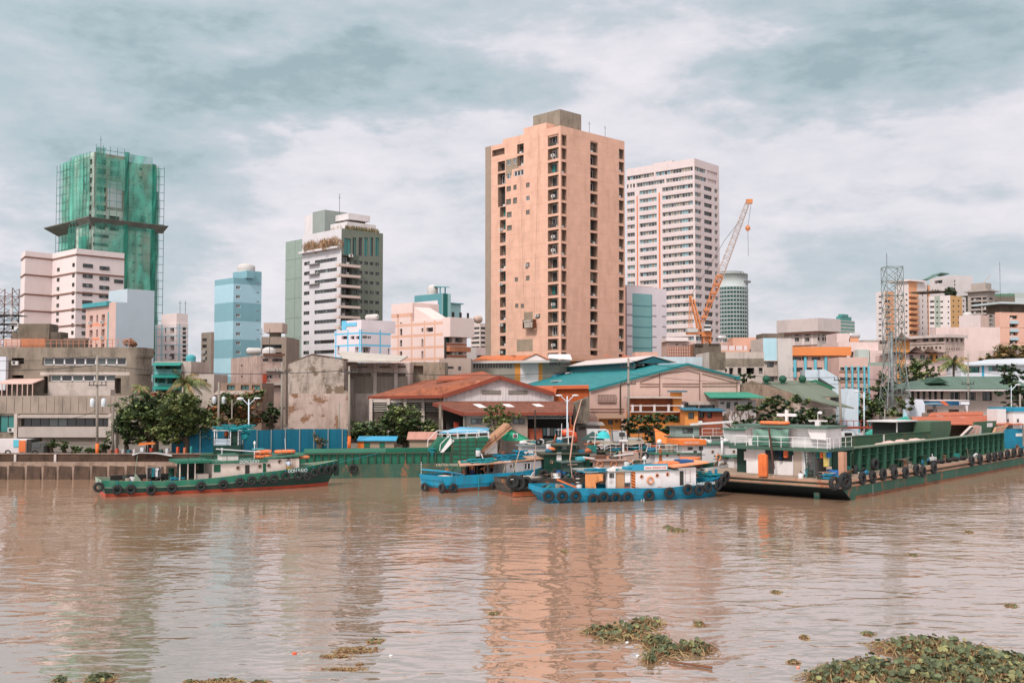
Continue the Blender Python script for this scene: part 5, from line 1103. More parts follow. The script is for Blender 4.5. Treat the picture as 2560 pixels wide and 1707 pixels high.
f4.paint('L',f4.sL(2351),f4.sL(2337),-1,1e3,OFG);f4.paint('R',0,f4.sR(2406),-1,1e3,OFY);f4.done(OFL,ROOFG,.5)
lbox(f4,'roof_pergola',-1,8,4,14,f4.H+1.6,f4.H+2.0,CONCD);leaves('roof_tree',f4.root,[(5,2,f4.H+1.3,2.6,2,2)],300,.6,[leafmat('leaf_dark',(.045,.065,.03))],5)
f5=Bld('apartment_tower','broad blank white block with a swooping green roof edge','apartment tower',2384,455,70,2324,2432,688,py=720)
for i in range(3):f5.wpx('R',2387,703+9*i,3,6,'dark',.3)
f5.wpx('L',2346,705,20,8,'loggia',1.5);f5.done(mat('blank_white',C(216,202,196),.85,.03,stain=.1),ROOFG,.5)
b=MB();p=[W(2320,697,448),W(2338,689,448),W(2352,681,448),W(2373,683,448),W(2373,685.5,448),W(2352,684,448),W(2338,692,448),W(2321,700,448)];b.slab(p,(0,9,0));b.build('roof_edge',mat('green_roof_edge',C(95,125,112),.7,.05),f5.root,world=1)
f6=Bld('apartment_tower','brown grey tower with deep balconies and roof garden','apartment tower',2468,425,50,2420,2488,722,py=780)
BGR=mat('brown_grey',C(178,160,145),.85,.06,stain=.2)
for i in range(12):
 f6.wpx('L',2440,747+10.8*i,26,6,'loggia2',1.2);f6.wpx('L',2462,746+10.8*i,12,6,'loggia2',1.2);f6.wpx('R',2478,747+10.8*i,8,5,'loggia2',1.0)
f6.done(BGR,ROOFG,.4);b=MB();b.box(-1.5,f6.Lr+1,-1.5,f6.Ll+1,f6.H-1,f6.H-.6);f6.part('eave',b,BGR);lbox(f6,'lift_room',1,6,1,7,f6.H,f6.H+2.6,BGR);b=MB();b.beam((4,4,f6.H+2),(5.5,1,f6.H+6),.25);f6.part('roof_crane',b,CRG)
f6b=Bld('apartment_tower','narrow dark green slab between flats and brown tower','apartment tower',2412,432,80,None,2424,739,py=780,back=8)
for i in range(9):f6b.wpx('R',2416,752+12*i,5,5,'dark',.3)
f6b.done(mat('dark_slab',C(112,112,98),.85,.08),ROOFG,.3)
f7=Bld('office_tower','dark tower with a green parapet behind the brown grey tower','tower',2484,440,85,None,2538,734,py=780,back=12)
for i in range(9):f7.wpx('R',2492,757+12.4*i,8,6,'loggia2',1.0)
f7.band('R',734,741,mat('green_parapet',C(95,130,105),.7,.05),px=2490);f7.done(mat('dark_taupe',C(120,108,95),.85,.08),ROOFG,.3)
f8=Bld('office_tower','pale grey green tower at the right edge far behind','tower',2528,470,90,None,2600,732,py=760,back=12);
for i in range(4):f8.band('R',747+5*i,749+5*i,mat('pale_band',C(205,210,210),.8,.03),px=2540)
f8.done(mat('pale_grey_green',C(175,182,175),.8,.04),ROOFG,.3)
f9=Bld('apartment_building','peach building with pale blue balconies at the right edge','apartment building',2500,300,75,2488,2600,780,py=820)
for i in range(5):
 f9.wpx('R',2534,793+20.5*i,20,9,'loggia2',1.2);z=f9.P('R',2534,805+20.5*i)[1];b=MB();f9.fbox(b,'R',f9.sR(2524),f9.sR(2544.5),z-.5,z+.4,.3);f9.part('balcony',b,mat('balcony_blue',C(178,200,205),.8,.04))
for py in(818,856):f9.band('R',py,py+1,BRN,px=2500)
f9.done(mat('peach_block',C(230,178,155),.85,.04,stain=.08),ROOFG,.4)
b=MB();b.box(-1,f9.Lr,-1.5,10,f9.H+2.3,f9.H+2.8);f9.part('roof_slab',b,mat('roof_pale_blue',C(195,205,205),.7,.04));lbox(f9,'roof_room',2,f9.Lr,2,8,f9.H,f9.H+2.2,CONCD);antenna(f9,.5,.2,f9.H+2.3,12)
f10=simple('blank_building','tall windowless pink party wall with peach side','building',2452,292,48,2398,2472,787,mat('peach_side',C(226,182,160),.85,.04,stain=.2),[],back=12,py=820,lm=mat('pink_party_wall',C(220,196,188),.88,.04,stain=.3,scol=C(150,125,112)));tank(f10,3,5,f10.H-.6,1.3,1.8,mat('tank_cream',C(205,195,185)))
simple('water_tank_tower','white cylinder like stair tower near the peach building','tower',2466,286,90,None,2490,832,mat('white_stair',C(218,208,206),.8,.04),[('R',[2472],850,2,14,10,6,'loggia2',.8)],back=5,py=850)
f11=Bld('old_school','long stained cream building with old broken windows','building',2362,246,60,2262,2411,840,py=860)
OLD=mat('old_cream',C(208,178,160),.9,.08,stain=.55,scol=C(120,92,75),ssc=1.3)
for px,w_ in((2285,10),(2314,14),(2333,10),(2352,14)):f11.wpx('L',px,850,w_,8,'dark',.5)
for px in(2369,2381,2392,2404):f11.wpx('R',px,850,6,9,'dark',.4);
for px in(2368,2374,2380,2386,2392,2398):f11.wpx('R',px,873,3,6,None,.5)
for px in range(2290,2360,10):f11.wpx('L',px,870,6,7,'louver',.4)
f11.band('L',858,861,CONCD,px=2362);f11.done(OLD,ROOFG,.4);b=MB();b.box(-.8,f11.Lr+.3,-.8,f11.Ll,f11.H-.3,f11.H+.35);f11.part('eave',b,mat('eave_cream',C(210,190,178),.8,.05,stain=.3))
simple('long_wall_building','long low pink wall rising behind the palm','building',2340,262,90,None,2500,818,mat('pale_pink',C(232,196,184)),[],back=4,py=830)
f12=simple('low_house','salmon roofed sprawl at the right behind trees','house',2410,235,90,None,2600,876,mat('pale_pink2',C(228,192,178),.85,.06,stain=.3),[('R',[2470,2490],886,1,0,10,6,'dark',.4)],back=8,py=890)
pv=Bld('villa','orange and pink villa with brown upswept pagoda roofs','villa',2240,212,90,None,2366,884,py=900,back=12)
for px,w_,k_ in((2252,8,None),(2278,10,None),(2306,12,None),(2328,9,None),(2342,5,'dark'),(2358,5,'dark')):pv.wpx('R',px,893,w_,12 if w_>6 else 9,'dark',.4)
for px in(2318,2334,2347):pv.wpx('R',px,922,7,14,'dark',.4)
pv.paint('R',0,pv.sR(2262),-1,1e3,mat('pagoda_orange',C(222,150,80),.85,.05,stain=.1));pv.paint('R',pv.sR(2320),pv.sR(2342),pv.P('R',2330,905)[1],1e3,mat('pagoda_orange',C(222,150,80)))
pv.done(mat('villa_pink',C(222,184,168),.85,.05,stain=.2),ROOFG,.2)
PGR=mat('pagoda_tile',C(105,78,64),.8,.12,corr=('X',3))
def pagoda(bl,x0,x1,y0,y1,z,h,o=1.0):
 b=MB();cx,cy=(x0+x1)/2,(y0+y1)/2;rg=[]
 for f,zz_,s_ in((1.0,0,o),(.78,h*.16,o*.45),(.45,h*.42,0),(.12,h*.95,0)):
  rg.append([(cx+(x0-cx)*f-s_,cy+(y0-cy)*f-s_,z+zz_+(.25*h if s_==o else 0)),(cx,cy+(y0-cy)*f-s_,z+zz_),(cx+(x1-cx)*f+s_,cy+(y0-cy)*f-s_,z+zz_+(.25*h if s_==o else 0)),(cx+(x1-cx)*f+s_,cy,z+zz_),(cx+(x1-cx)*f+s_,cy+(y1-cy)*f+s_,z+zz_+(.25*h if s_==o else 0)),(cx,cy+(y1-cy)*f+s_,z+zz_),(cx+(x0-cx)*f-s_,cy+(y1-cy)*f+s_,z+zz_+(.25*h if s_==o else 0)),(cx+(x0-cx)*f-s_,cy,z+zz_)])
 vs=[p for r in rg for p in r];fs=[(i*8+j,i*8+(j+1)%8,(i+1)*8+(j+1)%8,(i+1)*8+j)for i in range(3)for j in range(8)]+[tuple(range(24,32)),tuple(range(7,-1,-1))]
 b.add(vs,fs);bl.part('pagoda_roof',b,PGR)
H_=pv.H
lbox(pv,'upper_tower',pv.sR(2246),pv.sR(2278),1,4.5,H_,W(2260,850,212).z-G,mat('pagoda_orange',C(222,150,80)));pagoda(pv,pv.sR(2248),pv.sR(2284),.5,5,W(2260,851,212).z-G,1.5)
pagoda(pv,0,pv.sR(2300),0,8,H_,.9);pagoda(pv,pv.sR(2280),pv.sR(2324),-.6,6,H_,1.4);pagoda(pv,pv.sR(2318),pv.sR(2352),-.8,6,H_,1.4)
wl=Bld('long_building','long white low building with blue pillars under a pale roof','building',2402,205,90,None,2700,912,py=925,back=14)
wl.wpx('R',2432,924,34,15,'teal',.4);wl.wpx('R',2498,921,54,13,'teal',.4);wl.paint('R',wl.sR(2452),wl.sR(2458),-1,1e3,mat('strong_blue',C(60,170,205),.7,.05));wl.done(mat('white_bright',C(220,222,226),.8,.03,stain=.1),ROOFG,0)
b=MB();b.slab([W(2398,914,204),W(2710,910,204),W(2720,894,212),W(2470,902,212)],(0,0,.3));b.build('roof',mat('pale_sheet',C(195,200,202),.7,.05,stain=.1),wl.root,world=1)
gh=Bld('old_house','two storey cream house with a green hipped roof','house',2268,172,90,None,2562,974,py=990,back=12)
gzz=lambda py:gh.P('R',2400,py)[1]
for px in(2282,2296,2310,2325,2339,2355):gh.wpx('R',px,989,7,23,'dark',.4)
for px in(2388,2427,2468):gh.wpx('R',px,990,24,22,'white' if px!=2468 else 'dark',.4)
for px in(2330,2385):gh.wpx('R',px,1028,26,10,None,1.2)
gh.wpx('R',2506,1033,14,6,'white',.2)
gh.band('R',1012,1016,mat('cream_ledge',C(212,185,170),.85,.04),px=2400);gh.done(mat('cream_house',C(214,184,166),.85,.05,stain=.2),ROOFG,0)
GRF=mat('green_sheet_roof',C(98,122,106),.7,.08,corr=('X',2),patch=(C(190,120,95),.3,.66));
b=MB();e0,e1=W(2262,974,169.5),W(2530,974,169.5);r0,r1=W(2347,943,177),W(2520,943,177);e0b=Vector((e0.x,186,e0.z));e1b=Vector((e1.x+4,186,e1.z));b.slab([e0,e1,r1,r0],(0,0,.15));b.slab([e0,r0,e0b],(0,0,.15));b.slab([e1,Vector((e1.x+4,169.5,e1.z)),e1b,r1],(0,0,.15));b.slab([e0b,r0,r1,e1b],(0,0,.15));b.build('roof',GRF,gh.root,world=1)
b=MB();b.slab([W(2320,958,171),W(2373,957,171),W(2347,943,171)],(0,5,0));b.build('dormer',mat('dark_green_dormer',C(50,80,62),.7,.1),gh.root,world=1)
b=MB();b.beam(W(2264,975.5,169.4),W(2535,975.5,169.4),.12,.2);b.build('gutter',WHITEP,gh.root,world=1)
g4=empty('warehouse',(W(2010,1000,160).x,160,G),0,'warehouse with a sloping grey green roof and three roof ventilators','warehouse')
zE=W(0,995,158).z;GR2=mat('grey_green_roof',C(120,128,108),.8,.06,corr=('X',2.0),patch=(C(150,140,120),.2,.62))
b=MB();b.slab([W(1905,957,166),W(2020,953,166),W(2128,993,153),W(2050,994,153),W(1995,993,154),W(1938,970,160)],(0,0,.2));b.build('roof',GR2,g4,world=1)
b=MB();b.slab([W(1985,991,152),W(2052,994,152),W(2135,1022,146),W(2080,1014,146.5)],(0,0,.18));b.build('lower_roof',GR2,g4,world=1)
b=MB();b.slab([W(2010,955,165.5),W(2040,949,163),W(2124,985,152.5),W(2124,993,152.5),W(2038,955,163)],(0,.3,0));b.build('roof_edge',mat('green_edge',C(40,110,75),.6,.05),g4,world=1)
b=MB();b.box(W(1998,1040,150).x,W(2118,1040,150).x,155,158,G,W(0,1000,155).z);b.box(W(1990,1030,149).x,W(2100,1030,149).x,151,155,G,W(0,1010,152).z-.6);b.build('wall',mat('warehouse_beige',C(200,172,152),.88,.06,stain=.3),g4,world=1)
for px in(1916,1957,2006):p=W(px,957,164);b=MB();b.lathe((p.x,p.y,p.z-.2),[(.3,0),(.3,.35),(.58,.55),(.62,.95),(.36,1.3),(.05,1.38)],12);b.build('roof_ventilator',mat('ventilator_green',C(38,92,68),.6,.12),g4,world=1)
b=MB();b.slab([W(1852,1110,152.5),W(1982,1110,152.5),W(1982,983,152.5),W(1880,951,152.5),W(1852,961,152.5)],(0,.6,0));tag(b.build('gable_wall',mat('brown_mould_wall',C(160,135,115),.95,.12,stain=.85,scol=C(85,68,54),ssc=1.6),world=1),'brown mouldy gable wall right of the pink warehouse','wall')
b=MB();b.slab([W(2100,1108,150),W(2146,1108,150),W(2146,972,150),W(2122,971,150)],(0,8,0));tag(b.build('small_shed',mat('sky_white_wall',C(205,216,222)),world=1),'pale blue shed beside the grey green warehouse','shed')
LG1=leafmat('leaf_deep_green',(.075,.115,.045));LG2=leafmat('leaf_mid_green',(.15,.19,.062));LG3=leafmat('leaf_yellow_green',(.23,.25,.09));LG4=leafmat('leaf_autumn',(.30,.20,.085));LG5=leafmat('leaf_dark_pine',(.048,.085,.052))
BARK=mat('bark',C(98,82,66),.9,.2,stain=.3)
def tree(name,label,cat,Y,blobs,n,size,mats,trunk=None,group=None,seed=1,flat=1.0,cname='crown'):
 r=random.Random(seed);bl=[]
 for px,py,rx,ry in blobs:
  k=Y/F;c=W(px,py,Y+r.uniform(-1.2,1.2));bl.append((c.x,c.y,c.z,rx*k,rx*k*.8,ry*k))
 px0,py0=trunk or(sum(b_[0]for b_ in blobs)/len(blobs),None);base=W(px0,1000,Y);rt=empty(name,(base.x,Y,G),0,label,cat,group)
 b=MB();vol=sum(p[3]*p[5]for p in bl);nm=len(mats)
 for bi,p in enumerate(bl):
  cnt=int(n*p[3]*p[5]/vol)
  nc=max(5,int(cnt/38));
  for c_ in range(nc):
   th=r.uniform(0,2*math.pi);u=r.uniform(-.85,1);q_=math.sqrt(max(0,1-u*u));rad=r.uniform(.5,1.22)
   cc_=Vector((p[0]+math.cos(th)*q_*p[3]*rad,p[1]+math.sin(th)*q_*p[4]*rad,p[2]+u*p[5]*rad*.95));cs=min(p[3],p[5]*1.6)*r.uniform(.18,.38);mi=r.randrange(nm)
   for _ in range(int(cnt/nc)):
    d=Vector((r.gauss(0,.5),r.gauss(0,.5),r.gauss(0,.34*flat)))*cs;c=cc_+d;s_=size*r.uniform(.6,1.35)
    a=Vector((r.uniform(-1,1),r.uniform(-1,1),r.uniform(-.45,.45))).normalized()*s_;e=a.cross(Vector((r.uniform(-.4,.4),r.uniform(-.4,.4),1))).normalized()*s_*.55
    b.add([c-a,c+e,c+a,c-e],[(0,1,2,3)],mi if r.random()<.75 else r.randrange(nm))
 b.build(cname,mats,rt,world=1)
 b=MB();top=max(p[2]for p in bl);zc_=sum(p[2]for p in bl)/len(bl)
 b.tube([(base.x,Y,G-.2),(base.x+r.uniform(-.3,.3),Y,(G+zc_)/2),(base.x+r.uniform(-.3,.3),Y,zc_)],[.38,.26,.16],7)
 for p in bl:b.tube([(base.x,Y,(G+zc_)/2-.3),((base.x+p[0])/2,(Y+p[1])/2,(zc_+p[2])/2-.2),(p[0],p[1],p[2])],[.17,.11,.05],5)
 b.build('trunk',BARK,rt,world=1);return rt
TG='trees along the far bank'
tree('broad_tree','dark leafy tree with orange blossom at its top beside the concrete building','tree',121,[(345,1028,50,36),(318,1068,40,28),(385,1012,38,26),(395,1062,42,36),(360,1092,40,16)],7500,.26,[LG1,LG1,LG2],(372,0),TG,11)
tree('blossom_tree','small orange flowering crown behind the dark leafy tree','tree',126,[(390,992,38,11),(360,1000,28,9),(425,997,22,9)],1300,.2,[LEAFO,LEAFO,LG4],(392,0),TG,12)
tree('broad_tree','glossy yellow green tree before the blue fence','tree',119,[(450,1030,50,36),(490,1062,42,34),(430,1078,42,26),(522,1088,22,16),(458,1002,36,20),(425,1100,26,12)],8500,.25,[LG1,LG2,LG2,LG3],(465,0),TG,13)
tree('broad_tree','dark tangled tree behind the blue fence near the workshop','tree',143,[(585,1008,48,26),(555,1040,42,26),(615,1045,38,26),(640,992,28,18),(530,1020,22,16)],5600,.28,[LG1,LG2,LEAFO],(590,0),TG,14)
tree('broad_tree','dark narrow tree left of the mouldy warehouse','tree',145,[(675,1045,22,24),(690,1028,20,18)],1300,.26,[LG1,LG1],(680,0),TG,15)
tree('shrub','low scrub along the bank behind the blue fence','shrub',133,[(545,1052,50,9),(605,1062,22,12),(500,1048,24,10)],1300,.22,[LG2,LG4],(560,0),None,16)
tree('broad_tree','bushy tree with white flowers before the rusty warehouse','tree',128,[(1003,1050,48,34),(1060,1072,40,22),(1010,1088,52,24),(987,1028,18,16),(962,1062,22,20)],6000,.25,[LG1,LG2,LG3],(1010,0),TG,17)
tree('broad_tree','low round tree behind the blue roofed shed','tree',128,[(908,1078,40,22),(890,1090,30,16),(945,1092,24,16)],2600,.24,[LG2,LG1],(905,0),TG,18)
tree('conifer_tree','golden green conifer before the rusty lean-to roof','tree',123,[(1222,1032,11,20),(1245,1022,13,15),(1264,1046,16,26),(1236,1058,22,18),(1290,1040,12,7)],2600,.2,[LG3,LG2,LG3],(1242,0),TG,19)
tree('rain_tree','layered dark tree before the orange houses','tree',137,[(1600,1050,40,11),(1650,1046,40,13),(1588,1072,30,12),(1635,1078,38,16),(1675,1075,24,14),(1610,1098,26,10)],5200,.26,[LG5,LG1,LG2],(1635,0),TG,20,.6)
tree('rain_tree','wide spreading tree with layered branches behind the cross','tree',144,[(1962,1000,58,14),(1905,1022,52,14),(1985,1032,62,15),(2035,1050,52,14),(1930,1052,64,15),(1858,1062,30,10),(1990,1066,50,10),(2075,1062,26,9)],8500,.27,[LG5,LG1,LG2],(1975,0),TG,21,.6)
tree('broad_tree','olive tree behind the steel pylon','tree',186,[(2292,925,36,26),(2312,948,30,20),(2272,945,24,22),(2250,960,20,12)],2600,.36,[LG2,LG3,LG1],(2290,0),TG,22)
tree('broad_tree','bushy tree left of the petrol station pylon','tree',156,[(2178,1020,32,26),(2145,1056,26,20),(2160,1040,22,16)],2400,.28,[LG1,LG2],(2165,0),TG,23)
tree('broad_tree','thin young trees before the petrol station','tree',154,[(2228,1042,26,22),(2262,1010,20,22),(2250,1050,20,20)],1500,.28,[LG2,LG4,LG1],(2245,0),TG,24)
tree('pine_tree','blue green layered pine at the right edge','tree',161,[(2538,950,36,16),(2520,984,40,9),(2556,1002,40,14),(2530,1024,30,9),(2560,975,30,14)],3600,.3,[LG5,LG1],(2558,0),TG,25,.6)
tree('broad_tree','large brown green tree far right behind the white building','tree',232,[(2530,880,42,22),(2475,897,28,10),(2575,895,40,24),(2505,892,26,12)],2600,.45,[LG4,LG2,LG4],(2535,0),TG,26)
tree('broad_tree','dark flat topped tree before the white and blue building','tree',196,[(2510,922,32,10),(2535,930,22,8)],1100,.32,[LG1,LG5],(2515,0),TG,27)
tree('roof_tree','tree growing from the columned grey house','tree',161,[(1857,945,8,14),(1878,940,9,7)],600,.24,[LG2,LG1],(1857,0),None,28)
tree('broad_tree','dark trees under the pylon beside the pink corrugated hall','tree',178,[(2215,955,24,22),(2195,985,26,18),(2175,1000,20,10)],1500,.32,[LG1,LG2],(2200,0),TG,29)
for k,(px,py,rx,ry,lb)in enumerate(((130,1108,14,11,'clipped ball bush beside the parked truck'),(160,1115,10,14,'thin shrub right of the clipped ball bush'),(190,1122,14,9,'low dark bush before the roller shutter'),(222,1124,12,6,'small bush left of the orange based pole'),(262,1108,14,16,'loose bush right of the orange based pole'),(315,1098,18,14,'dark bush under the broad tree beside the doorway'),(250,1126,16,7,'low hedge at the foot of the orange based pole'))):
 tree('bush',lb,'bush',121+k*.2,[(px,py,rx,ry),(px+2,py+4,rx*.8,ry*.7)],650,.16,[LG2,LG1],(px,0),'bushes behind the river wall',40+k)
tree('creeper','leafy creeper hanging on the blue fence','plant',118.3,[(800,1098,12,16),(812,1108,8,12),(792,1088,8,8)],260,.16,[LG2,LG4],(800,0),None,50)
def palm(label,px,py,Y,rad,n,seed,wind=0.0):
 r=random.Random(seed);c=W(px,py,Y);rt=empty('coconut_palm',(c.x,Y,G),0,label,'palm tree');b=MB()
 b.tube([(c.x-.3,Y,G-.2),(c.x-.1,Y,(G+c.z)/2),(c.x,Y,c.z)],[.26,.2,.17],7);b.build('trunk',BARK,rt,world=1);rm=rad*Y/F
 for i in range(n):
  th=2*math.pi*i/n+r.uniform(-.2,.2);el=r.uniform(-.2,1.0);b=MB();pts=[];d=Vector((math.cos(th)*math.cos(el)+wind,math.sin(th)*math.cos(el),math.sin(el))).normalized();p=c.copy();st=rm/7*r.uniform(.9,1.15)
  for k in range(8):pts.append(p.copy());p=p+d*st;d=(d+Vector((wind*.12,0,-.21))).normalized()
  b.tube(pts,[.05-.004*k for k in range(8)],4)
  for k in range(1,8):
   for t in(0,.33,.66):
    q_=pts[k-1].lerp(pts[k],t);ax=(pts[k]-pts[k-1]).normalized();sd_=ax.cross(Vector((0,0,1))).normalized();ll=rm*.34*(1-abs(k/8-.45))
    for s_ in(-1,1):
     e=q_+sd_*s_*ll*.55+Vector((0,0,-ll*.75))+ax*ll*.4;b.add([q_,q_+ax*.16,e],[(0,1,2)],1)
  b.build('frond',[mat('palm_rib',C(150,130,80),.7,.1),LG2 if i%3 else LG4],rt,world=1)
palm('wind blown coconut palm above the dark tree, left','%d'%0 and 462,958,158,62,18,5,.35)
palm('coconut palm before the pagoda roofed villa',2384,905,182,44,20,6)
palm('small scrubby palm against the pale blue wall',352,968,150,24,12,7)
def bare():
 Y=147;c=W(1842,1060,Y);rt=empty('bare_tree',(c.x,Y,G),0,'leafless brown tree left of the wide spreading tree','tree');b=MB();r=random.Random(9)
 def br(p,d,l,w,n):
  q_=p+d*l;b.tube([p,q_],[w,w*.7],4)
  if n==0:return
  for _ in range(3 if n>1 else 4):
   dd=(d+Vector((r.uniform(-.95,.95),r.uniform(-.6,.6),r.uniform(-.15,.55)))).normalized();br(q_,dd,l*r.uniform(.6,.85),w*.62,n-1)
 br(Vector((c.x,Y,G)),Vector((0,0,1)),1.9,.2,0);
 for dx_ in(-.9,-.3,.4,.9):br(Vector((c.x,Y,G+1.7)),Vector((dx_*1.4,0,.9)).normalized(),1.2,.13,4)
 b.build('trunk',mat('bark_pale',C(140,112,92),.9,.15),rt,world=1)
bare()
def pylon():
 Y=165;rt=empty('steel_pylon',(W(2236,1000,Y).x,Y,G),0,'tall grey lattice steel pylon rising over the river bank','pylon');z0_,z1_=G,W(0,668,Y).z;cx=W(2232,800,Y).x
 def pt(z,c):f=(z-z0_)/(z1_-z0_);wv=(2.55 if f>.4 else 2.55+(.4-f)*6.0)/2;return Vector((cx+(.15*(1-f))*4*.35+c[0]*wv,Y+c[1]*wv,z))
 cor=[(-1,-1),(1,-1),(1,1),(-1,1)];n=12;zs=[z0_+(z1_-z0_)*i/n for i in range(n+1)]
 b=MB()
 for k in range(4):
  b=MB()
  for i in range(n):b.beam(pt(zs[i],cor[k]),pt(zs[i+1],cor[k]),.12 if i<6 else .09)
  b.build('leg',STEEL,rt,world=1)
 b=MB()
 for i in range(n):
  for k in range(4):
   a,c=cor[k],cor[(k+1)%4];b.beam(pt(zs[i],a),pt(zs[i+1],c),.07);b.beam(pt(zs[i],c),pt(zs[i+1],a),.07);b.beam(pt(zs[i+1],a),pt(zs[i+1],c),.07)
 for i in range(4,n):b.beam(pt(zs[i+1],cor[0]),pt(zs[i+1],cor[2]),.06);
 b.build('bracing',mat('pylon_bracing',C(122,134,126),.6,.1),rt,world=1)
 for dx_ in(-.25,.45):b=MB();b.tube([(cx+dx_,Y,z0_),(cx+dx_,Y,z0_+(z1_-z0_)*(.62 if dx_<0 else .95))],.28 if dx_<0 else .10,8);b.build('pipe',STEEL,rt,world=1)
 b=MB();b.tube([(cx-.8,Y,z1_),(cx-.8,Y,z1_+2.2)],.04,4);b.build('antenna',FD,rt,world=1)
pylon()
def celltower():
 Y=168;rt=empty('cell_tower',(W(20,900,Y).x,Y,G),0,'rusty red and grey cell mast with dish antennas at the left edge','tower');cx=W(20,800,Y).x;z1_=W(0,721,Y).z;b=MB()
 lattice(b,(cx,Y,14),(cx,Y,z1_),2.3,2.3,9,.10);b.build('mast',mat('mast_rust_grey',C(150,120,110),.7,.25,rust=.3),rt,world=1)
 b=MB();lattice(b,(cx-3.4,Y,14),(cx-3.4,Y,W(0,762,Y).z),1.2,1.2,8,.08);b.build('mast',mat('mast_blue_grey',C(120,150,160),.7,.1),rt,world=1)
 r=random.Random(5)
 for k in range(13):
  z=W(0,r.uniform(780,835),Y).z;x=cx+r.choice([-1.5,1.5])+r.uniform(-.4,.4);b=MB()
  if k%3:b.box(x-.18,x+.18,Y-1.6,Y-1.4,z-.8,z+.8)
  else:b.lathe((x,Y-1.5,z),[(.05,.3),(.5,.12),(.75,-.1)],12,axis=(0,1,0))
  b.build('antenna' if k%3 else 'dish',mat('antenna_white',C(215,205,200),.6,.1),rt,world=1)
 for py in(790,812,832):b=MB();z=W(0,py,Y).z;b.box(cx-2.2,cx+2.2,Y-1.9,Y+1.9,z,z+.12);b.build('platform',FD,rt,world=1)
 b=MB();b.lathe((cx-2.1,Y-3,W(0,815,Y).z),[(.05,.5),(1.2,.3),(1.5,-.1)],14,axis=(.3,1,0));b.build('dish',mat('dish_pink',C(225,200,195),.6,.05),rt,world=1)
celltower()
rw=empty('river_wall',(-45,115,0),0,'long stained river wall with a dark parapet at the left','wall')
MOS=mat('mossy_wall',C(92,70,56),.95,.2,stain=.9,scol=C(42,34,26),ssc=3);LED=mat('ledge_stone',C(156,130,112),.95,.15,stain=.8,scol=C(85,65,50),ssc=4)
zp=W(0,1133,115).z;zq=W(0,1154,114.6).z
b=MB();b.box(-90,-32,114.9,115.3,G-.6,zp-.08);b.build('parapet',MOS,rw,world=1);b=MB();b.box(-90,-32,114.82,115.36,zp-.078,zp);b.build('coping',LED,rw,world=1)
b=MB();b.box(-90,-32,113.6,114.9,-1,zq);b.build('ledge',LED,rw,world=1)
b=MB();r=random.Random(2);x=-90
while x<-33:
 wd=r.uniform(1.6,2.3);b.slab([(x+.15,113.3,-.8),(x+wd-.15,113.3,-.8),(x+wd-.15,113.57,zq-.45),(x+.15,113.57,zq-.35)],(0,.25,0));x+=wd
b.build('stone_panel',MOS,rw,world=1)
b=MB()
for px in(38,138):b.box(W(px,1140,114.8).x-.12,W(px,1140,114.8).x+.12,114.75,114.88,zq,zp-.1)
b.build('white_stain',mat('lime_white',C(205,190,180),.9,.1),rw,world=1)
bf=empty('site_fence',(W(650,1100,119).x,119,G),0,'bright blue sheet metal site fence on thin posts','fence')
BLF=mat('blue_fence_sheet',C(0,104,128),.55,.10,corr=('X',2.2),stain=.12,scol=C(15,60,110));px=430
while px<868:
 x0_,x1_=W(px,1100,119).x,W(min(px+35.5,868),1100,119).x;zt_=W(px,1074 if px<700 else 1072,119).z+random.uniform(-.05,.05);b=MB();b.box(x0_+.04,x1_-.04,119,119.06,G,zt_);b.build('fence_panel',BLF,bf,world=1);b=MB();b.box(x0_-.05,x0_+.05,118.9,119.0,G,zt_+.03);b.build('post',STEEL,bf,world=1);px+=35.5
TRF=mat('transformer_white',C(205,208,210),.5,.08);ORB=mat('orange_paint',C(235,110,30),.6,.06)
def pole(label,px,py0,py1,Y,r=.16,orange=None,cross=None,trans=None,lean=0,m=POLE,lamp=None,name='utility_pole'):
 a=W(px,py1,Y);c=W(px+lean,py0,Y);rt=empty(name,(a.x,Y,G),0,label,'pole' if not lamp else 'street lamp');b=MB();b.tube([(a.x,Y,G),(c.x,Y,c.z)],[r,r*.65],8);b.build('shaft',m,rt,world=1)
 if orange:b=MB();b.tube([(a.x,Y,G-.01),(a.x,Y,W(0,orange,Y).z)],r*1.12,10);b.build('painted_base',ORB,rt,world=1)
 if cross:
  for py in cross:
   z=W(0,py,Y).z;b=MB();b.box(a.x-1.0,a.x+1.0,Y-.25,Y-.13,z-.06,z+.06)
   for k in(-.9,-.45,.45,.9):b.tube([(a.x+k,Y-.19,z+.06),(a.x+k,Y-.19,z+.4)],.05,5)
   b.build('crossarm',FD,rt,world=1)
 if trans:
  for k in(-1,1):z=W(0,trans,Y).z;b=MB();b.lathe((a.x+k*.62,Y,z-.45),[(.2,0),(.27,.08),(.27,.75),(.2,.85),(.05,.95)],10);b.build('transformer',TRF,rt,world=1)
 if lamp:
  z=c.z
  for k in lamp:
   b=MB();b.tube([(c.x,Y,z-.7),(c.x+k*.7,Y,z+.0)],.05,5);b.build('arm',m,rt,world=1);b=MB();b.blob((c.x+k*.95,Y,z+.08),.42,.16,.10,8,5);b.build('lamp_head',mat('lamp_head_white',C(225,222,218),.4,.04),rt,world=1)
 return rt
LW_=mat('lamp_post_white',C(200,210,215),.5,.05)
pole('tall concrete pole with orange base and two transformers, left','%d'%0 and 243,888,1133,118,.17,1108,[963],1006)
pole('shorter concrete pole beside the doorway of the concrete building',283,1013,1120,120,.17);pole('thin pale pole right of the doorway pole',293,1033,1118,120.5,.14)
pole('concrete pole with two white boxes behind the trees',547,955,1045,140,.2,None,None,1000);pole('thin pole with small street light behind the fence',580,1000,1068,132,.1,lamp=[1])
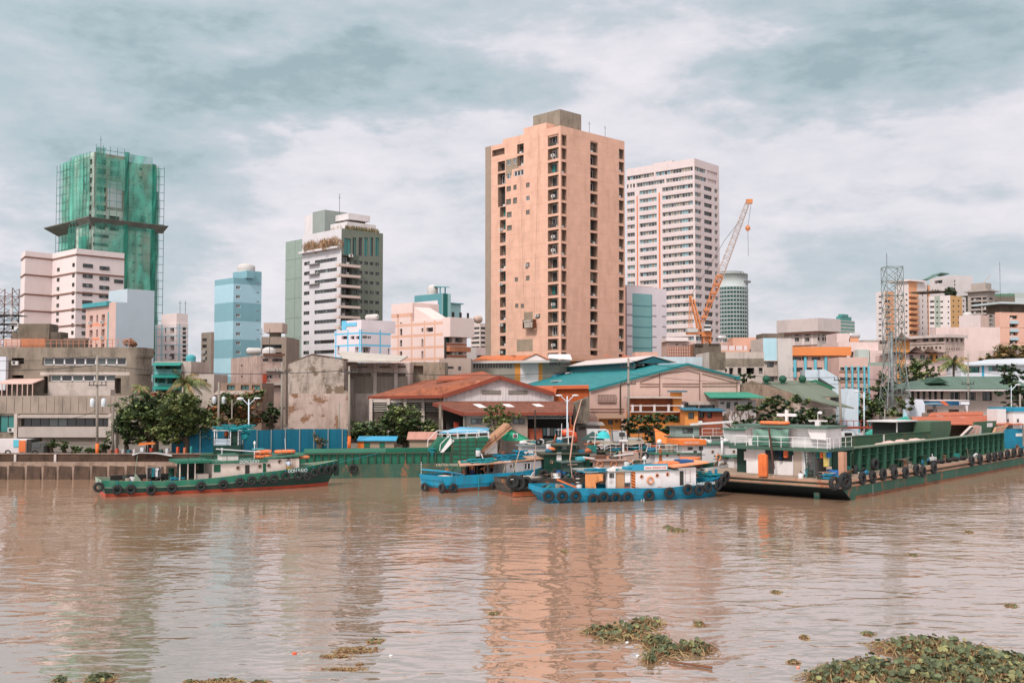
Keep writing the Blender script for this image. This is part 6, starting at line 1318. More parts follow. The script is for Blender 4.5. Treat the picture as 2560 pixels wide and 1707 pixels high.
pole('leaning concrete pole left of the mouldy warehouse',705,905,1068,138,.2,None,[930],None,0);pole('tall concrete pole at the fence end with orange base',873,915,1118,121,.17,1090,[930]);pole('short pole with orange base before the peeling wall',848,1008,1120,121.5,.13,1090)
pole('white double armed street lamp behind the green tug',622,997,1112,119.6,.11,1107,lamp=[-1,1],m=LW_,name='street_lamp');pole('white double armed street lamp before the rusty lean-to',1418,990,1095,121.8,.11,None,lamp=[-1,1],m=LW_,name='street_lamp')
pole('tall concrete pole before the pink warehouse gable',1571,895,1060,140,.2,None,[918,960]);pole('dark wooden pole on the pink warehouse wall',1551,960,1058,141,.16,m=mat('dark_wood',C(70,55,45),.9,.2));pole('dark pole under the lean-to roof',1338,1025,1085,122.5,.13,m=mat('dark_wood',C(70,55,45)))
pole('concrete pole before the grey green warehouse',2104,940,1068,140,.2,None,[950],None,-6);pole('white single armed lamp beside the bank trees',2160,980,1072,141,.12,lamp=[-1],m=LW_,name='street_lamp');pole('concrete pole before the white and blue building',2420,885,1030,168,.14,None,[960])
pole('thin concrete pole by the petrol station',2212,1022,1085,146,.12);pole('pole at the right edge with street light',2528,963,1045,150,.07,lamp=[1],m=LW_,name='street_lamp');pole('pole by the right edge pine',2550,985,1062,148,.2)
def wire(label,pts,sag,r=.03):
 b=MB();P_=[W(*p)for p in pts];q_=[]
 for i in range(len(P_)-1):
  for k in range(9):t=k/8;v=P_[i].lerp(P_[i+1],t);v.z-=sag*4*t*(1-t);q_.append(v)
 b.tube(q_,r,4);tag(b.build('power_line',mat('wire_black',(.03,.03,.03),.7,0),world=1),label,'wire')
wire('sagging wire from the left edge to the transformer pole',[(-60,925,112),(243,912,118)],.25,.035);wire('upper wire from the transformer pole to the fence end pole',[(243,912,118),(873,925,121)],.7,.035);wire('wire from the fence end pole past the rusty warehouse',[(873,925,121),(1571,915,140)],.9,.035)
wire('lower wire across the concrete building',[(-60,900,112),(243,888,118)],.3,.02);wire('wire from the dark pole to the gable pole before the pink warehouse',[(1551,962,141),(1571,935,140),(2104,960,140)],.5,.025);wire('high wire before the salmon school',[(1571,900,140),(2104,943,140)],.8,.03);wire('wire from the warehouse pole to the right edge',[(2104,945,140),(2420,925,168),(2700,930,170)],.7,.03)
wire('low wire by the petrol station',[(2104,965,140),(2600,1010,150)],.3,.02);wire('drooping cable below the transformer',[(180,1045,118),(243,1024,118)],.15,.025)
tk=empty('box_truck',W(40,1130,119.5),0,'white box truck with faded paint and open orange rear door','truck');tk.location.z=G
b=MB();b.box(W(-30,1110,119.5).x,W(66,1110,119.5).x,119.5,121.6,G+.45,W(0,1098,119.5).z);b.build('cargo_box',mat('truck_box',C(222,205,200),.6,.06,stain=.2),tk,world=1)
b=MB();b.box(W(47,1110,119.4).x,W(64,1110,119.4).x,119.38,119.46,G+.55,W(0,1101,119.4).z);b.build('door',mat('truck_orange',C(225,115,55),.6,.08),tk,world=1);b=MB();b.box(W(33,1110,119.4).x,W(46.5,1110,119.4).x,119.42,119.48,W(0,1117,119.4).z,W(0,1099,119.4).z);b.build('painted_square',mat('truck_cyan',C(90,190,205),.6,.08),tk,world=1)
b=MB();b.box(W(66,1110,119.5).x,W(77,1110,119.5).x,119.6,121.5,G+.5,W(0,1098,119.5).z,0);b.build('rear_bay',IN,tk,world=1);b=MB();x0_,x1_=W(79,1110,119.5).x,W(109,1110,119.5).x;b.slab([(x0_,119.5,G+.4),(x1_,119.5,G+.4),(x1_,119.5,W(0,1115,119.5).z),(x1_-.3,119.5,W(0,1106,119.5).z),(x0_,119.5,W(0,1106,119.5).z)],(0,1.9,0));b.build('cab',mat('cab_dark',C(90,88,82),.4,.08),tk,world=1)
b=MB();b.box(x0_+.15,x1_-.35,119.46,119.49,W(0,1119,119.5).z,W(0,1108,119.5).z);b.build('windscreen',GD,tk,world=1)
for x in(x0_+.4,W(20,1110,119.5).x):b=MB();b.torus((x,119.6,G+.42),(0,1,0),.3,.13,14,6);b.build('wheel',mat('tyre_rubber',(.022,.021,.020),.8,.15),tk,world=1)
def tarp(name,label,cat,pts,m,th=.05,poles=None,zb=G,group=None):
 b=MB();b.slab(pts,(0,0,th));c=sum((Vector(p)for p in pts),Vector())/len(pts);rt=empty(name,(c.x,c.y,zb),0,label,cat,group);b.build('canopy',m,rt,world=1)
 if poles:
  for p in poles:b=MB();b.tube([(p[0],p[1],zb),(p[0],p[1],p[2])],.04,5);b.build('post',STEEL,rt,world=1)
 return rt
b=MB();pts=[W(330,1134,114.7),W(352,1129,114.7),W(392,1131,114.7),W(430,1137,114.7)];b.slab(pts+[W(430,1141,114.3),W(392,1134,114.3),W(350,1132,114.3),W(331,1139,114.3)],(0,0,.04));tag(b.build('white_tarp',mat('tarp_white',C(185,178,172),.8,.2,stain=.4),world=1),'white tarp draped over the river wall','tarp')
ORT=mat('orange_tarp',C(238,122,40),.7,.08);BTP=mat('blue_tarp',C(60,160,195),.6,.12);GTP=mat('green_tarp',C(30,150,110),.6,.08)
tarp('market_stall','small street stall with orange tarp behind the river wall','stall',[W(345,1113,118),W(388,1110,118),W(385,1106,120),W(350,1108,120)],ORT,.08,[(W(347,0,118).x,118,W(0,1112,118).z),(W(386,0,118).x,118,W(0,1109,118).z)])
r=random.Random(6)
for k,(px,w_,h_,c,lb)in enumerate(((275,10,8,(150,110,90),'brown crate pile left on the river wall'),(292,8,10,(215,90,60),'red bag heap beside the brown crates'),(308,7,8,(200,190,185),'white sack on the river wall'),(322,9,7,(60,110,120),'dark teal box on the river wall'),(336,6,9,(220,200,190),'pale bucket left of the orange stall'),(356,10,14,(225,225,228),'white cool box under the orange stall'),(378,8,13,(190,60,40),'red basket under the orange stall'),(402,9,8,(50,90,80),'dark green seat right of the orange stall'),(418,8,12,(215,215,210),'white drum right of the stall'),(444,6,16,(225,90,45),'orange cloth hanging before the blue fence'),(462,7,14,(215,120,80),'faded orange bundle before the blue fence'),(478,5,18,(60,160,150),'teal cloth hanging under the glossy tree'))):
 p=W(px,1130,117.5);b=MB();kk=117.5/F;b.box(p.x-w_*kk/2,p.x+w_*kk*.3,117.4,117.9,G,p.z+h_*kk*.8);b.slab([(p.x-w_*kk*.7,117.3,G),(p.x+w_*kk*.3,117.2,G),(p.x+w_*kk*.1,117.4,p.z+h_*kk*.5)],(.1,.3,0));tag(b.build('street_goods',mat('goods_%d'%k,C(*c),.8,.15),world=1),lb,'goods')
def shed(label,px0,px1,pyr,pye,pyb,Y,m,rm,d=2.5,over=.3,wins=()):
 x0_,x1_=W(px0,pye,Y).x,W(px1,pye,Y).x;ze=W(0,pye,Y).z;zr=W(0,pyr,Y).z;rt=empty('shed',((x0_+x1_)/2,Y,G),0,label,'shed');b=MB();b.box(x0_,x1_,Y,Y+d,G,ze);b.build('wall',m,rt,world=1)
 b=MB();b.slab([(x0_-over,Y-over,ze),(x1_+over,Y-over,ze),(x1_+over,Y+d*.6,zr),(x0_-over,Y+d*.6,zr)],(0,0,.08));b.build('roof',rm,rt,world=1)
 for a,c,y0,y1,mm in wins:b=MB();b.box(W(a,0,Y).x,W(c,0,Y).x,Y-.05,Y+.02,W(0,y1,Y).z,W(0,y0,Y).z);b.build('shutter',mm,rt,world=1)
 return rt
WDN=mat('old_wood',C(175,150,125),.85,.12,stain=.3);GSH=mat('green_shutter',C(35,110,85),.7,.1)
shed('small orange and grey shed with a blue tarp roof',899,985,1093,1102,1125,122.5,WDN,BTP,wins=((901,917,1103,1122,ORT),(917,931,1106,1118,GSH),(955,968,1106,1118,GSH)))
shed('shed with pink corrugated roof beside the green barge',1024,1085,1082,1099,1125,122.5,WDN,mat('pink_sheet',C(210,150,130),.7,.08,corr=('X',3)))
tarp('tent','long light blue tent roof above the barge railing','tent',[W(1098,1082,123),W(1235,1082,123),W(1222,1070,125.5),W(1150,1068,125.5)],mat('pale_blue_tarp',C(110,185,215),.6,.08),.06,[(W(1105,0,124).x,124,W(0,1078,124).z),(W(1230,0,124).x,124,W(0,1078,124).z)])
tt_=empty('green_tent',(W(1288,1100,122.6).x,122.6,G),0,'green tent with a square white emblem patch','tent');b=MB();ap_=W(1272,1075,123.5);e=[W(1250,1094,122),W(1262,1102,121.5),W(1320,1102,121.5),W(1322,1097,125)]
for i in range(3):b.slab([e[i],e[i+1],ap_+Vector((.4,0,0)),ap_],(0,0,.05))
b.build('canopy',GTP,tt_,world=1)
for p in e:b=MB();b.tube([(p.x,p.y,G),tuple(p)],.04,5);b.build('post',STEEL,tt_,world=1)
b=MB();b.box(W(1282,0,121.9).x,W(1294,0,121.9).x,121.88,121.93,W(0,1095,121.9).z,W(0,1083,121.9).z);b.build('emblem_patch',mat('patch_white',C(228,225,222),.7,.03),tt_,world=1)
b=MB();c=W(1288,1089,121.8);b.torus(c,(0,1,0),.19,.035,18,5,0);b.blob(c+Vector((-.06,0,.02)),.08,.03,.12,8,5,1);b.blob(c+Vector((.08,0,-.04)),.07,.03,.1,8,5,2);b.build('emblem',[FD,mat('emblem_red',C(200,70,50)),mat('emblem_blue',C(50,90,130))],tt_,world=1)
OH=mat('orange_house_wall',C(236,148,66),.85,.06,stain=.12);BLR=mat('blue_sheet_roof',C(45,120,140),.6,.1,corr=('X',3));GLR=mat('green_sheet_light',C(60,160,130),.6,.06,corr=('X',3))
def house(label,px0,px1,pyt,Y,m,wins=(),d=5,roof=None,over=.4,rh=6):
 h=Bld('house',label,'house',px0,Y,90,None,px1,pyt,py=1000,back=d)
 for w_ in wins:h.wpx('R',*w_)
 h.done(m,ROOFG,0 if roof else .3)
 if roof:b=MB();x1_=h.Lr;zz_=rh*Y/F;b.slab([(-over,-over*2,h.H),(x1_+over,-over*2,h.H),(x1_+over,d,h.H+zz_),(-over,d,h.H+zz_)],(0,0,.1));h.part('roof',b,roof)
 return h
h1=house('small orange house with a brown lean-to roof by the wooden pole',1503,1552,1046,138,OH,[(1526,1055,12,12,'dark',.2),(1541,1053,7,7,'dark',.2)],4,mat('lean_brown',C(150,115,90),.8,.12),.6,9)
h2=house('orange house with a white balustrade on its upper terrace',1577,1708,1030,146,OH,[(1690,1046,14,20,'dark',.3)],6)
b=MB();h=h2;b.box(-.3,h.sR(1703),-1.2,0,h.H,h.H+.12)
for px in(1578,1598,1632,1667,1701):q_=h.sR(px);b.box(q_-.15,q_+.15,-1.2,-.95,h.H+.12,h.H+1.05)
b.box(-.2,h.sR(1703),-1.18,-1.0,h.H+.85,h.H+.98);h.part('balustrade',b,mat('balustrade_white',C(222,205,195),.7,.05))
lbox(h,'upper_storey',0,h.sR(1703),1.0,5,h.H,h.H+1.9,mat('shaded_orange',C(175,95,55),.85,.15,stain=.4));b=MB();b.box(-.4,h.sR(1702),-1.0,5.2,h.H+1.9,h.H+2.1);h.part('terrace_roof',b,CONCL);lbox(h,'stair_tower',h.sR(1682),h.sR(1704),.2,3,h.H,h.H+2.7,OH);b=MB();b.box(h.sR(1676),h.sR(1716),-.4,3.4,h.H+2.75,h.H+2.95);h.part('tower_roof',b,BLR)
h3=house('orange house with a blue metal roof and dark window',1712,1745,1026,141,OH,[(1728,1039,15,17,'dark',.3)],4,BLR,.3,5);h4=house('red brown shop front under the blue metal roof',1745,1806,1028,142,mat('red_brown_shop',C(160,80,50),.85,.12,stain=.3),[(1754,1038,12,14,'dark',.5),(1774,1038,12,14,'dark',.5)],4,BLR,.3,5)
h5=house('white house with a pale green overhanging roof',1797,1890,1000,149,mat('white_house_wall',C(222,205,198),.85,.05,stain=.25),[(1806,1006,10,8,'dark',.4),(1821,1012,10,18,'dark',.4),(1840,1008,10,12,'dark',.4),(1875,1006,10,10,'dark',.4),(1812,1045,12,14,'dark',.4)],5);b=MB();b.slab([(h5.sR(1768),-1.5,h5.H+.3),(h5.sR(1905),-1.5,h5.H+.3),(h5.sR(1880),3,h5.H+1.0),(h5.sR(1768),3,h5.H+1.0)],(0,0,.12));h5.part('roof',b,GLR)
h6=house('low terrace with brown railing between the orange and white houses',1706,1797,1003,150,CONCL,[(1716,1010,10,8,'dark',.5),(1730,1018,34,12,'dark',.8),(1768,1018,40,12,'dark',.8)],4)
house('grey blocky roof shelters behind the moored boats',1440,1500,1063,134,CONCL,[(1455,1070,18,8,None,1)],3,mat('grey_sheet',C(165,155,145),.7,.1),.5,5)
def van(label,px0,px1,py0,Y,c,group='vans parked behind the boats'):
 x0_,x1_=W(px0,py0,Y).x,W(px1,py0,Y).x;zt_=W(0,py0,Y).z;rt=empty('van',((x0_+x1_)/2,Y,G),0,label,'van',group);m=mat('van_'+'_'.join(map(str,c)),C(*c),.4,.05);L=x1_-x0_;b=MB();b.slab([(x0_,Y,G+.35),(x1_,Y,G+.35),(x1_,Y,G+1.0),(x1_-L*.12,Y,zt_-.1),(x1_-L*.2,Y,zt_),(x0_+.1,Y,zt_),(x0_,Y,zt_-.1)],(0,1.8,0));b.build('body',m,rt,world=1)
 b=MB();zz=(zt_+G+.9)/2;b.box(x0_+L*.45,x1_-L*.2,Y-.03,Y-.005,zt_-.65,zt_-.18);b.build('window',GD,rt,world=1)
 for x in(x0_+L*.2,x1_-L*.2):b=MB();b.torus((x,Y+.05,G+.32),(0,1,0),.24,.1,12,6);b.build('wheel',mat('tyre_rubber',(.022,.021,.020)),rt,world=1)
van('white box truck behind the dark green tent',1468,1528,1073,129,(215,210,205));van('pale grey van right of the turquoise umbrella',1530,1570,1077,128,(190,185,180));van('silver jeepney with sloping front by the layered tree',1572,1612,1095,127,(175,180,172));van('white minibus right of the wide tree',2088,2140,1078,139,(215,215,212));van('white car roof seen over the barge edge',2150,2200,1084,143,(205,205,205))
tarp('tent','dark green peaked tent between boats and vans','tent',[W(1450,1100,126),W(1512,1100,126),W(1482,1079,127)],mat('dark_green_tarp',C(50,75,68),.7,.1),.06)
um=empty('umbrella',(W(1508,1100,126).x,126,G),0,'turquoise umbrella with pale lettering behind the boats','umbrella');b=MB();c=W(1508,1092,126);b.lathe(c,[(.85,-.15),(.8,.15),(.55,.5),(.05,.75)],12);b.build('canopy',mat('turquoise_cloth',C(55,190,190),.7,.05),um,world=1);b=MB();b.tube([(c.x,126,G),(c.x,126,c.z)],.03,5);b.build('pole',STEEL,um,world=1)
b=MB();p=[W(1634,1070,128),W(1650,1078,127),W(1688,1098,125),W(1742,1094,125),W(1745,1108,124),W(1640,1108,124)];b.slab(p,(0,.1,.05));tag(b.build('orange_tarp',ORT,world=1),'large bright orange tarp slung behind the white and orange tug','tarp')
b=MB();c=W(1412,1078,123);b.tube([W(1405,1082,123),W(1420,1080,123),W(1432,1087,123),W(1436,1104,123)],[.35,.5,.5,.45],8);tag(b.build('buoy_float',mat('orange_rubber',C(225,85,35),.6,.1),world=1),'large curved orange rubber float behind the boats','float')
pt_=empty('petrol_station',(W(2350,1040,160).x,160,G),0,'petrol station with blue and orange canopy and white sign tower','petrol station')
b=MB();x0_,x1_=W(2306,0,160).x,W(2405,0,160).x;zb_,zt_=W(0,1013,160).z,W(0,1002,160).z;b.box(x0_,x1_,160,166,zb_,zt_);b.build('canopy',mat('canopy_blue',C(28,95,130),.4,.05),pt_,world=1)
b=MB();b.box(x0_-.02,x1_+.02,159.95,166.05,zt_-.001,zt_+.12);b.build('canopy_edge',mat('canopy_cream',C(235,205,190),.5,.03),pt_,world=1)
b=MB();b.slab([W(2349,1003,159.96),W(2361,1003,159.96),W(2374,1013,159.96),W(2362,1013,159.96)],(0,.03,0));b.build('orange_stripe',mat('stripe_orange',C(225,105,60),.5,.03),pt_,world=1)
b=MB();b.slab([W(2312,1008,159.955),W(2340,1006.5,159.955),W(2352,1008,159.955),W(2360,1011.5,159.955),W(2345,1010,159.955),W(2312,1011,159.955)],(0,.03,0));b.build('grey_stripe',mat('stripe_grey',C(150,170,180),.5,.03),pt_,world=1)
b=MB();b.box(W(2379,0,159.9).x,W(2404,0,159.9).x,159.85,159.93,W(0,1011.5,159.9).z,W(0,1004,159.9).z);b.build('sign_board',mat('sign_white',C(232,230,228),.5,.02),pt_,world=1)
def text(s_,px,py,Y,hpx,m,parent=None,rz=0,pitch=0,at=None,width=None,name='lettering',th=.01):
 cu=bpy.data.curves.new(name,'FONT');cu.body=s_;cu.align_x='CENTER';cu.align_y='CENTER';cu.size=hpx*Y/F*1.38 if Y else hpx*1.38;cu.extrude=th
 o=bpy.data.objects.new('t',cu);S.collection.objects.link(o);bpy.context.view_layer.update();me=bpy.data.meshes.new_from_object(o);bpy.data.objects.remove(o)
 o=bpy.data.objects.new(name,me);link(o);me.materials.clear();me.materials.append(m)
 if width:
  xs=[v.co.x for v in me.vertices];k=width/(max(xs)-min(xs));
  for v in me.vertices:v.co.x*=k
 loc=at if at is not None else W(px,py,Y);mw=Matrix.Translation(loc)@Matrix.Rotation(rz,4,'Z')@Matrix.Rotation(math.pi/2+pitch,4,'X')
 if parent is not None:o.parent=parent;mw=Matrix.LocRotScale(parent.location,parent.rotation_euler,None).inverted()@mw
 o.matrix_basis=mw;return o
text('PETRON',2391.5,1007.8,159.83,4.6,mat('text_navy',C(25,50,110),.5,0),pt_,width=21*160/F)
b=MB();b.slab([W(2276,1040,156),W(2312,1040,156),W(2312,1010,156),W(2306,998,156),W(2276,998,156)],(0,2,0));b.build('sign_tower',mat('sign_tower_white',C(222,225,232),.5,.03),pt_,world=1)
for px in(2320,2398):b=MB();b.box(W(px,0,163).x-.2,W(px,0,163).x+.2,163,163.4,G,zb_);b.build('column',WHITEP,pt_,world=1)
rs=mat('rust_orange_roof',C(205,110,75),.85,.15,corr=('X',2),rust=.2,rcol=C(150,70,45),patch=(C(222,195,185),.35,.60))
for lb,q4,zb in(('long narrow red roof before the petrol station',[(2320,1041,151),(2458,1038,151),(2458,1030,153),(2328,1033,153)],0),('wide patched rust roof before the green roofed house',[(2282,1062,141),(2560,1062,141),(2470,1040,150),(2280,1044,150)],0),('rust roof sheets at the right edge behind the blue boat',[(2470,1062,146),(2640,1068,146),(2640,1038,154),(2452,1041,154)],0)):
 p=[W(*v)for v in q4];rt=empty('roofed_shelter',(sum(v.x for v in p)/4,sum(v.y for v in p)/4,G),0,lb,'shelter');b=MB();b.slab(p,(0,0,.12));b.build('roof',rs,rt,world=1)
 for v in p[:2]:b=MB();b.tube([(v.x,v.y+.3,G),(v.x,v.y+.3,v.z)],.1,6);b.build('post',CONC,rt,world=1)
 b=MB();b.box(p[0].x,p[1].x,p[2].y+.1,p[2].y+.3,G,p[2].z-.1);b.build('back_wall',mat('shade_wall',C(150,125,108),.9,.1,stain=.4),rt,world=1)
TYR=mat('tyre_rubber',(.022,.021,.020),.8,.15);ROPE=mat('rope_blue',C(15,118,142),.8,.1);ROPET=mat('rope_teal',C(20,130,135),.85,.12);ROPEW=mat('rope_pale',C(190,175,155),.85,.1)
DKG=mat('deck_grey',C(130,118,100),.85,.15,stain=.4);RAFT=mat('raft_orange',C(240,120,60),.55,.06);WM=mat('boat_white',C(226,216,210),.55,.05,stain=.16,scol=C(165,110,80),ssc=3);RWHT=mat('rail_white',C(222,214,208),.5,.04)
TW=mat('text_white',C(225,225,220),.6,.02);GLB=mat('porthole_dark',(.03,.03,.035),.15,.0,spec=.6);BRASS=mat('porthole_rim',C(170,130,95),.5,.1);RIMO=mat('rim_orange',C(226,140,90),.5,.05)
class Boat:
 """local x forward along the near side, y away from the camera (0 = near side), z above the water"""
 def __init__(s,name,label,cat,o,hd,L,B,group=None):
  s.o=Vector((o[0],o[1]));s.h=R_(hd);s.dr=Vector((math.cos(s.h),math.sin(s.h)));s.dl=Vector((-s.dr.y,s.dr.x));s.L=L;s.B=B
  s.root=empty(name,(o[0],o[1],0),s.h,label,cat,group)
 def P(s,px,py,y=0.0):
  o=s.o+s.dl*y;v=(CY-py)/F;u=(px-CX)/F/(CT-v*ST);x=(u*o.y-o.x)/(s.dr.x-u*s.dr.y);Y=o.y+x*s.dr.y
  return x,W(px,py,Y).z
 def E(s,px,py,x=0.0):
  o=s.o+s.dr*x;v=(CY-py)/F;u=(px-CX)/F/(CT-v*ST);y=(u*o.y-o.x)/(s.dl.x-u*s.dl.y);Y=o.y+y*s.dl.y
  return y,W(px,py,Y).z
 def part(s,name,b,m):return b.build(name,m,s.root)
 def box(s,name,x0,x1,y0,y1,z0,z1,m):b=MB();b.box(x0,x1,y0,y1,z0,z1);return s.part(name,b,m)
 def hull(s,sheer,mats,bul=.55,boot=.30,rub=.62,stern=.86,full=.62,rake=1.2,flare=.14,srake=.5,n=26):
  """mats: boot top, lower hull, upper hull, inside, deck"""
  L,B=s.L,s.B;hB=B/2
  def hb(t):
   if t<.12:return hB*(stern+(1-stern)*math.sin(t/.12*math.pi/2))
   if t<full:return hB
   q=(t-full)/(1-full);return hB*max(0.0,(1-q**2.3))
  def hw(t):
   if t<full-.08:return hb(t)*(1-flare*.35)
   q=(t-full+.08)/(1.0-full+.08);return hb(t)*(1-flare*.35)*(1-.30*q)
  s.hb=hb;s.sh=sheer;s.bul=bul
  zs=lambda t:sheer(t);b=MB();rings=[]
  for i in range(n+1):
   t=i/n;t=1-(1-t)**1.25 if t>.0 else 0;x=t*L;Z=zs(t);rk=rake*max(0,(t-.7)/.3)**2;sr=srake*max(0,1-t/.08)
   lv=[(-.7,hw(t)*.8,-rk*1.0+sr),(boot,hw(t),-rk*.85+sr*.8),(rub*Z+.0,(hw(t)+hb(t))/2*1.0,-rk*.4+sr*.4),(rub*Z+.1,(hw(t)+hb(t))/2+.06,-rk*.38+sr*.36),(Z,hb(t),0)]
   rings.append([(x+dx_,hB-h_,z)for z,h_,dx_ in lv]+[(x+dx_,hB+h_,z)for z,h_,dx_ in lv]+[(x-(.1 if t>.9 else 0),hB-max(0,h_-.12),z)for z,h_ in((Z,hb(t)),(Z-bul,hb(t)))]+[(x-(.1 if t>.9 else 0),hB+max(0,h_-.12),z)for z,h_ in((Z,hb(t)),(Z-bul,hb(t)))])
  K=14;vs=[p for r_ in rings for p in r_];
  def q4(a,c):return[(i*K+a,(i+1)*K+a,(i+1)*K+c,i*K+c)for i in range(n)]
  b.add(vs,[],0);base=0
  def put(fs,m):
   for f in fs:b.f.append(list(f));b.m.append(m);b.sm.append(False)
  put(q4(0,1),0);put(q4(5,6),0);put(q4(1,2),1);put(q4(6,7),1);put(q4(2,3),3);put(q4(7,8),3);put(q4(3,4),2);put(q4(8,9),2)
  put(q4(4,10),3);put(q4(9,12),3);put(q4(10,11),3);put(q4(12,13),3);put(q4(11,13),4)
  put([(0,1,6,5)],0);put([(1,2,7,6)],1);put([(2,3,8,7)],1);put([(3,4,9,8)],2);put([(10,12,13,11)],3);put([(4,10,12,9)],3)
  s.hullo=s.part('hull',b,mats);return s
 def yin(s,x):t=min(max(x/s.L,0),1);return s.B/2-s.hb(t)
 def near(s,px,py):
  x,z=s.P(px,py,0)
  for _ in range(4):y=s.yin(x);x,z=s.P(px,py,y)
  return x,s.yin(x),z
 def nrm(s,x):
  e=.3;d=Vector((2*e,s.yin(x+e)-s.yin(x-e),0)).normalized();return Vector((d.y,-d.x,0))
 def tyre(s,px,py,R=.33,r=.14,rope=True):
  x,y,z=s.near(px,py);n_=s.nrm(x);c=Vector((x,y,z))+n_*.17;b=MB();b.torus(c,n_,R,r,18,8);s.part('tyre_fender',b,TYR)
  if rope:b=MB();zt=s.sh(min(x/s.L,1));b.tube([c+Vector((0,0,R)),Vector((x,y,zt+.03))-n_*.0+n_*.05],.025,4);s.part('fender_rope',b,ROPE)
 def tyres(s,l,R=.33,r=.14):
  for px,py in l:s.tyre(px,py,R,r)
 def porthole(s,x,z,y,r=.16,rim=BRASS):
  b=MB();b.torus((x,y-.02,z),(0,1,0),r,.035,14,5,0);b.lathe((x,y-.01,z),[(r,-.01),(r,.012)],14,1,(0,1,0));s.part('porthole',b,[rim,GLB])
 def win(s,x,z,y,w_,h_,kind='white'):
  me=winmesh(w_,h_,kind,0);o=bpy.data.objects.new('window',me);link(o,s.root);o.location=(x,y-.09,z)
 def door(s,x,z0,z1,y,w_,m,name='door'):
  b=MB();b.box(x-w_/2,x+w_/2,y-.03,y-.005,z0,z1);return s.part(name,b,m)
 def rail(s,pts,h,m=RWHT,n=None,mid=True,name='railing'):
  b=MB();r_=.028;P_=[Vector(p)for p in pts];up=Vector((0,0,h))
  for i in range(len(P_)-1):
   a,c=P_[i],P_[i+1];k=max(1,int((c-a).length/1.1));b.beam(a+up,c+up,.05);
   if mid:b.beam(a+up*.5,c+up*.5,.035)
   for j in range(k+1):q_=a.lerp(c,j/k);b.beam(q_,q_+up,.045)
  return s.part(name,b,m)
 def heap(s,x,y,z,rx,ry,rz_,m,n=9,seed=1,name='rope_heap'):
  r=random.Random(seed);b=MB()
  for _ in range(n):
   p=Vector((x+r.uniform(-1,1)*rx,y+r.uniform(-1,1)*ry,z+r.uniform(.05,1)*rz_));q_=[];t=r.uniform(0,6)
   for k in range(10):q_.append(p+Vector((math.cos(t+k*.75)*rx*r.uniform(.3,.5),math.sin(t+k*.75)*ry*.5,r.uniform(-.12,.12)*rz_-rz_*.0)))
   b.tube(q_,.055,5)
  b.blob((x,y,z+rz_*.25),rx*.9,ry*.8,rz_*.4,10,5,0,.15);return s.part(name,b,m)
 def W3(s,x,y,z):
  p=s.o+s.dr*x+s.dl*y;return Vector((p.x,p.y,z))
def raft(bt,label,x,y,z,L,w_=.8,h_=.34,m=RAFT):
 p=bt.W3(x,y,z);rt=empty('life_raft',tuple(p),bt.h,label,'life raft','orange life rafts on the boats');b=MB();n=22;pts=[]
 for i in range(n+1):
  t=2*math.pi*i/n;pts.append((math.copysign(abs(math.cos(t))**.6,math.cos(t))*L/2,math.copysign(abs(math.sin(t))**.6,math.sin(t))*w_/2,h_*.5))
 b.tube(pts,h_*.5,8,caps=False);b.build('float_ring',m,rt);b=MB();b.box(-L/2+.1,L/2-.1,-w_/2+.1,w_/2-.1,h_*.3,h_*.55)
 for k in(-.3,0,.3):b.box(L*k-.04,L*k+.04,-w_/2-.16,w_/2+.16,h_*.2,h_*1.02)
 b.build('floor_net',mat('raft_net',C(200,150,110),.8,.1),rt);return rt
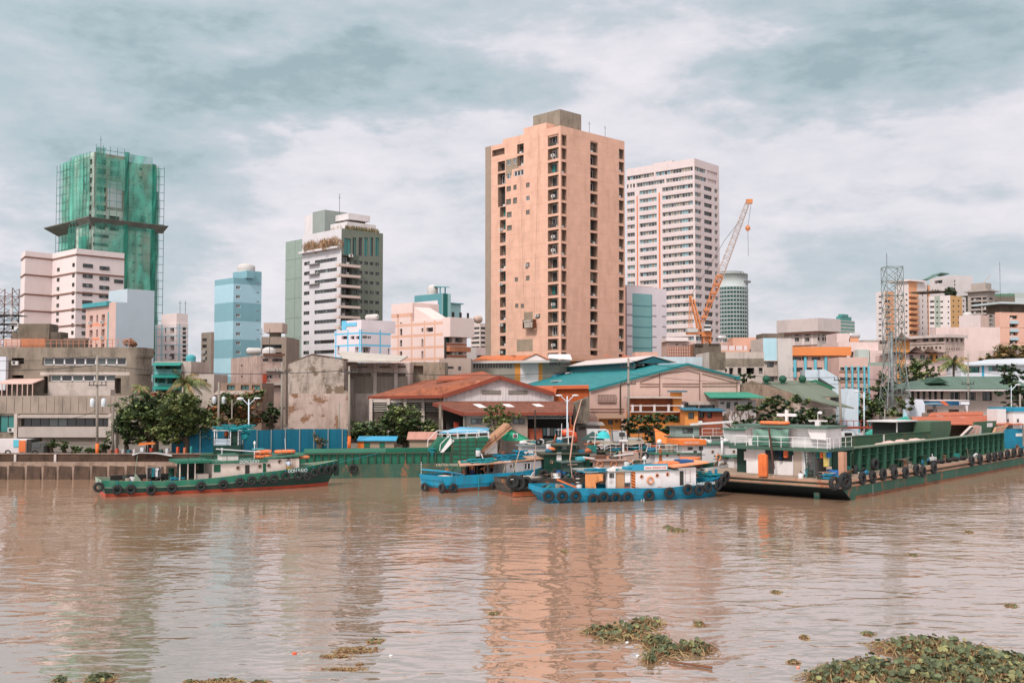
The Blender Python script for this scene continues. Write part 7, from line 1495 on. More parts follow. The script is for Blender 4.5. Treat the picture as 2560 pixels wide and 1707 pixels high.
# people
SKIN=mat('skin_brown',C(176,112,78),.55,.05);SKIN2=mat('skin_dark',C(140,84,58),.55,.05);HAIR=mat('hair_black',(.02,.018,.015),.6,0)
def person(label,loc,face,pose='stand',top=None,bottom=(40,45,60),h=1.66,skin=SKIN):
 """face: heading in degrees (0 = +x world); joints are laid out for a person looking along +x"""
 k=h/1.7
 J={'pelvis':(0,0,.92),'chest':(0.0,0,1.24),'neck':(0.02,0,1.46),'head0':(.03,0,1.53),'head':(.04,0,1.63)}
 for s_,n_ in((1,'l'),(-1,'r')):
  J.update({'hip'+n_:(0,.09*s_,.88),'knee'+n_:(.03,.10*s_,.48),'ank'+n_:(-.02,.11*s_,.07),'toe'+n_:(.16,.12*s_,.03),'sh'+n_:(0,.19*s_,1.40),'elb'+n_:(.02,.25*s_,1.12),'wri'+n_:(.14,.24*s_,.88),'han'+n_:(.18,.23*s_,.79)})
 if pose=='bend':
  J.update({'chest':(.24,0,1.10),'neck':(.46,0,1.17),'head0':(.53,0,1.17),'head':(.63,0,1.13)})
  for s_,n_ in((1,'l'),(-1,'r')):J.update({'sh'+n_:(.40,.18*s_,1.13),'elb'+n_:(.45,.2*s_,.86),'wri'+n_:(.55,.16*s_,.64),'han'+n_:(.58,.14*s_,.55),'knee'+n_:(.08,.11*s_,.50)})
 if pose=='sit':
  J={a:(v[0],v[1],v[2]-.42)for a,v in J.items()}
  for s_,n_ in((1,'l'),(-1,'r')):J.update({'knee'+n_:(.42,.14*s_,.50),'ank'+n_:(.40,.13*s_,.07),'toe'+n_:(.55,.14*s_,.03),'elb'+n_:(.12,.26*s_,.74),'wri'+n_:(.34,.2*s_,.62),'han'+n_:(.42,.17*s_,.58)})
 E_=[('pelvis','chest'),('chest','neck'),('neck','head0'),('head0','head')]
 for n_ in 'lr':E_+=[('pelvis','hip'+n_),('hip'+n_,'knee'+n_),('knee'+n_,'ank'+n_),('ank'+n_,'toe'+n_),('chest','sh'+n_),('sh'+n_,'elb'+n_),('elb'+n_,'wri'+n_),('wri'+n_,'han'+n_)]
 Rd={'pelvis':(.15,.11),'chest':(.17,.12),'neck':(.055,.055),'head0':(.07,.07),'head':(.105,.09),'hip':(.10,.10),'knee':(.062,.062),'ank':(.042,.042),'toe':(.035,.03),'sh':(.065,.065),'elb':(.045,.045),'wri':(.032,.032),'han':(.038,.025)}
 names=list(J);idx={a:i for i,a in enumerate(names)}
 me=bpy.data.meshes.new('body');me.from_pydata([tuple(c*k for c in J[a])for a in names],[(idx[a],idx[c])for a,c in E_],[]);o=bpy.data.objects.new('body',me);S.collection.objects.link(o)
 md=o.modifiers.new('s','SKIN');ly=me.skin_vertices[0].data if me.skin_vertices else None
 for i,a in enumerate(names):
  r_=Rd.get(a)or Rd[a[:-1]];me.skin_vertices[0].data[i].radius=(r_[0]*k,r_[1]*k);me.skin_vertices[0].data[i].use_root=(a=='pelvis')
 sb=o.modifiers.new('u','SUBSURF');sb.levels=1;sb.render_levels=1
 dg=bpy.context.evaluated_depsgraph_get();m2=bpy.data.meshes.new_from_object(o.evaluated_get(dg));bpy.data.objects.remove(o)
 rt=empty('person',loc,R_(face),label,'person');m2.materials.clear();m2.materials.append(skin);o=bpy.data.objects.new('body',m2);link(o,rt)
 for p in m2.polygons:p.use_smooth=True
 v=lambda a:Vector(J[a])*k
 b=MB();hd_=v('head');up=(hd_-v('neck')).normalized();b.lathe(hd_-up*.02+Vector((-.015,0,0)),[(.10*k,0),(.112*k,.04),(.09*k,.09),(.02,.13)],10,axis=tuple(up));b.build('hair',HAIR,rt)
 fw=Vector((1,0,0))if pose!='bend' else Vector((.5,0,-.86));b=MB();b.blob(hd_+fw*.10*k,.022,.018,.025,6,4);b.build('nose',skin,rt)
 for n_,s_ in(('l',1),('r',-1)):
  b=MB();c=v('han'+n_);d=(c-v('wri'+n_)).normalized();sd_=d.cross(Vector((1,0,0))).normalized()
  for f in range(4):b.tube([c+sd_*(f-1.5)*.02,c+sd_*(f-1.5)*.022+d*(.05+.01*(f in(1,2))),c+sd_*(f-1.5)*.02+d*(.075)+Vector((-.02,0,0))],.009,4)
  b.tube([c-d*.03,c+sd_*.05+d*.01],.010,4);b.build('fingers',skin,rt)
 if bottom:
  b=MB();b.tube([v('pelvis')+Vector((0,0,.07)),v('pelvis')-Vector((0,0,.06))],[.165*k,.16*k],10)
  for n_ in 'lr':b.tube([v('hip'+n_)+Vector((0,0,.03)),v('hip'+n_).lerp(v('knee'+n_),.85)],[.125*k,.095*k],8)
  b.build('shorts',mat('cloth_%d_%d_%d'%bottom,C(*bottom),.9,.1),rt)
 if top:
  b=MB();b.tube([v('pelvis')+Vector((0,0,.04)),v('chest'),v('neck')-Vector((0,0,.05))],[.165*k,.19*k,.12*k],10)
  for n_ in 'lr':b.tube([v('chest').lerp(v('neck'),.6),v('sh'+n_),v('sh'+n_).lerp(v('elb'+n_),.7)],[.10*k,.085*k,.075*k],7)
  b.build('shirt',mat('cloth_%d_%d_%d'%top,C(*top),.9,.1),rt)
 return rt
# green tug in front, left
RED=mat('boot_top_red',C(188,72,42),.7,.12,stain=.25,scol=C(90,50,35),ssc=3);GHL=mat('hull_dark_green',C(16,62,48),.5,.14,stain=.4,scol=C(60,50,38),ssc=3);GHU=mat('hull_green',C(30,112,86),.5,.12,stain=.35,scol=C(120,120,95),ssc=4);GIN=mat('inside_green',C(24,80,62),.6,.12);RIMW=mat('worn_rim',C(150,165,140),.7,.15,stain=.3)
p0=WZ(254,1243.5,0)
dj=Boat('tugboat','long green tug with red boot top and orange rafts on its roof','tugboat',(p0.x,p0.y),28.5,22.8,4.9)
dj.hull(lambda t:1.52-.35*math.sin(min(t/.55,1)*math.pi)*.8+.95*max(0,(t-.45)/.55)**1.6,[RED,GHL,GHU,RIMW,DKG],bul=.45,boot=.28,rub=.52)
dj.tyres([(246,1217),(293,1224),(326.5,1222.6),(377,1224),(429,1219.6),(502,1215),(557,1210.7),(599,1205.6),(628.6,1201),(658,1200),(683.6,1197),(713,1191),(742.5,1189),(765,1190),(782,1182),(799.7,1176),(816,1174),(832,1171)])
CRM=mat('cabin_cream',C(226,200,180),.6,.05,stain=.2,scol=C(150,100,70),ssc=3);GRF2=mat('cabin_green_roof',C(45,105,82),.6,.12,stain=.25,scol=C(170,165,145),ssc=3)
yw=.75;X=lambda px,py=1160:dj.P(px,py,yw)[0];Zz=lambda px,py:dj.P(px,py,yw)[1]
xa,xb,xc,xd=X(531),X(668),X(748),X(441);zr1=Zz(600,1157);zr2=Zz(700,1147);zdk=Zz(540,1193)-.2
dj.box('cabin',xa,xb,yw,dj.B-yw,zdk,zr1,CRM);dj.box('wheelhouse',xb+.002,xc,yw,dj.B-yw,zdk,zr2,CRM)
b=MB();b.box(xa-.1,xb,yw-.2,dj.B-yw+.2,zr1,zr1+.22);dj.part('cabin_roof',b,GRF2);b=MB();b.slab([(xb-.1,yw-.2,zr2),(xc+.5,yw-.2,zr2+.25),(xc+.5,dj.B-yw+.2,zr2+.25),(xb-.1,dj.B-yw+.2,zr2)],(0,0,.16));dj.part('wheelhouse_roof',b,GRF2)
b=MB();zc1=Zz(480,1157);b.box(xd,xa-.12,yw-.5,dj.B-yw+.3,zc1,zc1+.22);dj.part('awning_roof',b,mat('awning_green',C(24,100,75),.6,.08))
for px in(450,470,488):
 x=X(px);b=MB();b.box(x-.05,x+.05,yw,yw+.1,zdk,zc1);dj.part('post',b,CRM)
dj.box('galley_wall',X(461),xa-.1,dj.B-yw-.3,dj.B-yw,zdk,zc1,mat('galley_dark',C(60,75,65),.8,.1));dj.box('counter',X(494),xa-.3,yw+.2,yw+.9,zdk,zdk+.55,CRM)
for px,py in((492,1168.5),(519,1167)):x,z=dj.P(px,py,dj.B-yw-.4);dj.porthole(x,z,dj.B-yw-.32,.14)
for px,py in((595,1169.5),(650,1165.6),(672,1163.6),(699,1153.8)):x,z=dj.P(px,py,yw);dj.porthole(x,z,yw)
x,z=dj.P(543,1170.5,yw);dj.door(x,z-.35,z+.35,yw,.62,mat('green_hatch',C(20,90,62),.6,.08),'hatch')
for px,y0,y1,w_,m in((618,1162,1184,.42,IN),(637,1161,1183,.5,CRM),(661,1158,1181,.3,mat('green_hatch',C(20,90,62))),(720.5,1150,1172,.42,IN),(734,1147,1171,.35,mat('door_cream_dark',C(205,170,145),.6,.1))):
 x,z0_=dj.P(px,y1,yw);z1_=dj.P(px,y0,yw)[1];dj.door(x,z0_,z1_,yw,w_,m)
text('DON JULIO',0,0,0,.30,TW,dj.root,dj.h,0,at=dj.W3(X(622),yw-.23,zr1+.10),width=X(645)-X(597),th=.01)
x_,y_,z_=dj.near(746,1176);text('DON JULIO',0,0,0,.34,TW,dj.root,dj.h+math.atan2(-dj.nrm(x_).x,-dj.nrm(x_).y)*-1*1.0,0,at=dj.W3(x_,y_,z_)+Vector((-.03,-.16,0)),width=2.1)
dj.box('engine_box',X(559,1145),X(600,1145),1.4,3.2,zr1+.22,zr1+.72,mat('box_cream',C(220,205,192),.6,.05,stain=.1));b=MB();b.box(X(559,1145)-.06,X(600,1145)+.06,1.34,3.26,zr1+.72,zr1+.80);dj.part('box_lid',b,GRF2)
x,z=dj.P(555,1122,2.2);b=MB();b.tube([(x,2.2,zr1),(x,2.2,z+.1)],.07,6);dj.part('mast',b,RWHT);x1_,z1_=dj.P(540,1122,2.0);x2_,z2_=dj.P(676,1131,2.0);b=MB();b.tube([(x1_,2.0,z1_),(x2_,2.0,z2_)],.06,6);dj.part('boom',b,RWHT)
b=MB();x,z=dj.P(636,1150,2.4);b.tube([(x,2.4,zr1),(x,2.4,zr1+1.6)],.05,6);b.blob((x,2.4,zr1+1.75),.12,.12,.22,8,6);dj.part('radar_mast',b,RWHT);b=MB();x=X(728,1120);b.tube([(x,2.4,zr2),(x-.15,2.4,zr2+1.9)],.025,5);dj.part('antenna',b,RWHT)
x,z=dj.P(657,1141,2.6);raft(dj,'large stacked orange raft amid the green tug roof',x,2.6,zr1+.24,1.35,1.0,.42);raft(dj,'upper orange raft of the stack on the green tug roof',x,2.6,zr1+.68,1.35,1.0,.40);x,z=dj.P(712,1133,2.4);raft(dj,'long orange raft on the green tug wheelhouse',x,2.4,zr2+.42,1.75,.9,.34);x,z=dj.P(760,1138,2.4);raft(dj,'small orange raft ahead of the green tug wheelhouse',x,2.4,zr2-.15,.8,.6,.3)
b=MB();x=X(658,1120);b.box(x-.5,x+.5,2.2,3.0,zr1+1.12,zr1+1.22);tag(b.build('teal_tray',TEALP,None,loc=dj.W3(0,0,0),rz=dj.h),'teal tray on top of the stacked orange rafts','tray')
b=MB();x=X(768);b.box(x-.9,x+.9,1.5,3.3,zdk+.2,zdk+.8);b.box(x-1.1,x+1.1,1.3,3.5,zdk+.8,zdk+.92);dj.part('fore_hatch',b,GRF2)
b=MB();x=X(433);b.lathe((x,1.6,.9),[(.26,0),(.26,1.3),(.3,1.32),(.3,1.4)],12);b.box(x+.5,x+.9,1.4,1.8,.9,1.8);dj.part('bollard',b,GHL)
b=MB();b.slab([(X(336),.7,1.2),(X(356),.7,1.2),(X(340),.7,1.95)],(0,.3,0));b.tube([(X(338),1,1.6),(X(345,1130),1,3.6)],.02,4);dj.part('towing_hook',b,RIMW)
b=MB();b.box(X(290),X(450),dj.B-.9,dj.B-.6,1.0,1.6);dj.part('far_bulwark',b,mat('dark_bulwark',C(40,38,34),.7,.1));dj.heap(X(448),1.2,1.15,.5,.3,.35,ROPE,6,4)
dj.rail([(X(470),yw-.1,zr1+.22),(X(660),yw-.1,zr1+.22)],.45,mat('rail_dark',C(60,70,62),.6,.05),mid=False)
b=MB();x=dj.L-.1;b.box(x-.3,x+.12,dj.B/2-.2,dj.B/2+.2,.9,2.25);dj.part('stem_fender',b,GHL)
r=random.Random(8)
for k,(px,lb,c)in enumerate(((372,'dark jacket hung on the tug clothes line',(45,45,50)),(382,'teal shirt hung on the tug clothes line',(30,120,130)),(391,'white towel hung on the tug clothes line',(215,215,215)),(398,'grey trousers at the end of the tug clothes line',(90,85,90)))):
 p=dj.W3(*[dj.P(px,1178,2.8)[0],2.8,dj.P(px,1178,2.8)[1]]);b=MB();b.box(p.x-.13,p.x+.13,p.y,p.y+.04,p.z-.5,p.z+.3);b.box(p.x-.22,p.x+.22,p.y+.001,p.y+.035,p.z+.12,p.z+.29);tag(b.build('hanging_clothes',mat('cloth_%d_%d_%d'%c,C(*c),.9,.1),world=1),lb,'clothes')
b=MB();x0_,x1_=dj.P(368,1168,2.8)[0],dj.P(402,1168,2.8)[0];zl=dj.P(380,1167,2.8)[1];b.tube([(x0_,2.82,zl),(x1_,2.82,zl)],.02,4);b.tube([(x0_,2.82,.9),(x0_,2.82,zl)],.03,4);b.tube([(x1_,2.82,.9),(x1_,2.82,zl)],.03,4);dj.part('clothes_line',b,ROPEW)
p=dj.W3(X(719),yw-.30,zdk+.12);person('man in a pale shirt standing at the green tug wheelhouse door',tuple(p),-60,'stand',(190,205,215),(170,150,60),1.6)
# blue tug with crew
BLH=mat('hull_bright_blue',C(0,146,178),.5,.10,stain=.5,scol=C(70,75,70),ssc=2.2,rust=.0);BLI=mat('inside_blue',C(10,122,150),.5,.1);RB_=mat('rust_boot',C(130,72,50),.85,.2,rust=.3,stain=.4)
p0=WZ(1112,1233,0)
bt1=Boat('tugboat','bright blue tug with shirtless crew under a rusty awning','tugboat',(p0.x,p0.y),41,15.5,4.3)
bt1.hull(lambda t:1.45+.10*(1-t)+.75*max(0,(t-.5)/.5)**2,[RB_,BLH,BLH,BLI,GIN],bul=.42,boot=.35,rub=.38,srake=.7,rake=1)
X=lambda px,py=1180,y=.7:bt1.P(px,py,y)[0]
b=MB();
def ty(bt,l,R=.33):
 for px,py in l:bt.tyre(px,py,R)
ty(bt1,[(1131,1220),(1232,1215)]);
for px,py in((1067,1218),(1112,1220)):
 y,z=bt1.E(px,py,0.25);b=MB();b.torus((-.02,min(max(y,.4),3.9),z),(1,0,0),.33,.14,18,8);bt1.part('tyre_fender',b,TYR)
b=MB();x,z=X(1183),.6;b.tube([(x,-.08,1.4),(x+.02,-.12,.9),(x,-.1,.1)],.05,5);bt1.part('fender_rope',b,ROPET)
b=MB();b.tube([(.3,bt1.B-.3,1.95),(.5,.3,1.95),(X(1160,1192,.3),.3,1.5)],.09,6);bt1.part('stern_rail',b,BLH)
zr=bt1.P(1250,1158,.4)[1];zd=1.05;xA,xB,xC=X(1148),X(1262),X(1368,1150,.5)
b=MB();b.slab([(xA-.4,.1,zr-.05),(xB+.1,.1,zr+.02),(xB+.1,bt1.B-.1,zr+.12),(xA+2.6,bt1.B-.1,zr+.05)],(0,0,.09));bt1.part('awning_roof',b,mat('awning_rust_pale',C(205,155,125),.8,.1,stain=.4))
for px in(1155,1193,1224):x=X(px,1180,.35);b=MB();b.box(x-.035,x+.035,.33,.4,zd,zr-.02);bt1.part('post',b,mat('post_dark',C(55,55,50),.7,.1))
bt1.box('cabin',xB,xC-.9,.45,bt1.B-.45,zd,zr-.0,WM);b=MB();b.slab([(xC-.9,.45,zd),(xC-.15,.9,zd),(xC-.15,.9,zr-.02),(xC-.9,.45,zr-.02)],(0,2.5,0));bt1.part('wheelhouse',b,WM)
b=MB();b.slab([(xB-.1,.25,zr+.02),(xC+.3,.25,zr+.2),(xC+.3,bt1.B-.25,zr+.2),(xB-.1,bt1.B-.25,zr+.02)],(0,0,.12));bt1.part('cabin_roof',b,mat('roof_rust_white',C(200,150,115),.7,.15,patch=(C(225,215,205),.6,.55)))
x,z=bt1.P(1277,1165,.45);bt1.porthole(x,z,.45,.12);x,z=bt1.P(1317,1165,.45);bt1.win(x,z,.45,.95,.72);x,z=bt1.P(1351,1157,.45);bt1.win(x-.1,z,.55,.4,.75,'dark');x,z=bt1.P(1285,1175,.45);bt1.door(x,zd,zr-.1,.45,.12,GIN,'door_frame')
bt1.box('store_wall',xA+3.2,xB-.2,bt1.B-.8,bt1.B-.7,zd,zr-.05,mat('dark_store',C(50,48,45),.8,.15))
bt1.heap(X(1195,1150,1.5),1.6,zr+.1,1.3,.8,.35,ROPET,16,5);bt1.heap(X(1285,1145,1.8),1.8,zr+.15,1.7,.9,.55,ROPE,24,6);bt1.heap(X(1300,1135,2),2.0,zr+.5,.8,.6,.5,ROPE,10,7);bt1.heap(X(1235,1150,1.5),1.7,zr+.12,.7,.6,.3,ROPET,8,8);
b=MB();x=X(1295,1180,.2);b.tube([(x-.8,.1,1.3),(x+.1,.1,zr+1.1)],.035,5);b.tube([(X(1258,1200,.2),.2,1.2),(X(1263,1160,.2),.2,zr)],.03,5);bt1.part('bamboo_pole',b,mat('bamboo',C(200,170,130),.7,.1))
bt1.box('bench',X(1120),X(1140),1.2,2.4,1.0,1.45,CRM)
for lb,px,y,ps,tp_,bt_,fc in(('shirtless man seated left most on the blue tug',1160,1.0,'sit',None,(30,30,35),150),('shirtless man in blue shorts standing back turned',1180,.8,'stand',None,(40,60,110),80),('shirtless man bending forward beside the awning post',1200,1.0,'bend',None,(35,35,40),-10),('shirtless man in dark shorts behind the bending man',1214,1.8,'stand',None,(30,30,38),200),('crewman in an orange shirt at the dark cabin door',1228,2.0,'stand',(230,120,50),(40,45,50),-60)):
 x=bt1.P(px,1190,y)[0];person(lb,tuple(bt1.W3(x,y,zd-.03)),fc,ps,tp_,bt_,1.55)
# blue tug in front with hazard stripes
p0=WZ(1357,1258.6,0)
ds=Boat('tugboat','blue and white tug with orange hazard stripes and a ring of tyres','tugboat',(p0.x,p0.y),15.5,18.3,4.7)
BL2=mat('hull_blue',C(0,128,158),.5,.10,stain=.5,scol=C(50,60,62),ssc=2.2)
ds.hull(lambda t:.98+.34*(1-t)*(1-t)+1.0*max(0,(t-.58)/.42)**1.6,[BL2,BL2,BL2,BLH,GIN],bul=.45,boot=.2,rub=.40,srake=.9,rake=1.4)
ds.tyres([(1371,1239),(1405,1240),(1438,1240),(1482,1248),(1508,1243),(1538,1245),(1568,1243),(1621,1237),(1672,1231),(1717,1223),(1744,1225),(1766,1217),(1790,1212),(1803,1200),(1812,1190)],.36,.15)
yw=.6;X=lambda px,py=1200,y=.6:ds.P(px,py,y)[0];Zz=lambda px,py,y=.6:ds.P(px,py,y)[1]
zd=.6;zr=Zz(1640,1177);xA,xB,xC,xD=X(1462),X(1577),X(1696),X(1740)
ds.box('cabin',xB,xC,yw,ds.B-yw,zd,zr,WM);ds.box('wheelhouse',xC+.002,xD,yw,ds.B-yw,zd,zr+.25,WM)
b=MB();b.slab([(X(1462,1178),.3,Zz(1480,1181)),(xB,.3,zr),(xB,ds.B-.3,zr+.05),(X(1462,1178),ds.B-.3,Zz(1480,1181)+.05)],(0,0,.08));ds.part('awning_roof',b,mat('awning_weathered',C(150,150,142),.8,.15,stain=.4))
b=MB();b.box(xB-.1,xC,yw-.12,ds.B-yw+.12,zr,zr+.1);ds.part('cabin_roof',b,mat('roof_blue_grey',C(120,140,135),.6,.12));b=MB();b.slab([(xC-.7,yw-.45,zr+.28),(xD+1.0,yw-.45,zr+.62),(xD+1.0,ds.B-yw+.45,zr+.62),(xC-.7,ds.B-yw+.45,zr+.28)],(0,0,.14));ds.part('wheelhouse_roof',b,mat('visor_orange',C(238,150,100),.55,.05))
x0_,x1_=X(1581,1180,.5),X(1667,1170,.5);ds.box('roof_screen',x0_,x1_+.1,.5,.62,zr+.1,zr+.62,mat('screen_blue',C(40,145,175),.5,.08));ds.box('name_board',x0_+1.2*.9,x1_,.42,.49,zr+.12,zr+.48,WM)
text('DIANA SHINING STAR',0,0,0,.2,mat('text_red',C(205,80,50),.5,0),ds.root,ds.h,0,at=ds.W3((x0_+1.08+x1_)/2,.405,zr+.30),width=(x1_-x0_-1.08)*.92,th=.006)
xs0,xs1=X(1578),X(1588);b=MB();ds.box('hazard_panel',xs0,xs1,yw-.03,yw-.005,zd+.15,zr,mat('hazard_orange',C(232,130,55),.5,.04))
nst=7;hh=(zr-zd-.15)/nst
for k in range(nst):z=zd+.15+hh*k;b.add([(xs0,yw-.035,z+hh*.7),(xs1,yw-.035,z+hh*.0+.02),(xs1,yw-.035,z+hh*.45),(xs0,yw-.035,min(z+hh*1.12,zr))],[(0,1,2,3)])
ds.part('hazard_stripes',b,mat('stripe_dark_red',C(70,25,20),.5,0))
for px,py in((1604,1191),(1643,1188),(1669,1185.5)):x,z=ds.P(px,py,yw);ds.porthole(x,z,yw,.15,RIMO)
x,z=ds.P(1625,1200,yw);b=MB();b.torus((x,yw-.09,z),(0,1,0),.27,.07,18,6);tag(b.build('life_ring',RIMO,None,loc=ds.W3(0,0,0),rz=ds.h),'orange life ring hung on the white cabin side','life ring')
for px,y0,y1,w_,m in((1704,1177,1212,.36,IN),(1719,1174,1205,.5,WM)):x,z0_=ds.P(px,y1,yw);z1_=ds.P(px,y0,yw)[1];ds.door(x,z0_,z1_,yw,w_,m)
b=MB();x,z0_=ds.P(1719,1205,yw);z1_=ds.P(1719,1174,yw)[1];b.torus((x,yw-.06,(z0_+z1_)/2),(0,1,0),.01,.01,6,4)
b.box(x-.25,x+.25,yw-.045,yw-.032,z1_-.32,z1_-.3);b.box(x-.25,x-.22,yw-.045,yw-.032,z0_,z1_);b.box(x+.22,x+.25,yw-.045,yw-.032,z0_,z1_);ds.part('door_frame',b,BRASS)
CAN=mat('canvas_orange',C(222,142,80),.85,.1,stain=.2);b=MB();x0_,x1_=X(1463,1200,.2),X(1508,1190,.2)
vs=[];fs=[];n_=10;zt_=Zz(1480,1183,.2);zb_=Zz(1480,1222,.2)
for i in range(n_+1):
 f=i/n_;x=x0_+(x1_-x0_)*f;dy_=.07*math.sin(i*1.9);cut=.95 if f<.6 else .95-(f-.6)*1.2
 vs+=[(x,.2+dy_,zt_-.05),(x+.05*math.sin(i),.2-dy_,(zt_+zb_)/2),(x0_+(x-x0_)*(.62 if f>.6 else 1.0),.2+dy_,zt_-(zt_-zb_)*cut)]
for i in range(n_):fs+=[(i*3,i*3+3,i*3+4,i*3+1),(i*3+1,i*3+4,i*3+5,i*3+2)]
b.add(vs,fs,0,True);ds.part('canvas_curtain',b,CAN)
x0_,x1_=X(1519,1200,.35),X(1539,1200,.35);b=MB();b.slab([(x0_,.35,zd),(x1_,.35,zd),(x1_,.35,Zz(1539,1167,.35)),(x0_,.35,Zz(1519,1175,.35))],(0,.5,0));ds.part('white_locker',b,WM);x,z=ds.P(1529,1188,.35);ds.win(x,z,.38,.42,.4,'dark')
b=MB();x,z=ds.P(1529,1204,.33)
for k in range(8):t=math.pi*k/4;b.beam((x+math.cos(t)*.06,.335,z+math.sin(t)*.06),(x+math.cos(t)*.26,.335,z+math.sin(t)*.26),.025,.01)
ds.part('compass_mark',b,mat('mark_grey',C(140,135,130),.6,0))
b=MB();b.box(X(1540,1200,.45),X(1561,1200,.45),.45,.5,zd,Zz(1550,1178,.45));ds.part('canvas_curtain',b,mat('canvas_brown',C(190,140,100),.85,.12,stain=.3));b=MB();b.box(X(1562,1190,.5),X(1576,1190,.5),.5,.56,Zz(1568,1206),zr-.05);ds.part('white_panel',b,WM)
b=MB();x0_=X(1560,1215,.4)
for k in range(7):b.box(x0_+k*.08,x0_+k*.08+.03,.4,.44,zd+.1,zd+.55)
b.box(x0_,x0_+.52,.4,.45,zd+.53,zd+.57);ds.part('crate',b,mat('crate_red',C(215,95,60),.6,.05))
ds.heap(X(1488,1172,1.2),1.1,zr-.05,1.1,.7,.3,ROPE,16,11);ds.heap(X(1530,1172,1.2),2.2,zr-.05,1.1,.9,.25,ROPE,14,13);ds.box('roof_chest',X(1562,1170,1.5),X(1583,1170,1.5),1.0,2.2,zr+.05,zr+.35,mat('screen_blue',C(40,145,175)))
b=MB();x=X(1611,1160,2);b.tube([(x,2,zr+.1),(x,2,zr+.8)],.06,6);b.blob((x,2,zr+1.0),.2,.2,.22,10,6);ds.part('radar_dome',b,WM);ds.box('roof_box',x-1.4,x-.3,1.2,2.6,zr+.1,zr+.4,mat('roof_teal',C(60,160,165),.5,.08));ds.box('roof_box',x+.3,x+1.6,1.2,2.6,zr+.1,zr+.38,mat('roof_teal',C(60,160,165)))
x,z=ds.P(1674,1162,2.2);raft(ds,'long orange raft on the hazard striped tug roof',x,2.2,zr+.35,1.75,.9,.36);b=MB();x=X(1710,1160,2);b.box(x-.6,x+.6,1.2,2.8,zr+.5,zr+.85);ds.part('blue_tarp',b,mat('tarp_deep_blue',C(20,95,150),.6,.15))
x_,y_,z_=ds.near(1752,1212);n_=ds.nrm(x_);text('DIANA SHINING STAR',0,0,0,.26,TW,ds.root,ds.h+math.atan2(n_.x,-n_.y),0,at=ds.W3(x_,y_,z_+.1)+Vector((ds.dr*n_.x+ds.dl*n_.y).to_3d()*.10),width=3.2)
x,z=ds.P(1605,1251,0.25);text('15',0,0,0,.26,TW,ds.root,ds.h,0,at=ds.W3(x,.12,z),width=.35);x,z=ds.P(1348,1222,0.2)
y_,z_=ds.E(1348,1222,.15);b=MB();b.box(-.03+.1,.08,y_-.25,y_+.25,z_-.15,z_+.15);ds.part('stern_plate',b,WM)
for px in(1590,1648):x,z=ds.P(px,1215,.4);b=MB();b.tube([(x-.1,.35,zd),(x-.1,.35,zd+.5),(x+.15,.35,zd+.5),(x+.15,.35,zd+.35)],.035,6);ds.part('vent_pipe',b,mat('vent_red',C(190,75,45),.5,.05))
b=MB();x=X(1415,1205,1);b.beam((x-.8,1,1.9),(x+.9,1,1.2),.14);ds.part('tow_bar',b,RAFT);b=MB();x=X(1445,1200,1.5);
for k in range(6):b.torus((x,1.5,1.25+k*.16),(0,0,1),.17,.06,12,5,k%2)
ds.part('coil_post',b,[ROPEW,TYR]);ds.heap(X(1775,1190,2.2),2.2,1.75,1.0,.5,.4,ROPET,8,12);b=MB();x=X(1775,1190,2);b.box(x-.1,x+.1,1.9,2.1,1.6,2.3);b.box(x+.5,x+.7,1.9,2.1,1.6,2.4);ds.part('bollard',b,BLI)
person('crewman in dark clothes on the aft deck of the striped tug',tuple(ds.W3(X(1440,1195,2.6),2.6,.9)),-70,'stand',(40,45,55),(35,35,40),1.6,SKIN2)
# green landing barge along the bank
GB1=mat('barge_green_rusty',C(52,88,70),.75,.2,stain=.5,scol=C(115,80,55),ssc=1.6,rust=.22,rcol=C(150,85,50));GB2=mat('barge_green',C(22,105,78),.6,.12,stain=.25,scol=C(60,55,40),ssc=2);GB3=mat('barge_green_light',C(70,135,110),.7,.1,stain=.3);RIB=mat('barge_rib',C(70,75,58),.8,.15,rust=.15)
km=Boat('landing_barge','long green landing barge with a raised wooden bow ramp','barge',(-32.0,112.4),10,27.3,4.2)
KX=lambda px,py=1150,y=0:km.P(px,py,y)[0];KZ=lambda px,py,y=0:km.P(px,py,y)[1]
zt=KZ(900,1160);zdk_=KZ(900,1133);zco=KZ(900,1121);x1=KX(1140)
b=MB();b.slab([(-1,0,-.6),(KX(1150,1190),0,-.6),(KX(1168,1160),0,zt),(-1,0,zt)],(0,4.2,0));km.part('hull',b,GB1)
b=MB();b.box(-1,x1,.25,4.0,zt,zdk_);km.part('bulwark',b,GB2)
b=MB();b.box(-1,x1+.2,-.02,.5,zdk_-.06,zdk_+.02);km.part('deck_edge',b,RIB)
x=.2
while x<x1:b=MB();b.box(x-.05,x+.05,0,.25,zt,zdk_-.06);x+=.82;km.part('frame_rib',b,RIB)
b=MB();b.box(KX(760),KX(1070,1128,.6),.6,.75,zdk_,zco);km.part('coaming',b,GB2);b=MB();b.box(KX(760),KX(964,1128,.6),.58,.6,zdk_+.05,zco-.02);km.part('coaming_panel',b,GB3)
xb0,xb1,xb2,xb3=KX(1070,1125,.3),KX(1110,1095,.3),KX(1128,1098,.1),KX(1224,1095,.1);zb=KZ(1180,1094,.1)
b=MB();b.slab([(xb0,.5,zdk_),(xb2,.5,zdk_),(xb2,.5,zb-.05),(xb1-.3,.5,zb-.05)],(0,3.4,0));km.part('bow_slope',b,GB2)
b=MB();b.slab([(xb2,.1,zt),(KX(1180,1150,.1),.1,zt),(xb3,.1,zb-.1),(xb3,.1,zb),(xb2,.1,zb)],(0,4,0));km.part('bow_block',b,GB2)
b=MB()
for k in range(6):z=zt+(zb-zt)*k/6;b.box(xb2,KX(1180,1150,.1)+(xb3-KX(1180,1150,.1))*k/6,.03,.1,z-.03,z+.03)
for px in(1130,1150,1168,1190):x=KX(px,1130,.05);b.box(x-.045,x+.045,.0,.09,zt,zb)
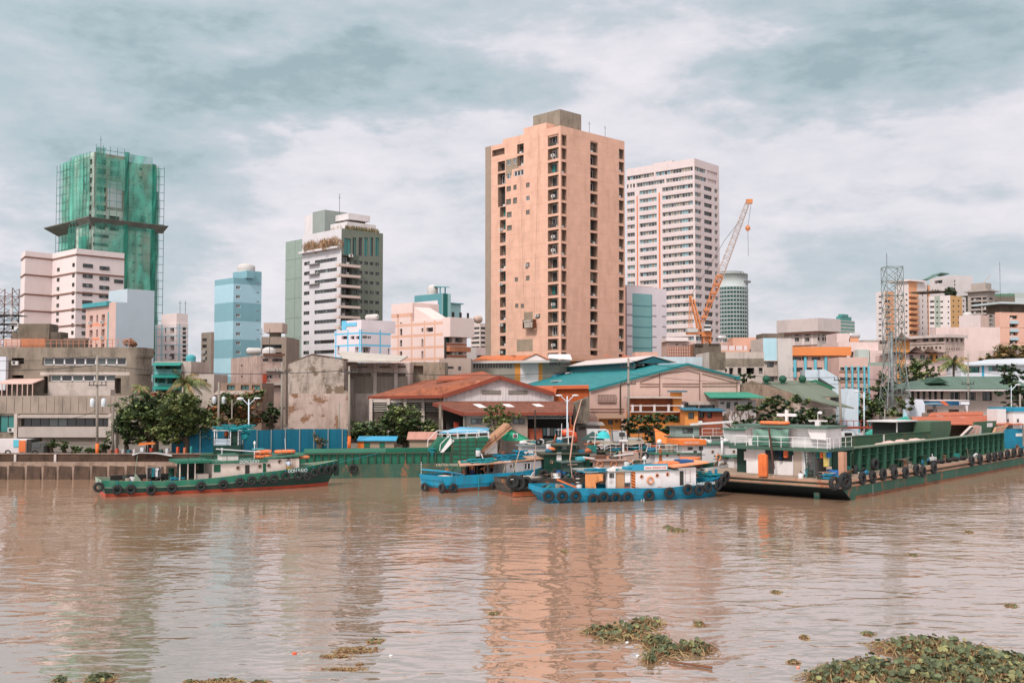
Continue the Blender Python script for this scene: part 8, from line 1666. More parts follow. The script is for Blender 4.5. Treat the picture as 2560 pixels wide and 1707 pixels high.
km.part('bow_ribs',b,RIB)
b=MB();b.slab([(KX(1101,1127,-.0),.0,zdk_),(KX(1108,1127,0),.0,zdk_),(KX(1136,1101,0),.0,zb-.3),(KX(1126,1098,0),.0,zb-.05)],(0,.5,0));km.part('stair',b,RWHT)
def krail(pts,y,nm='railing'):
 b=MB();P_=[Vector((*[km.P(px,py,y)[0]],y,km.P(px,py,y)[1]))for px,py in pts]
 for i in range(len(P_)-1):b.beam(P_[i],P_[i+1],.07)
 return b,P_
b,P_=krail([(1068,1117),(1070,1100),(1092,1076),(1122,1076),(1198,1074),(1220,1079)],.5);
for p in P_[2:]:b.beam(p,(p.x,p.y,zb),.06)
for px in(1092,1118,1143,1168,1196):x,z=km.P(px,1076,.5);b.beam((x,.5,z),(x,.5,zb),.06)
b.beam((P_[2].x,.5,P_[2].z-.4),(P_[4].x,.5,P_[4].z-.4),.05);km.part('railing',b,RWHT)
b,P_=krail([(1099,1126),(1101,1110),(1126,1085),(1147,1084),(1222,1079),(1222,1087)],.1)
for px in(1126,1145,1165,1192,1222):x,z=km.P(px,1084 if px<1200 else 1080,.1);b.beam((x,.1,z),(x,.1,zb-.1),.06)
b.beam((P_[2].x,.1,P_[2].z-.5),(P_[4].x,.1,P_[4].z-.45),.05);km.part('railing',b,RWHT)
RW_=mat('ramp_wood',C(190,140,105),.85,.14,stain=.4,scol=C(110,75,50),ssc=3)
q0=Vector((km.P(1186,1141,.5)[0],.5,km.P(1186,1141,.5)[1]));q1=Vector((km.P(1276,1064,.5)[0],.5,km.P(1276,1064,.5)[1]));d=(q1-q0).normalized();nn=Vector((-d.z,0,d.x))
b=MB();b.slab([q0-nn*.08,q0.lerp(q1,.25)-nn*.32,q1-nn*.32,q1+nn*.32,q0.lerp(q1,.25)+nn*.30,q0+nn*.08],(0,3.2,0));km.part('bow_ramp',b,RW_)
b=MB();b.slab([q0.lerp(q1,.3)-nn*.1-Vector((0,.03,0)),q1-nn*.1-Vector((0,.03,0)),q1+nn*.02-Vector((0,.03,0)),q0.lerp(q1,.3)-nn*.02-Vector((0,.03,0))],(0,.03,0));b.beam(q0.lerp(q1,.55)-nn*.4+Vector((0,-.05,0)),q0.lerp(q1,.62)+nn*.4+Vector((0,-.05,0)),.08);km.part('ramp_rail',b,mat('ramp_dark',C(120,85,62),.85,.1))
b=MB();x,z=km.P(1203,1133,.3);b.beam((x,.3,z),(x+.35,.3,z-1.0),.1);b.box(KX(1215,1110,1),KX(1247,1110,1),2.0,2.1,zdk_-.3,zb);km.part('ramp_strut',b,RWHT)
x,z=km.P(1118,1162,0);text('KIRSTEN MARIE',0,0,0,.30,mat('text_cream',C(200,185,150),.7,0),km.root,km.h,0,at=km.W3(x,-.03,z),width=KX(1146)-KX(1090),th=.008)
b=MB();x=KX(1053)
for k in range(9):b.box(x-.04,x+.04,-.02,-.002,.2+k*.17,.28+k*.17)
km.part('draught_marks',b,TW)
for px,py in((883,1171),):x,z=km.P(px,py,0);b=MB();b.torus((x,-.15,z),(0,1,0),.36,.15,18,8);km.part('tyre_fender',b,TYR)
b=MB();x,z=km.P(1080,1130,0);b.tube([(x-.15,-.05,z+.1),(x,-.1,z-.6),(x+.12,-.05,z+.1)],.06,5);km.part('mooring_rope',b,ROPET);km.heap(x,.2,z-.1,.35,.15,.5,ROPET,6,21)
xh0,xh1=KX(533,1130,1),KX(602,1130,1);zh=KZ(570,1113,1)
b=MB();b.box(xh0,xh1,1,4,zdk_-1,zh);km.part('deckhouse',b,GHL)
zp_=KZ(560,1077,1);b=MB();b.box(xh0+.1,xh1-1.1,1.1,1.2,zh+.02,KZ(560,1097,1));km.part('screen_panel',b,mat('panel_pale_blue',C(195,208,218),.6,.05,stain=.1))
for x,y in((xh0+.1,1.1),(xh1-1.1,1.1),(xh0+.1,3.6),(xh1-.3,1.2),(xh1-.3,3.6)):b=MB();b.box(x-.05,x+.05,y-.05,y+.05,zh,zp_);km.part('post',b,RWHT)
b=MB();b.box(xh1-1.05,xh1-.35,1.3,3,zh,zp_-.1);km.part('dark_cabinet',b,GHL)
b=MB();b.box(xh0-.1,xh1+.1,1,3.8,zp_,zp_+.1);km.part('deckhouse_roof',b,mat('roof_grey_white',C(190,190,185),.7,.1));km.heap((xh0+xh1)/2+.7,2,zp_+.05,1.7,1.0,.5,ROPET,26,22);km.heap(xh1+.4,1.3,zp_-.9,.45,.3,1.0,ROPET,10,23)
km.rail([(xh0,.9,zh),(xh1,.9,zh)],.8,mat('rail_dark',C(60,70,62)))
person('worker in orange clothes in the barge deckhouse',tuple(km.W3(xh0+1.2,2.6,zh+.0)),-90,'stand',(225,110,50),(50,50,60),1.6,SKIN2)
b=MB();b.tube([Vector((dj.W3(dj.L,2.4,2.2))),km.W3(KX(948,1130),.1,zdk_)],.03,4);tag(b.build('mooring_line',ROPET,world=1),'taut teal mooring line from the green tug bow','rope')
# moored boats of the cluster
def tug(label,px0,px1,Y,hd,L,B,zs,mats,cab=None,roofm=None,wheel=None,tyl=(),ports=0,cm=None,bul=.4,group='tugboats moored in the cluster',name='tugboat',bow=1,roofo=.3,sternp=None):
 """a moored working boat; px0 = near stern corner in the picture, Y its distance"""
 p=W(px0,1190,Y);bt=Boat(name,label,'tugboat',(p.x,Y),hd,L,B,group)
 bt.hull(lambda t:zs+.7*max(0,(t-.5)/.5)**1.8,mats,bul=bul,boot=.25,rub=.45)
 if cab:
  x0,x1,zc=cab;x0*=L;x1*=L;bt.box('cabin',x0,x1,.6,B-.6,zs-bul,zc,cm or WM);b=MB();b.box(x0-roofo,x1+roofo,.35,B-.35,zc,zc+.14);bt.part('cabin_roof',b,roofm or GRF2)
  for k in range(ports):x=x0+(x1-x0)*(k+.5)/ports;bt.porthole(x,zc-.75,.6,.14)
  if wheel:a,c,zw=wheel;bt.box('wheelhouse',a*L,c*L,.8,B-.8,zc+.14,zw,cm or WM);b=MB();b.box(a*L-.3,c*L+.35,.5,B-.5,zw,zw+.13);bt.part('wheelhouse_roof',b,roofm or GRF2);bt.win((a+c)/2*L,(zc+zw)/2+.25,.8,min(1.2,(c-a)*L*.6),.5,'dark')
 for t in tyl:x=t*L;n_=bt.nrm(x);b=MB();b.torus(Vector((x,bt.yin(x),zs*.72))+n_*.17,n_,.36,.15,18,8);bt.part('tyre_fender',b,TYR)
 return bt
BRH=mat('hull_brown_black',C(70,62,52),.8,.2,stain=.5,rust=.15);OLV=mat('cabin_olive',C(70,80,62),.7,.12,stain=.3);OLR=mat('roof_olive',C(85,88,70),.75,.15,stain=.4);WHH=mat('hull_white',C(215,208,204),.6,.06,stain=.25,scol=C(140,90,60),ssc=3);SALM=mat('deck_salmon',C(196,152,128),.7,.1,stain=.2);BTR=mat('roof_blue_edge',C(40,110,140),.6,.08)
c1=tug('dark worn boat with four big tyres between the blue tugs',1276,0,95.0,24,13,4.2,1.5,[RB_,BRH,BRH,BRH,DKG])
for px,py in((1279,1203),(1295,1208),(1312,1207),(1334,1213)):
 x,z=c1.P(px,py,-.0);b=MB();b.torus((x,-.2,z),(.25,1,0),.46,.17,20,8);c1.part('tyre_fender',b,TYR)
b=MB();x,z=c1.P(1320,1240,0);b.box(.3,x+1.5,-.05,.2,.05,.45);c1.part('rust_plate',b,mat('rust_plate',C(190,95,50),.85,.2,rust=.3));c1.heap(2.5,2,1.3,1.2,.6,.3,ROPEW,8,31)
b=MB();x0_,z0_=c1.P(1405,1157,2.0);x1_,z1_=c1.P(1458,1157,2.0);vs=[];fs=[];
for i in range(7):
 f=i/6;xx=x0_+(x1_-x0_)*f;vs+=[(xx,2.0,z0_),(xx,3.6,z0_+.1),(xx,1.9+.08*math.sin(i*2),z0_-.75-.15*math.sin(f*3.1))]
for i in range(6):fs+=[(i*3,i*3+3,i*3+4,i*3+1),(i*3,i*3+3,i*3+5,i*3+2)]
b.add(vs,fs,0,True);c1.part('green_awning',b,mat('awning_green_grey',C(75,98,88),.8,.12));
for xx in(x0_,x1_):b=MB();b.box(xx-.04,xx+.04,2,2.08,1.1,z0_);c1.part('post',b,FD)
for k,(px,lb,tp_)in enumerate(((1432,'man in a grey shirt under the green awning',(120,120,120)),(1452,'dark clothed man right of the man in grey',(45,50,60)))):person(lb,tuple(c1.W3(c1.P(px,1190,2.4)[0],2.4,1.1)),-80+k*30,'stand',tp_,(40,40,45),1.6,SKIN2)
for k,(px,lb,c)in enumerate(((1398,'blue drum on the dark boat, left one',(20,95,160)),(1412,'blue drum on the dark boat, right one',(25,110,175)))):x,z=c1.P(px,1195,3.0);p=c1.W3(x,3,1.1);b=MB();b.lathe(p,[(.28,0),(.3,.05),(.29,.45),(.3,.8),(.26,.88)],12);tag(b.build('drum',mat('drum_blue_%d'%k,C(*c),.5,.06),world=1),lb,'drum','blue drums')
c2=tug('dark green tug with an olive roof and orange rafts',1340,0,106,12,8,4.4,1.6,[RB_,GHL,GHL,GIN,DKG],(.12,.72,3.05),OLR,(.3,.55,3.9),(.1,.25,.4,.55),3,GHL,group='tugboats moored in the cluster')
x,z=c2.P(1397,1122,2);raft(c2,'orange raft on the olive roofed tug',x,2,z-.15,2.1,.9,.34);x,z=c2.P(1456,1148,1.0);raft(c2,'orange raft on a dark roof beside the pale mast',x,1.2,z-.1,2.0,.9,.36)
b=MB();x,z=c2.P(1398,1141,.5);b.box(x-.25,x+.25,.55,.59,z-.4,z+.4);c2.part('white_sign',b,WM);x,z=c2.P(1438,1140,.4);b=MB();b.lathe((x,.6,z-.4),[(.3,0),(.34,.3),(.34,.8),(.3,1.0)],12,axis=(1,0,.1));c2.part('blue_drum',b,mat('drum_teal',C(70,160,170),.5,.08))
ms=empty('leaning_mast',tuple(W(1424,1152,101)),0,'long pale mast leaning over the moored boats','mast');b=MB();b.tube([W(1424,1155,101),W(1436,1062,101),W(1454,998,101)],[.07,.06,.03],6);b.build('pole',mat('mast_peach',C(225,170,145),.6,.05),ms,world=1);b=MB();p=W(1426,1140,101);b.box(p.x-.08,p.x+.5,101,101.1,p.z-.05,p.z+.05);b.build('bracket',FD,ms,world=1)
c3=tug('white boat with a grey roof and blue edge behind the crew awning',1300,0,111,10,7.5,3.6,1.7,[RB_,WHH,WHH,BLI,DKG],(.05,.5,3.55),mat('roof_grey_blue',C(120,130,130),.6,.1),None,(),3,WM)
b=MB();b.box(3.3,6.0,.3,3.3,3.3,3.75);c3.part('blue_awning',b,BTR);c3.heap(3,2,3.7,1.6,.9,.5,ROPEW,12,33);c3.heap(4.8,1.6,3.8,1.0,.6,.4,ROPE,6,34)
c4=tug('brown decked work boat heaped with salmon coloured pipes',1452,0,101.5,10,8,3.8,1.7,[RB_,BRH,BRH,SALM,SALM],(.25,.55,2.7),SALM,None,(),2,SALM)
r=random.Random(12)
for k in range(6):x=.8+k*.9;z=2.8+r.uniform(0,.4);b=MB();b.beam((x,r.uniform(.8,3),z),(x+r.uniform(1,2.2),r.uniform(.8,3),z+r.uniform(-.2,.4)),.12);c4.part('pipe',b,[RWHT,SALM,RIMO][k%3])
for x in(2,3.4,5):b=MB();b.torus((x,.5,2.4),(0,1,.2),.28,.06,14,6);c4.part('vent_cowl',b,RIMO)
c4.box('engine_house',4.5,6.0,1,2.8,2.7,3.5,SALM);b=MB();b.tube([(4.6,1.4,2.4),(4.6,1.4,4.6)],.1,6);b.box(4.2,5.0,1.2,1.6,4.5,4.7);c4.part('mast',b,RWHT);c4.box('winch',1.8,2.8,1,2,2.6,3.2,mat('winch_brown',C(120,80,60),.8,.2));c4.heap(6.4,1.8,2.0,1.0,.6,.4,ROPEW,8,35)
c5=tug('canvas roofed boat piled with blue nets behind a white rail',1500,0,111,9,8,3.8,1.7,[RB_,GHL,GHL,GIN,DKG],(.05,.72,3.0),OLR,None,(),3,OLV)
c5.heap(3,1.3,3.1,1.8,.7,.45,ROPE,18,36);c5.heap(4.4,1.3,3.1,1.2,.7,.4,ROPET,16,37);c5.rail([(.6,.5,3.12),(5.6,.5,3.12)],.75)
b=MB();vs=[];fs=[]
for i in range(9):f=i/8;x=-.5+f*5.5;vs+=[(x,.4,3.75+.12*math.sin(i)),(x,2,4.1+.08*math.cos(i)),(x,3.6,3.75)]
for i in range(8):fs+=[(i*3,i*3+3,i*3+4,i*3+1),(i*3+1,i*3+4,i*3+5,i*3+2)]
b.add(vs,fs,0,True);c5.part('canvas_roof',b,mat('canvas_khaki',C(150,135,112),.9,.15));x,z=c5.P(1554,1110,1);b=MB();b.blob((x,1,z),.42,.42,.42,12,8);c5.part('rust_float',b,mat('float_rust',C(170,95,65),.8,.2));
b=MB();
for k in range(7):b.beam((3.5+k*.3,.8+.2*k%1,3.4),(5+k*.3,1.6,3.5),.09)
c5.part('white_planks',b,RWHT)
c6=tug('white tug with bright orange roof and black orange stripes',1638,0,104.5,12,9.5,4,1.8,[RB_,WHH,WHH,GIN,DKG],(.02,.5,3.15),GRF2,None,(),0,WM)
x0_,z0_=c6.P(1700,1112,.5);x1_,_=c6.P(1764,1112,.5);c6.box('wheelhouse',x0_+.3,x1_-.3,.7,3.7,1.4,z0_,WM);b=MB();b.box(x0_-.1,x1_,.3,4.1,z0_,z0_+.5);c6.part('orange_roof',b,ORT)
text('WATER STAR',0,0,0,.20,TW,c6.root,c6.h,0,at=c6.W3((x0_+x1_)/2-.2,.28,z0_+.22),width=1.6,th=.006)
x,z=c6.P(1651,1135,.6);c6.box('hazard_panel',x-.15,x+.15,.57,.595,z-.9,z+.6,mat('hazard_orange',C(232,130,55)));b=MB()
for k in range(6):zz=z-.85+k*.24;b.add([(x-.15,.56,zz+.14),(x+.15,.56,zz),(x+.15,.56,zz+.1),(x-.15,.56,zz+.24)],[(0,1,2,3)])
c6.part('hazard_stripes',b,mat('stripe_dark_red',C(70,25,20)))
for px,py in((1668,1137),(1696,1135)):x,z=c6.P(px,py,.6);c6.porthole(x,z,.6,.14,RIMO)
for px,y0,y1,w_,m in((1727,1125,1150,.4,WM),(1738,1126,1148,.35,IN)):x,za=c6.P(px,y1,.7);zb2=c6.P(px,y0,.7)[1];c6.door(x,za,zb2,.7,w_,m)
x,z=c6.P(1752,1120,.7);c6.win(x,z,.7,.35,.5,'dark');x,z=c6.P(1725,1118,.7);c6.win(x,z-.1,.7,.5,.25,'dark')
x,z=c6.P(1726,1146,-.6);raft(c6,'flat orange raft below the orange roofed wheelhouse',x,-.5,z-.15,1.85,.8,.3);c6.rail([(.3,.5,3.3),(x0_-.3,.5,3.3)],.8);b=MB();b.tube([(1.0,1.5,3.2),(1.0,1.5,4.1)],.06,6);b.blob((1.0,1.5,4.35),.26,.26,.28,10,6);c6.part('radar_dome',b,WM)
c7=tug('white tug with dark green roof edge beside the barge deckhouse',1745,0,112,14,15,4.6,2.0,[RB_,WHH,WHH,GIN,DKG],(.05,.7,3.7),GRF2,(.32,.62,5.2),(),4,WM)
c7.rail([(.5,.5,3.85),(10,.5,3.85)],.8);b=MB();x,z=c7.P(1805,1120,.3);b.tube([(x,.3,1.8),(x,.3,z+.9)],.13,8);b.blob((x,.3,z+1.0),.2,.2,.12,8,4);c7.part('mooring_post',b,RWHT)
c8=tug('grey tarp covered wheelhouse boat behind the orange tarp',1690,0,119,8,12,4,2.2,[RB_,WHH,WHH,GIN,DKG],(.0,.55,4.1),OLR,(.02,.25,5.3),(),2,mat('cabin_grey_green',C(150,165,155),.7,.1,stain=.2));c8.rail([(3.2,.4,4.25),(7,.4,4.25)],.9);b=MB();b.beam((2,1,5.6),(7,1,5.9),.22);b.box(3,3.4,.9,1.2,5.7,6.0);c8.part('folded_boom',b,RWHT)
c9=tug('low green bowed boat squeezed between striped tug and barge',1748,0,103,30,11,3.6,1.4,[RB_,GHL,mat('hull_grey_green',C(95,105,85),.7,.15,stain=.3),GIN,DKG],(.45,.75,2.75),GRF2,None,(.2,.4),2,WM);b=MB();x,z=c9.P(1794,1143,.4);b.torus((x,.3,z),(0,1,0),.28,.07,16,6);tag(b.build('life_ring',RIMO,None,loc=c9.W3(0,0,0),rz=c9.h),'orange life ring on the low green bowed boat','life ring')
x,z=c9.P(1726,1150,0);
GEAR=[mat('gear_%d'%i,C(*c),.75,.15,stain=.25)for i,c in enumerate(((205,105,60),(20,110,140),(210,205,200),(120,75,55),(55,60,52),(30,130,120),(228,222,216),(150,135,118),(95,85,75),(215,210,205),(45,50,48)))]
mb_=None
def gear(bt,x0,x1,y0,y1,z,n,seed):
 r=random.Random(seed)
 for k in range(n):
  x,y=min(r.uniform(x0,x1),bt.L-r.uniform(1,2.5)),r.uniform(y0,y1);t=r.randrange(6);m=r.choice(GEAR);b=MB();h=r.uniform(.25,.8)
  if t==0:b.box(x,x+r.uniform(.3,1.1),y,y+.5,z,z+h);nm='box'
  elif t==1:b.lathe((x,y,z),[(.22,0),(.25,.1),(.25,h),(.18,h+.06)],9);nm='drum'
  elif t==2:b.tube([(x,y,z+.1),(x+r.uniform(-.5,1.8),y+.3,z+r.uniform(.1,1.3))],.05,5);nm='pole'
  elif t==3:b.torus((x,y,z+.3),(r.uniform(-.4,.4),1,r.uniform(0,.8)),.28,.1,12,6);m=TYR if k%2 else m;nm='tyre'
  elif t==4:b.slab([(x,y,z+h),(x+r.uniform(.8,1.8),y,z+h*r.uniform(.6,1.3)),(x+1.2,y+.8,z+h*.7),(x,y+.8,z+h)],(0,0,.05));b.box(x,x+.05,y,y+.05,z,z+h);nm='tarp_sheet'
  else:b.blob((x,y,z+.15),.5,.3,.25,8,4,0,.3);nm='sack'
  bt.part(nm,b,m)
 if n>9 and bt is not mb_:
  for k in range(2):x=x0+(x1-x0)*(.25+.5*k);x=min(x,bt.L-1.5);h=r.uniform(2,3.4);b=MB();b.tube([(x,1.5,z),(x+r.uniform(-.3,.3),1.5,z+h)],[.06,.035],6);b.box(x-.5,x+.5,1.46,1.54,z+h*.7,z+h*.7+.06);bt.part('mast',b,[RWHT,SALM,FD][r.randrange(3)])
gear(c1,1,9,.6,3.4,1.1,26,1);gear(c2,1.8,9.6,.5,2.5,3.2,20,2);gear(c2,1,3,.5,3,1.2,6,3);gear(c3,.8,6,.5,2.5,3.7,16,4);gear(c5,.5,6,.4,1.5,3.2,14,28);gear(c7,5,13,.6,2,2.0,14,29);gear(c6,.5,8,.0,.5,1.9,8,30);gear(c3,6.5,11,.5,3,1.4,12,5);gear(c4,.5,12,.5,3.5,1.4,30,6);gear(c4,3.4,7.6,.7,3,2.85,14,7);gear(c5,.8,9.5,.5,2.5,3.15,14,8);gear(c5,9.6,14,.5,3,1.5,12,9);gear(c6,.5,4,.7,3,3.3,8,10);gear(c6,10,13,.8,3,1.6,8,11);gear(c7,.9,4,.7,3,3.85,6,12);gear(c8,3.4,10,.6,3,2.0,10,13);gear(c9,.5,4.6,.5,3,1.1,10,14);gear(bt1,4.5,9.5,.8,3.2,zr+.2 if 0 else 3.1,6,15);gear(ds,.8,4.5,.7,3.2,.75,9,16);gear(ds,5,12,1.8,3.6,2.35,6,17);gear(dj,1.5,7,1.0,3.8,.85,9,18);gear(bt1,.8,4,.9,3.2,1.0,8,19)
C0=WZ(2100,1203,1.72);MG1=mat('barge_side_green',C(50,104,82),.7,.18,stain=.55,scol=C(88,80,60),ssc=1.2,rust=.22,rcol=C(150,90,60));MG2=mat('barge_frame_green',C(38,76,58),.7,.16,stain=.45,scol=C(70,58,44),rust=.15,rcol=C(120,78,52));MRU=mat('rub_rail_rust',C(165,125,100),.75,.2,rust=.25,rcol=C(150,80,50));MDK=mat('barge_deck',C(165,140,118),.9,.15,stain=.45,scol=C(100,70,50));MBL=mat('rake_shade_black',C(14,18,16),.8,.1);MWL=mat('waterline_rust',C(135,88,62),.85,.2,rust=.25)
mb=Boat('cargo_barge','huge green cargo barge with a white deckhouse and tyres along its side','barge',(C0.x,C0.y),49.2,62,14.6)
zd=1.72;L,B=62,14.6;rk=3.4
b=MB();b.slab([(0,0,zd-.65),(L-2,0,zd-.55),(L+1,0,zd),(0,0,zd)],(0,B,0),0);b.slab([(rk,.02,-.7),(L-5,.02,-.7),(L-2,.02,zd-.55),(.5,.02,zd-.65)],(0,B-.04,0),0);mb.part('hull',b,MG1)
b=MB();b.slab([(rk-.25,.0,-.8),(.4,.0,zd-.66),(.42,B,zd-.66),(rk-.23,B,-.8)],(.03,0,0));mb.part('stern_rake',b,MBL)  # near-black sheet paints the undercut's shade onto the raked stern
b=MB();b.box(rk-.2,L-5,-.02,.018,-.2,.24);mb.part('waterline',b,MWL)
b=MB();b.box(-.1,L-2,-.1,B+.1,zd,zd+.05);mb.part('deck',b,MDK)
for z,o_ in((zd-.10,.16),(zd-.48,.10)):
 b=MB();b.tube([(-.2,-o_,z),(L-3,-o_,z)],.13,8);mb.part('rub_rail',b,MRU);b=MB();b.tube([(-o_,-.2,z),(-o_,B+.1,z)],.12,8);mb.part('rub_rail',b,MRU)
b=MB();y_,z_=mb.E(2045,1240,1.5);b.box(1.2,1.5,y_-.25,y_+.25,-.5,zd-.6);mb.part('rudder_post',b,mat('post_green',C(80,120,100),.7,.15,rust=.1))
y_,z_=mb.E(1914,1194,-.12);text('MANILA',0,0,0,.34,mat('text_rust_white',C(215,160,120),.7,0),mb.root,mb.h-math.pi/2,0,at=mb.W3(-.16,y_,z_),width=1.95)
for px,py in((2152,1195),(2178,1192),(2204,1185),(2232,1183),(2260,1181),(2287,1174),(2304,1178),(2331,1170),(2426,1152),(2447,1148),(2469,1143),(2484,1141),(2499,1138),(2516,1135),(2532,1131),(2549,1130)):
 x,z=mb.P(px,py,-.2);b=MB();b.torus((x,-.34,z),(0,1,0),.44,.17,20,8);mb.part('tyre_fender',b,TYR)
for px,py,R in((2083,1207,.44),(2109,1200,.55),(2118,1207,.42)):x,z=mb.P(px,py,-.3);b=MB();b.torus((min(x,.3),-.42,z),(.35,1,0),R,.18,20,8);mb.part('tyre_fender',b,TYR)
x,z=mb.P(2187,1160,1.0);b=MB();b.torus((x,1.0,z),(.1,1,0),.42,.17,20,8);mb.part('spare_tyre',b,TYR)
for k in range(5):x=mb.P(2335+k*18,1143,.6)[0];b=MB();b.torus((x,.8,zd+.25),(.1,.25,1),.45,.17,20,8);mb.part('spare_tyre',b,TYR)
b=MB();x=mb.P(2182,1230,0)[0]
for k in range(7):b.box(x-.04,x+.04,-.025,-.003,.1+k*.17,.18+k*.17)
mb.part('draught_marks',b,TW)
yc=1.9;xs_=mb.P(2150,1160,yc)[0];xe_=mb.P(2510,1110,yc)[0];zc_=mb.P(2300,1104,yc)[1]
b=MB();b.box(xs_,xe_,yc+.5,yc+.6,zd,zc_);mb.part('coaming',b,MG2);b=MB();b.box(xs_-.3,xe_+.2,yc-.1,yc+.62,zc_,zc_+.12);mb.part('coaming_rail',b,mat('coaming_top',C(120,135,112),.7,.12,stain=.2))
npn=22;FRM=mat('frame_green_light',C(58,105,82),.65,.1)
for k in range(npn+1):x=xs_+(xe_-xs_)*k/npn;b=MB();b.slab([(x,yc-.05,zd),(x,yc+.5,zd),(x,yc+.5,zc_),(x,yc-.02,zc_)],(.07,0,0));mb.part('coaming_frame',b,FRM)
for k in range(npn):
 xa_=xs_+(xe_-xs_)*k/npn+.08;xb_=xs_+(xe_-xs_)*(k+1)/npn-.01;b=MB()
 for f in(.36,.70):z=zd+(zc_-zd)*f;b.box(xa_,xb_,yc+.2,yc+.5,z-.025,z+.025)
 for f in(.3,.62):x=xa_+(xb_-xa_)*f;b.box(x-.13,x+.13,yc+.38,yc+.49,zd,zc_)
 mb.part('coaming_stiffener',b,FRM)
for k in range(7):
 x=mb.P(2172+k*17,1112,5)[0];b=MB();b.blob((x,3.6,zc_-.5),.9,1.2,.55+.15*(k%2),12,6,0,.1);mb.part('sand_heap',b,mat('sand_pink',C(215,175,155),.95,.08))
for px,py,h_ in((2266,1150,.9),(2363,1140,.9),(2545,1120,.9)):x=mb.P(px,py,.6)[0];b=MB();b.lathe((x,.7,zd),[(.16,0),(.16,h_*.8),(.22,h_*.82),(.22,h_)],10);mb.part('bollard',b,MRU)
for px in(2309,2423):x=mb.P(px,1150,1.2)[0];b=MB();b.lathe((x,1.2,zd),[(.35,0),(.35,.8),(.5,.95),(.5,1.05)],12);mb.part('deck_vent',b,MG2)
xf=2.6;E=lambda px,py,x=xf:mb.E(px,py,x);y0_=E(2018,1150)[0];y1_=E(1866,1150)[0];z1_=E(1950,1124)[1]
mb.box('lower_house',xf,xf+4,y0_,y1_,zd+.05,z1_,WM);mb.box('dark_store',xf+.5,xf+3.6,y1_,E(1836,1150)[0],zd+.05,z1_,mat('store_green',C(35,62,50),.8,.15))
yA=E(2082,1120)[0];yB=E(1834,1120)[0];b=MB();b.box(xf-.9,xf+4.6,yA,yB,z1_,z1_+.28);mb.part('bridge_deck',b,mat('deck_edge_green',C(62,92,75),.65,.1,stain=.15))
u0=E(2066,1090)[0];u1=E(1866,1090)[0];z2_=E(1950,1069)[1];mb.box('upper_house',xf+.4,xf+3.2,max(u0,.3),u1,z1_+.28,z2_,WM)
b=MB();b.box(xf-.5,xf+3.9,max(u0-.3,0),E(1836,1065)[0],z2_,z2_+.22);mb.part('roof',b,mat('deck_edge_green2',C(80,105,90),.65,.1,stain=.2))
ya,za=E(1995,1175);zt2=E(1995,1136)[1];w2=.42;b=MB();n_=8;pts=[(xf-.03,ya-w2,zd+.05),(xf-.03,ya+w2,zd+.05)]+[(xf-.03,ya+w2*math.cos(math.pi*k/n_),zt2+w2*math.sin(math.pi*k/n_))for k in range(n_+1)];b.slab(pts,(.025,0,0));mb.part('arched_door',b,mat('door_tan',C(190,160,135),.7,.1))
b=MB();pts=[(xf-.05,ya+w2*math.cos(math.pi*k/n_)*1.12,zt2+w2*1.12*math.sin(math.pi*k/n_))for k in range(n_+1)];b.tube([(xf-.05,ya+w2*1.12,zd+.1)]+pts+[(xf-.05,ya-w2*1.12,zd+.1)],.05,5);mb.part('door_frame',b,RWHT)
y_a,y_b=E(1935,1150)[0],E(1914,1150)[0];b=MB();b.box(xf-.06,xf-.01,y_a,y_b,zd+.1,z1_-.05);mb.part('doorway',b,IN)
b=MB();yy0,yy1=E(1980,1140)[0],E(1934,1140)[0];b.box(xf-.05,xf-.008,yy0,yy1,z1_-1.0,z1_-.1);mb.part('dark_opening',b,IN)
for px,py in((1872,1082),(1985,1084)):y_,z_=E(px,py,xf+.4);b=MB();b.box(xf+.36,xf+.395,y_-.32,y_+.32,z_-.35,z_+.35);b.box(xf+.34,xf+.358,y_-.28,y_+.28,z_-.31,z_+.31);mb.part('window_cover',b,mat('cover_pinkish',C(222,200,190),.6,.06))
b=MB();y_,z_=E(1882,1141);b.box(xf-.03,xf-.005,y_-.3,y_+.9,z_-.35,z_+.45);mb.part('panel_cover',b,mat('cover_pinkish',C(222,200,190)))
t0,t1=E(1972,1090,xf-.35)[0],E(1882,1090,xf-.35)[0];zt3,zb3=E(1930,1071,xf-.35)[1],E(1930,1114,xf-.35)[1];vs=[];fs=[];n_=18;mrow=7;b=MB()
for j in range(mrow+1):
 for i in range(n_+1):
  f=i/n_;g_=j/mrow;sag=.10*math.sin(f*math.pi*2)**2*(1-g_);vs.append((xf-.35-.10*math.sin(f*17+g_*4)-.06*math.sin(f*7+g_*9),t0+(t1-t0)*f,zt3+(zb3-zt3)*g_-sag))
for j in range(mrow):
 for i in range(n_):fs.append((j*(n_+1)+i,j*(n_+1)+i+1,(j+1)*(n_+1)+i+1,(j+1)*(n_+1)+i))
b.add(vs,fs,0,True);tg_=mb.part('green_tarp',b,[mat('tarp_sage',C(112,145,128),.75,.08)]);b=MB();fs2=[f for f in fs if f[0]//(n_+1)>=4];b.add([(v[0]-.02,v[1],v[2])for v in vs],fs2,0,True);mb.part('green_tarp_band',b,mat('tarp_deep_green',C(70,112,92),.75,.08))
mb.rail([(xf-.8,E(2078,1115,xf-.8)[0]+.1,z1_+.28),(xf-.8,E(1838,1115,xf-.8)[0],z1_+.28)],.95);mb.rail([(xf-.8,yA+.15,z1_+.28),(xf+4.4,yA+.15,z1_+.28)],.95)
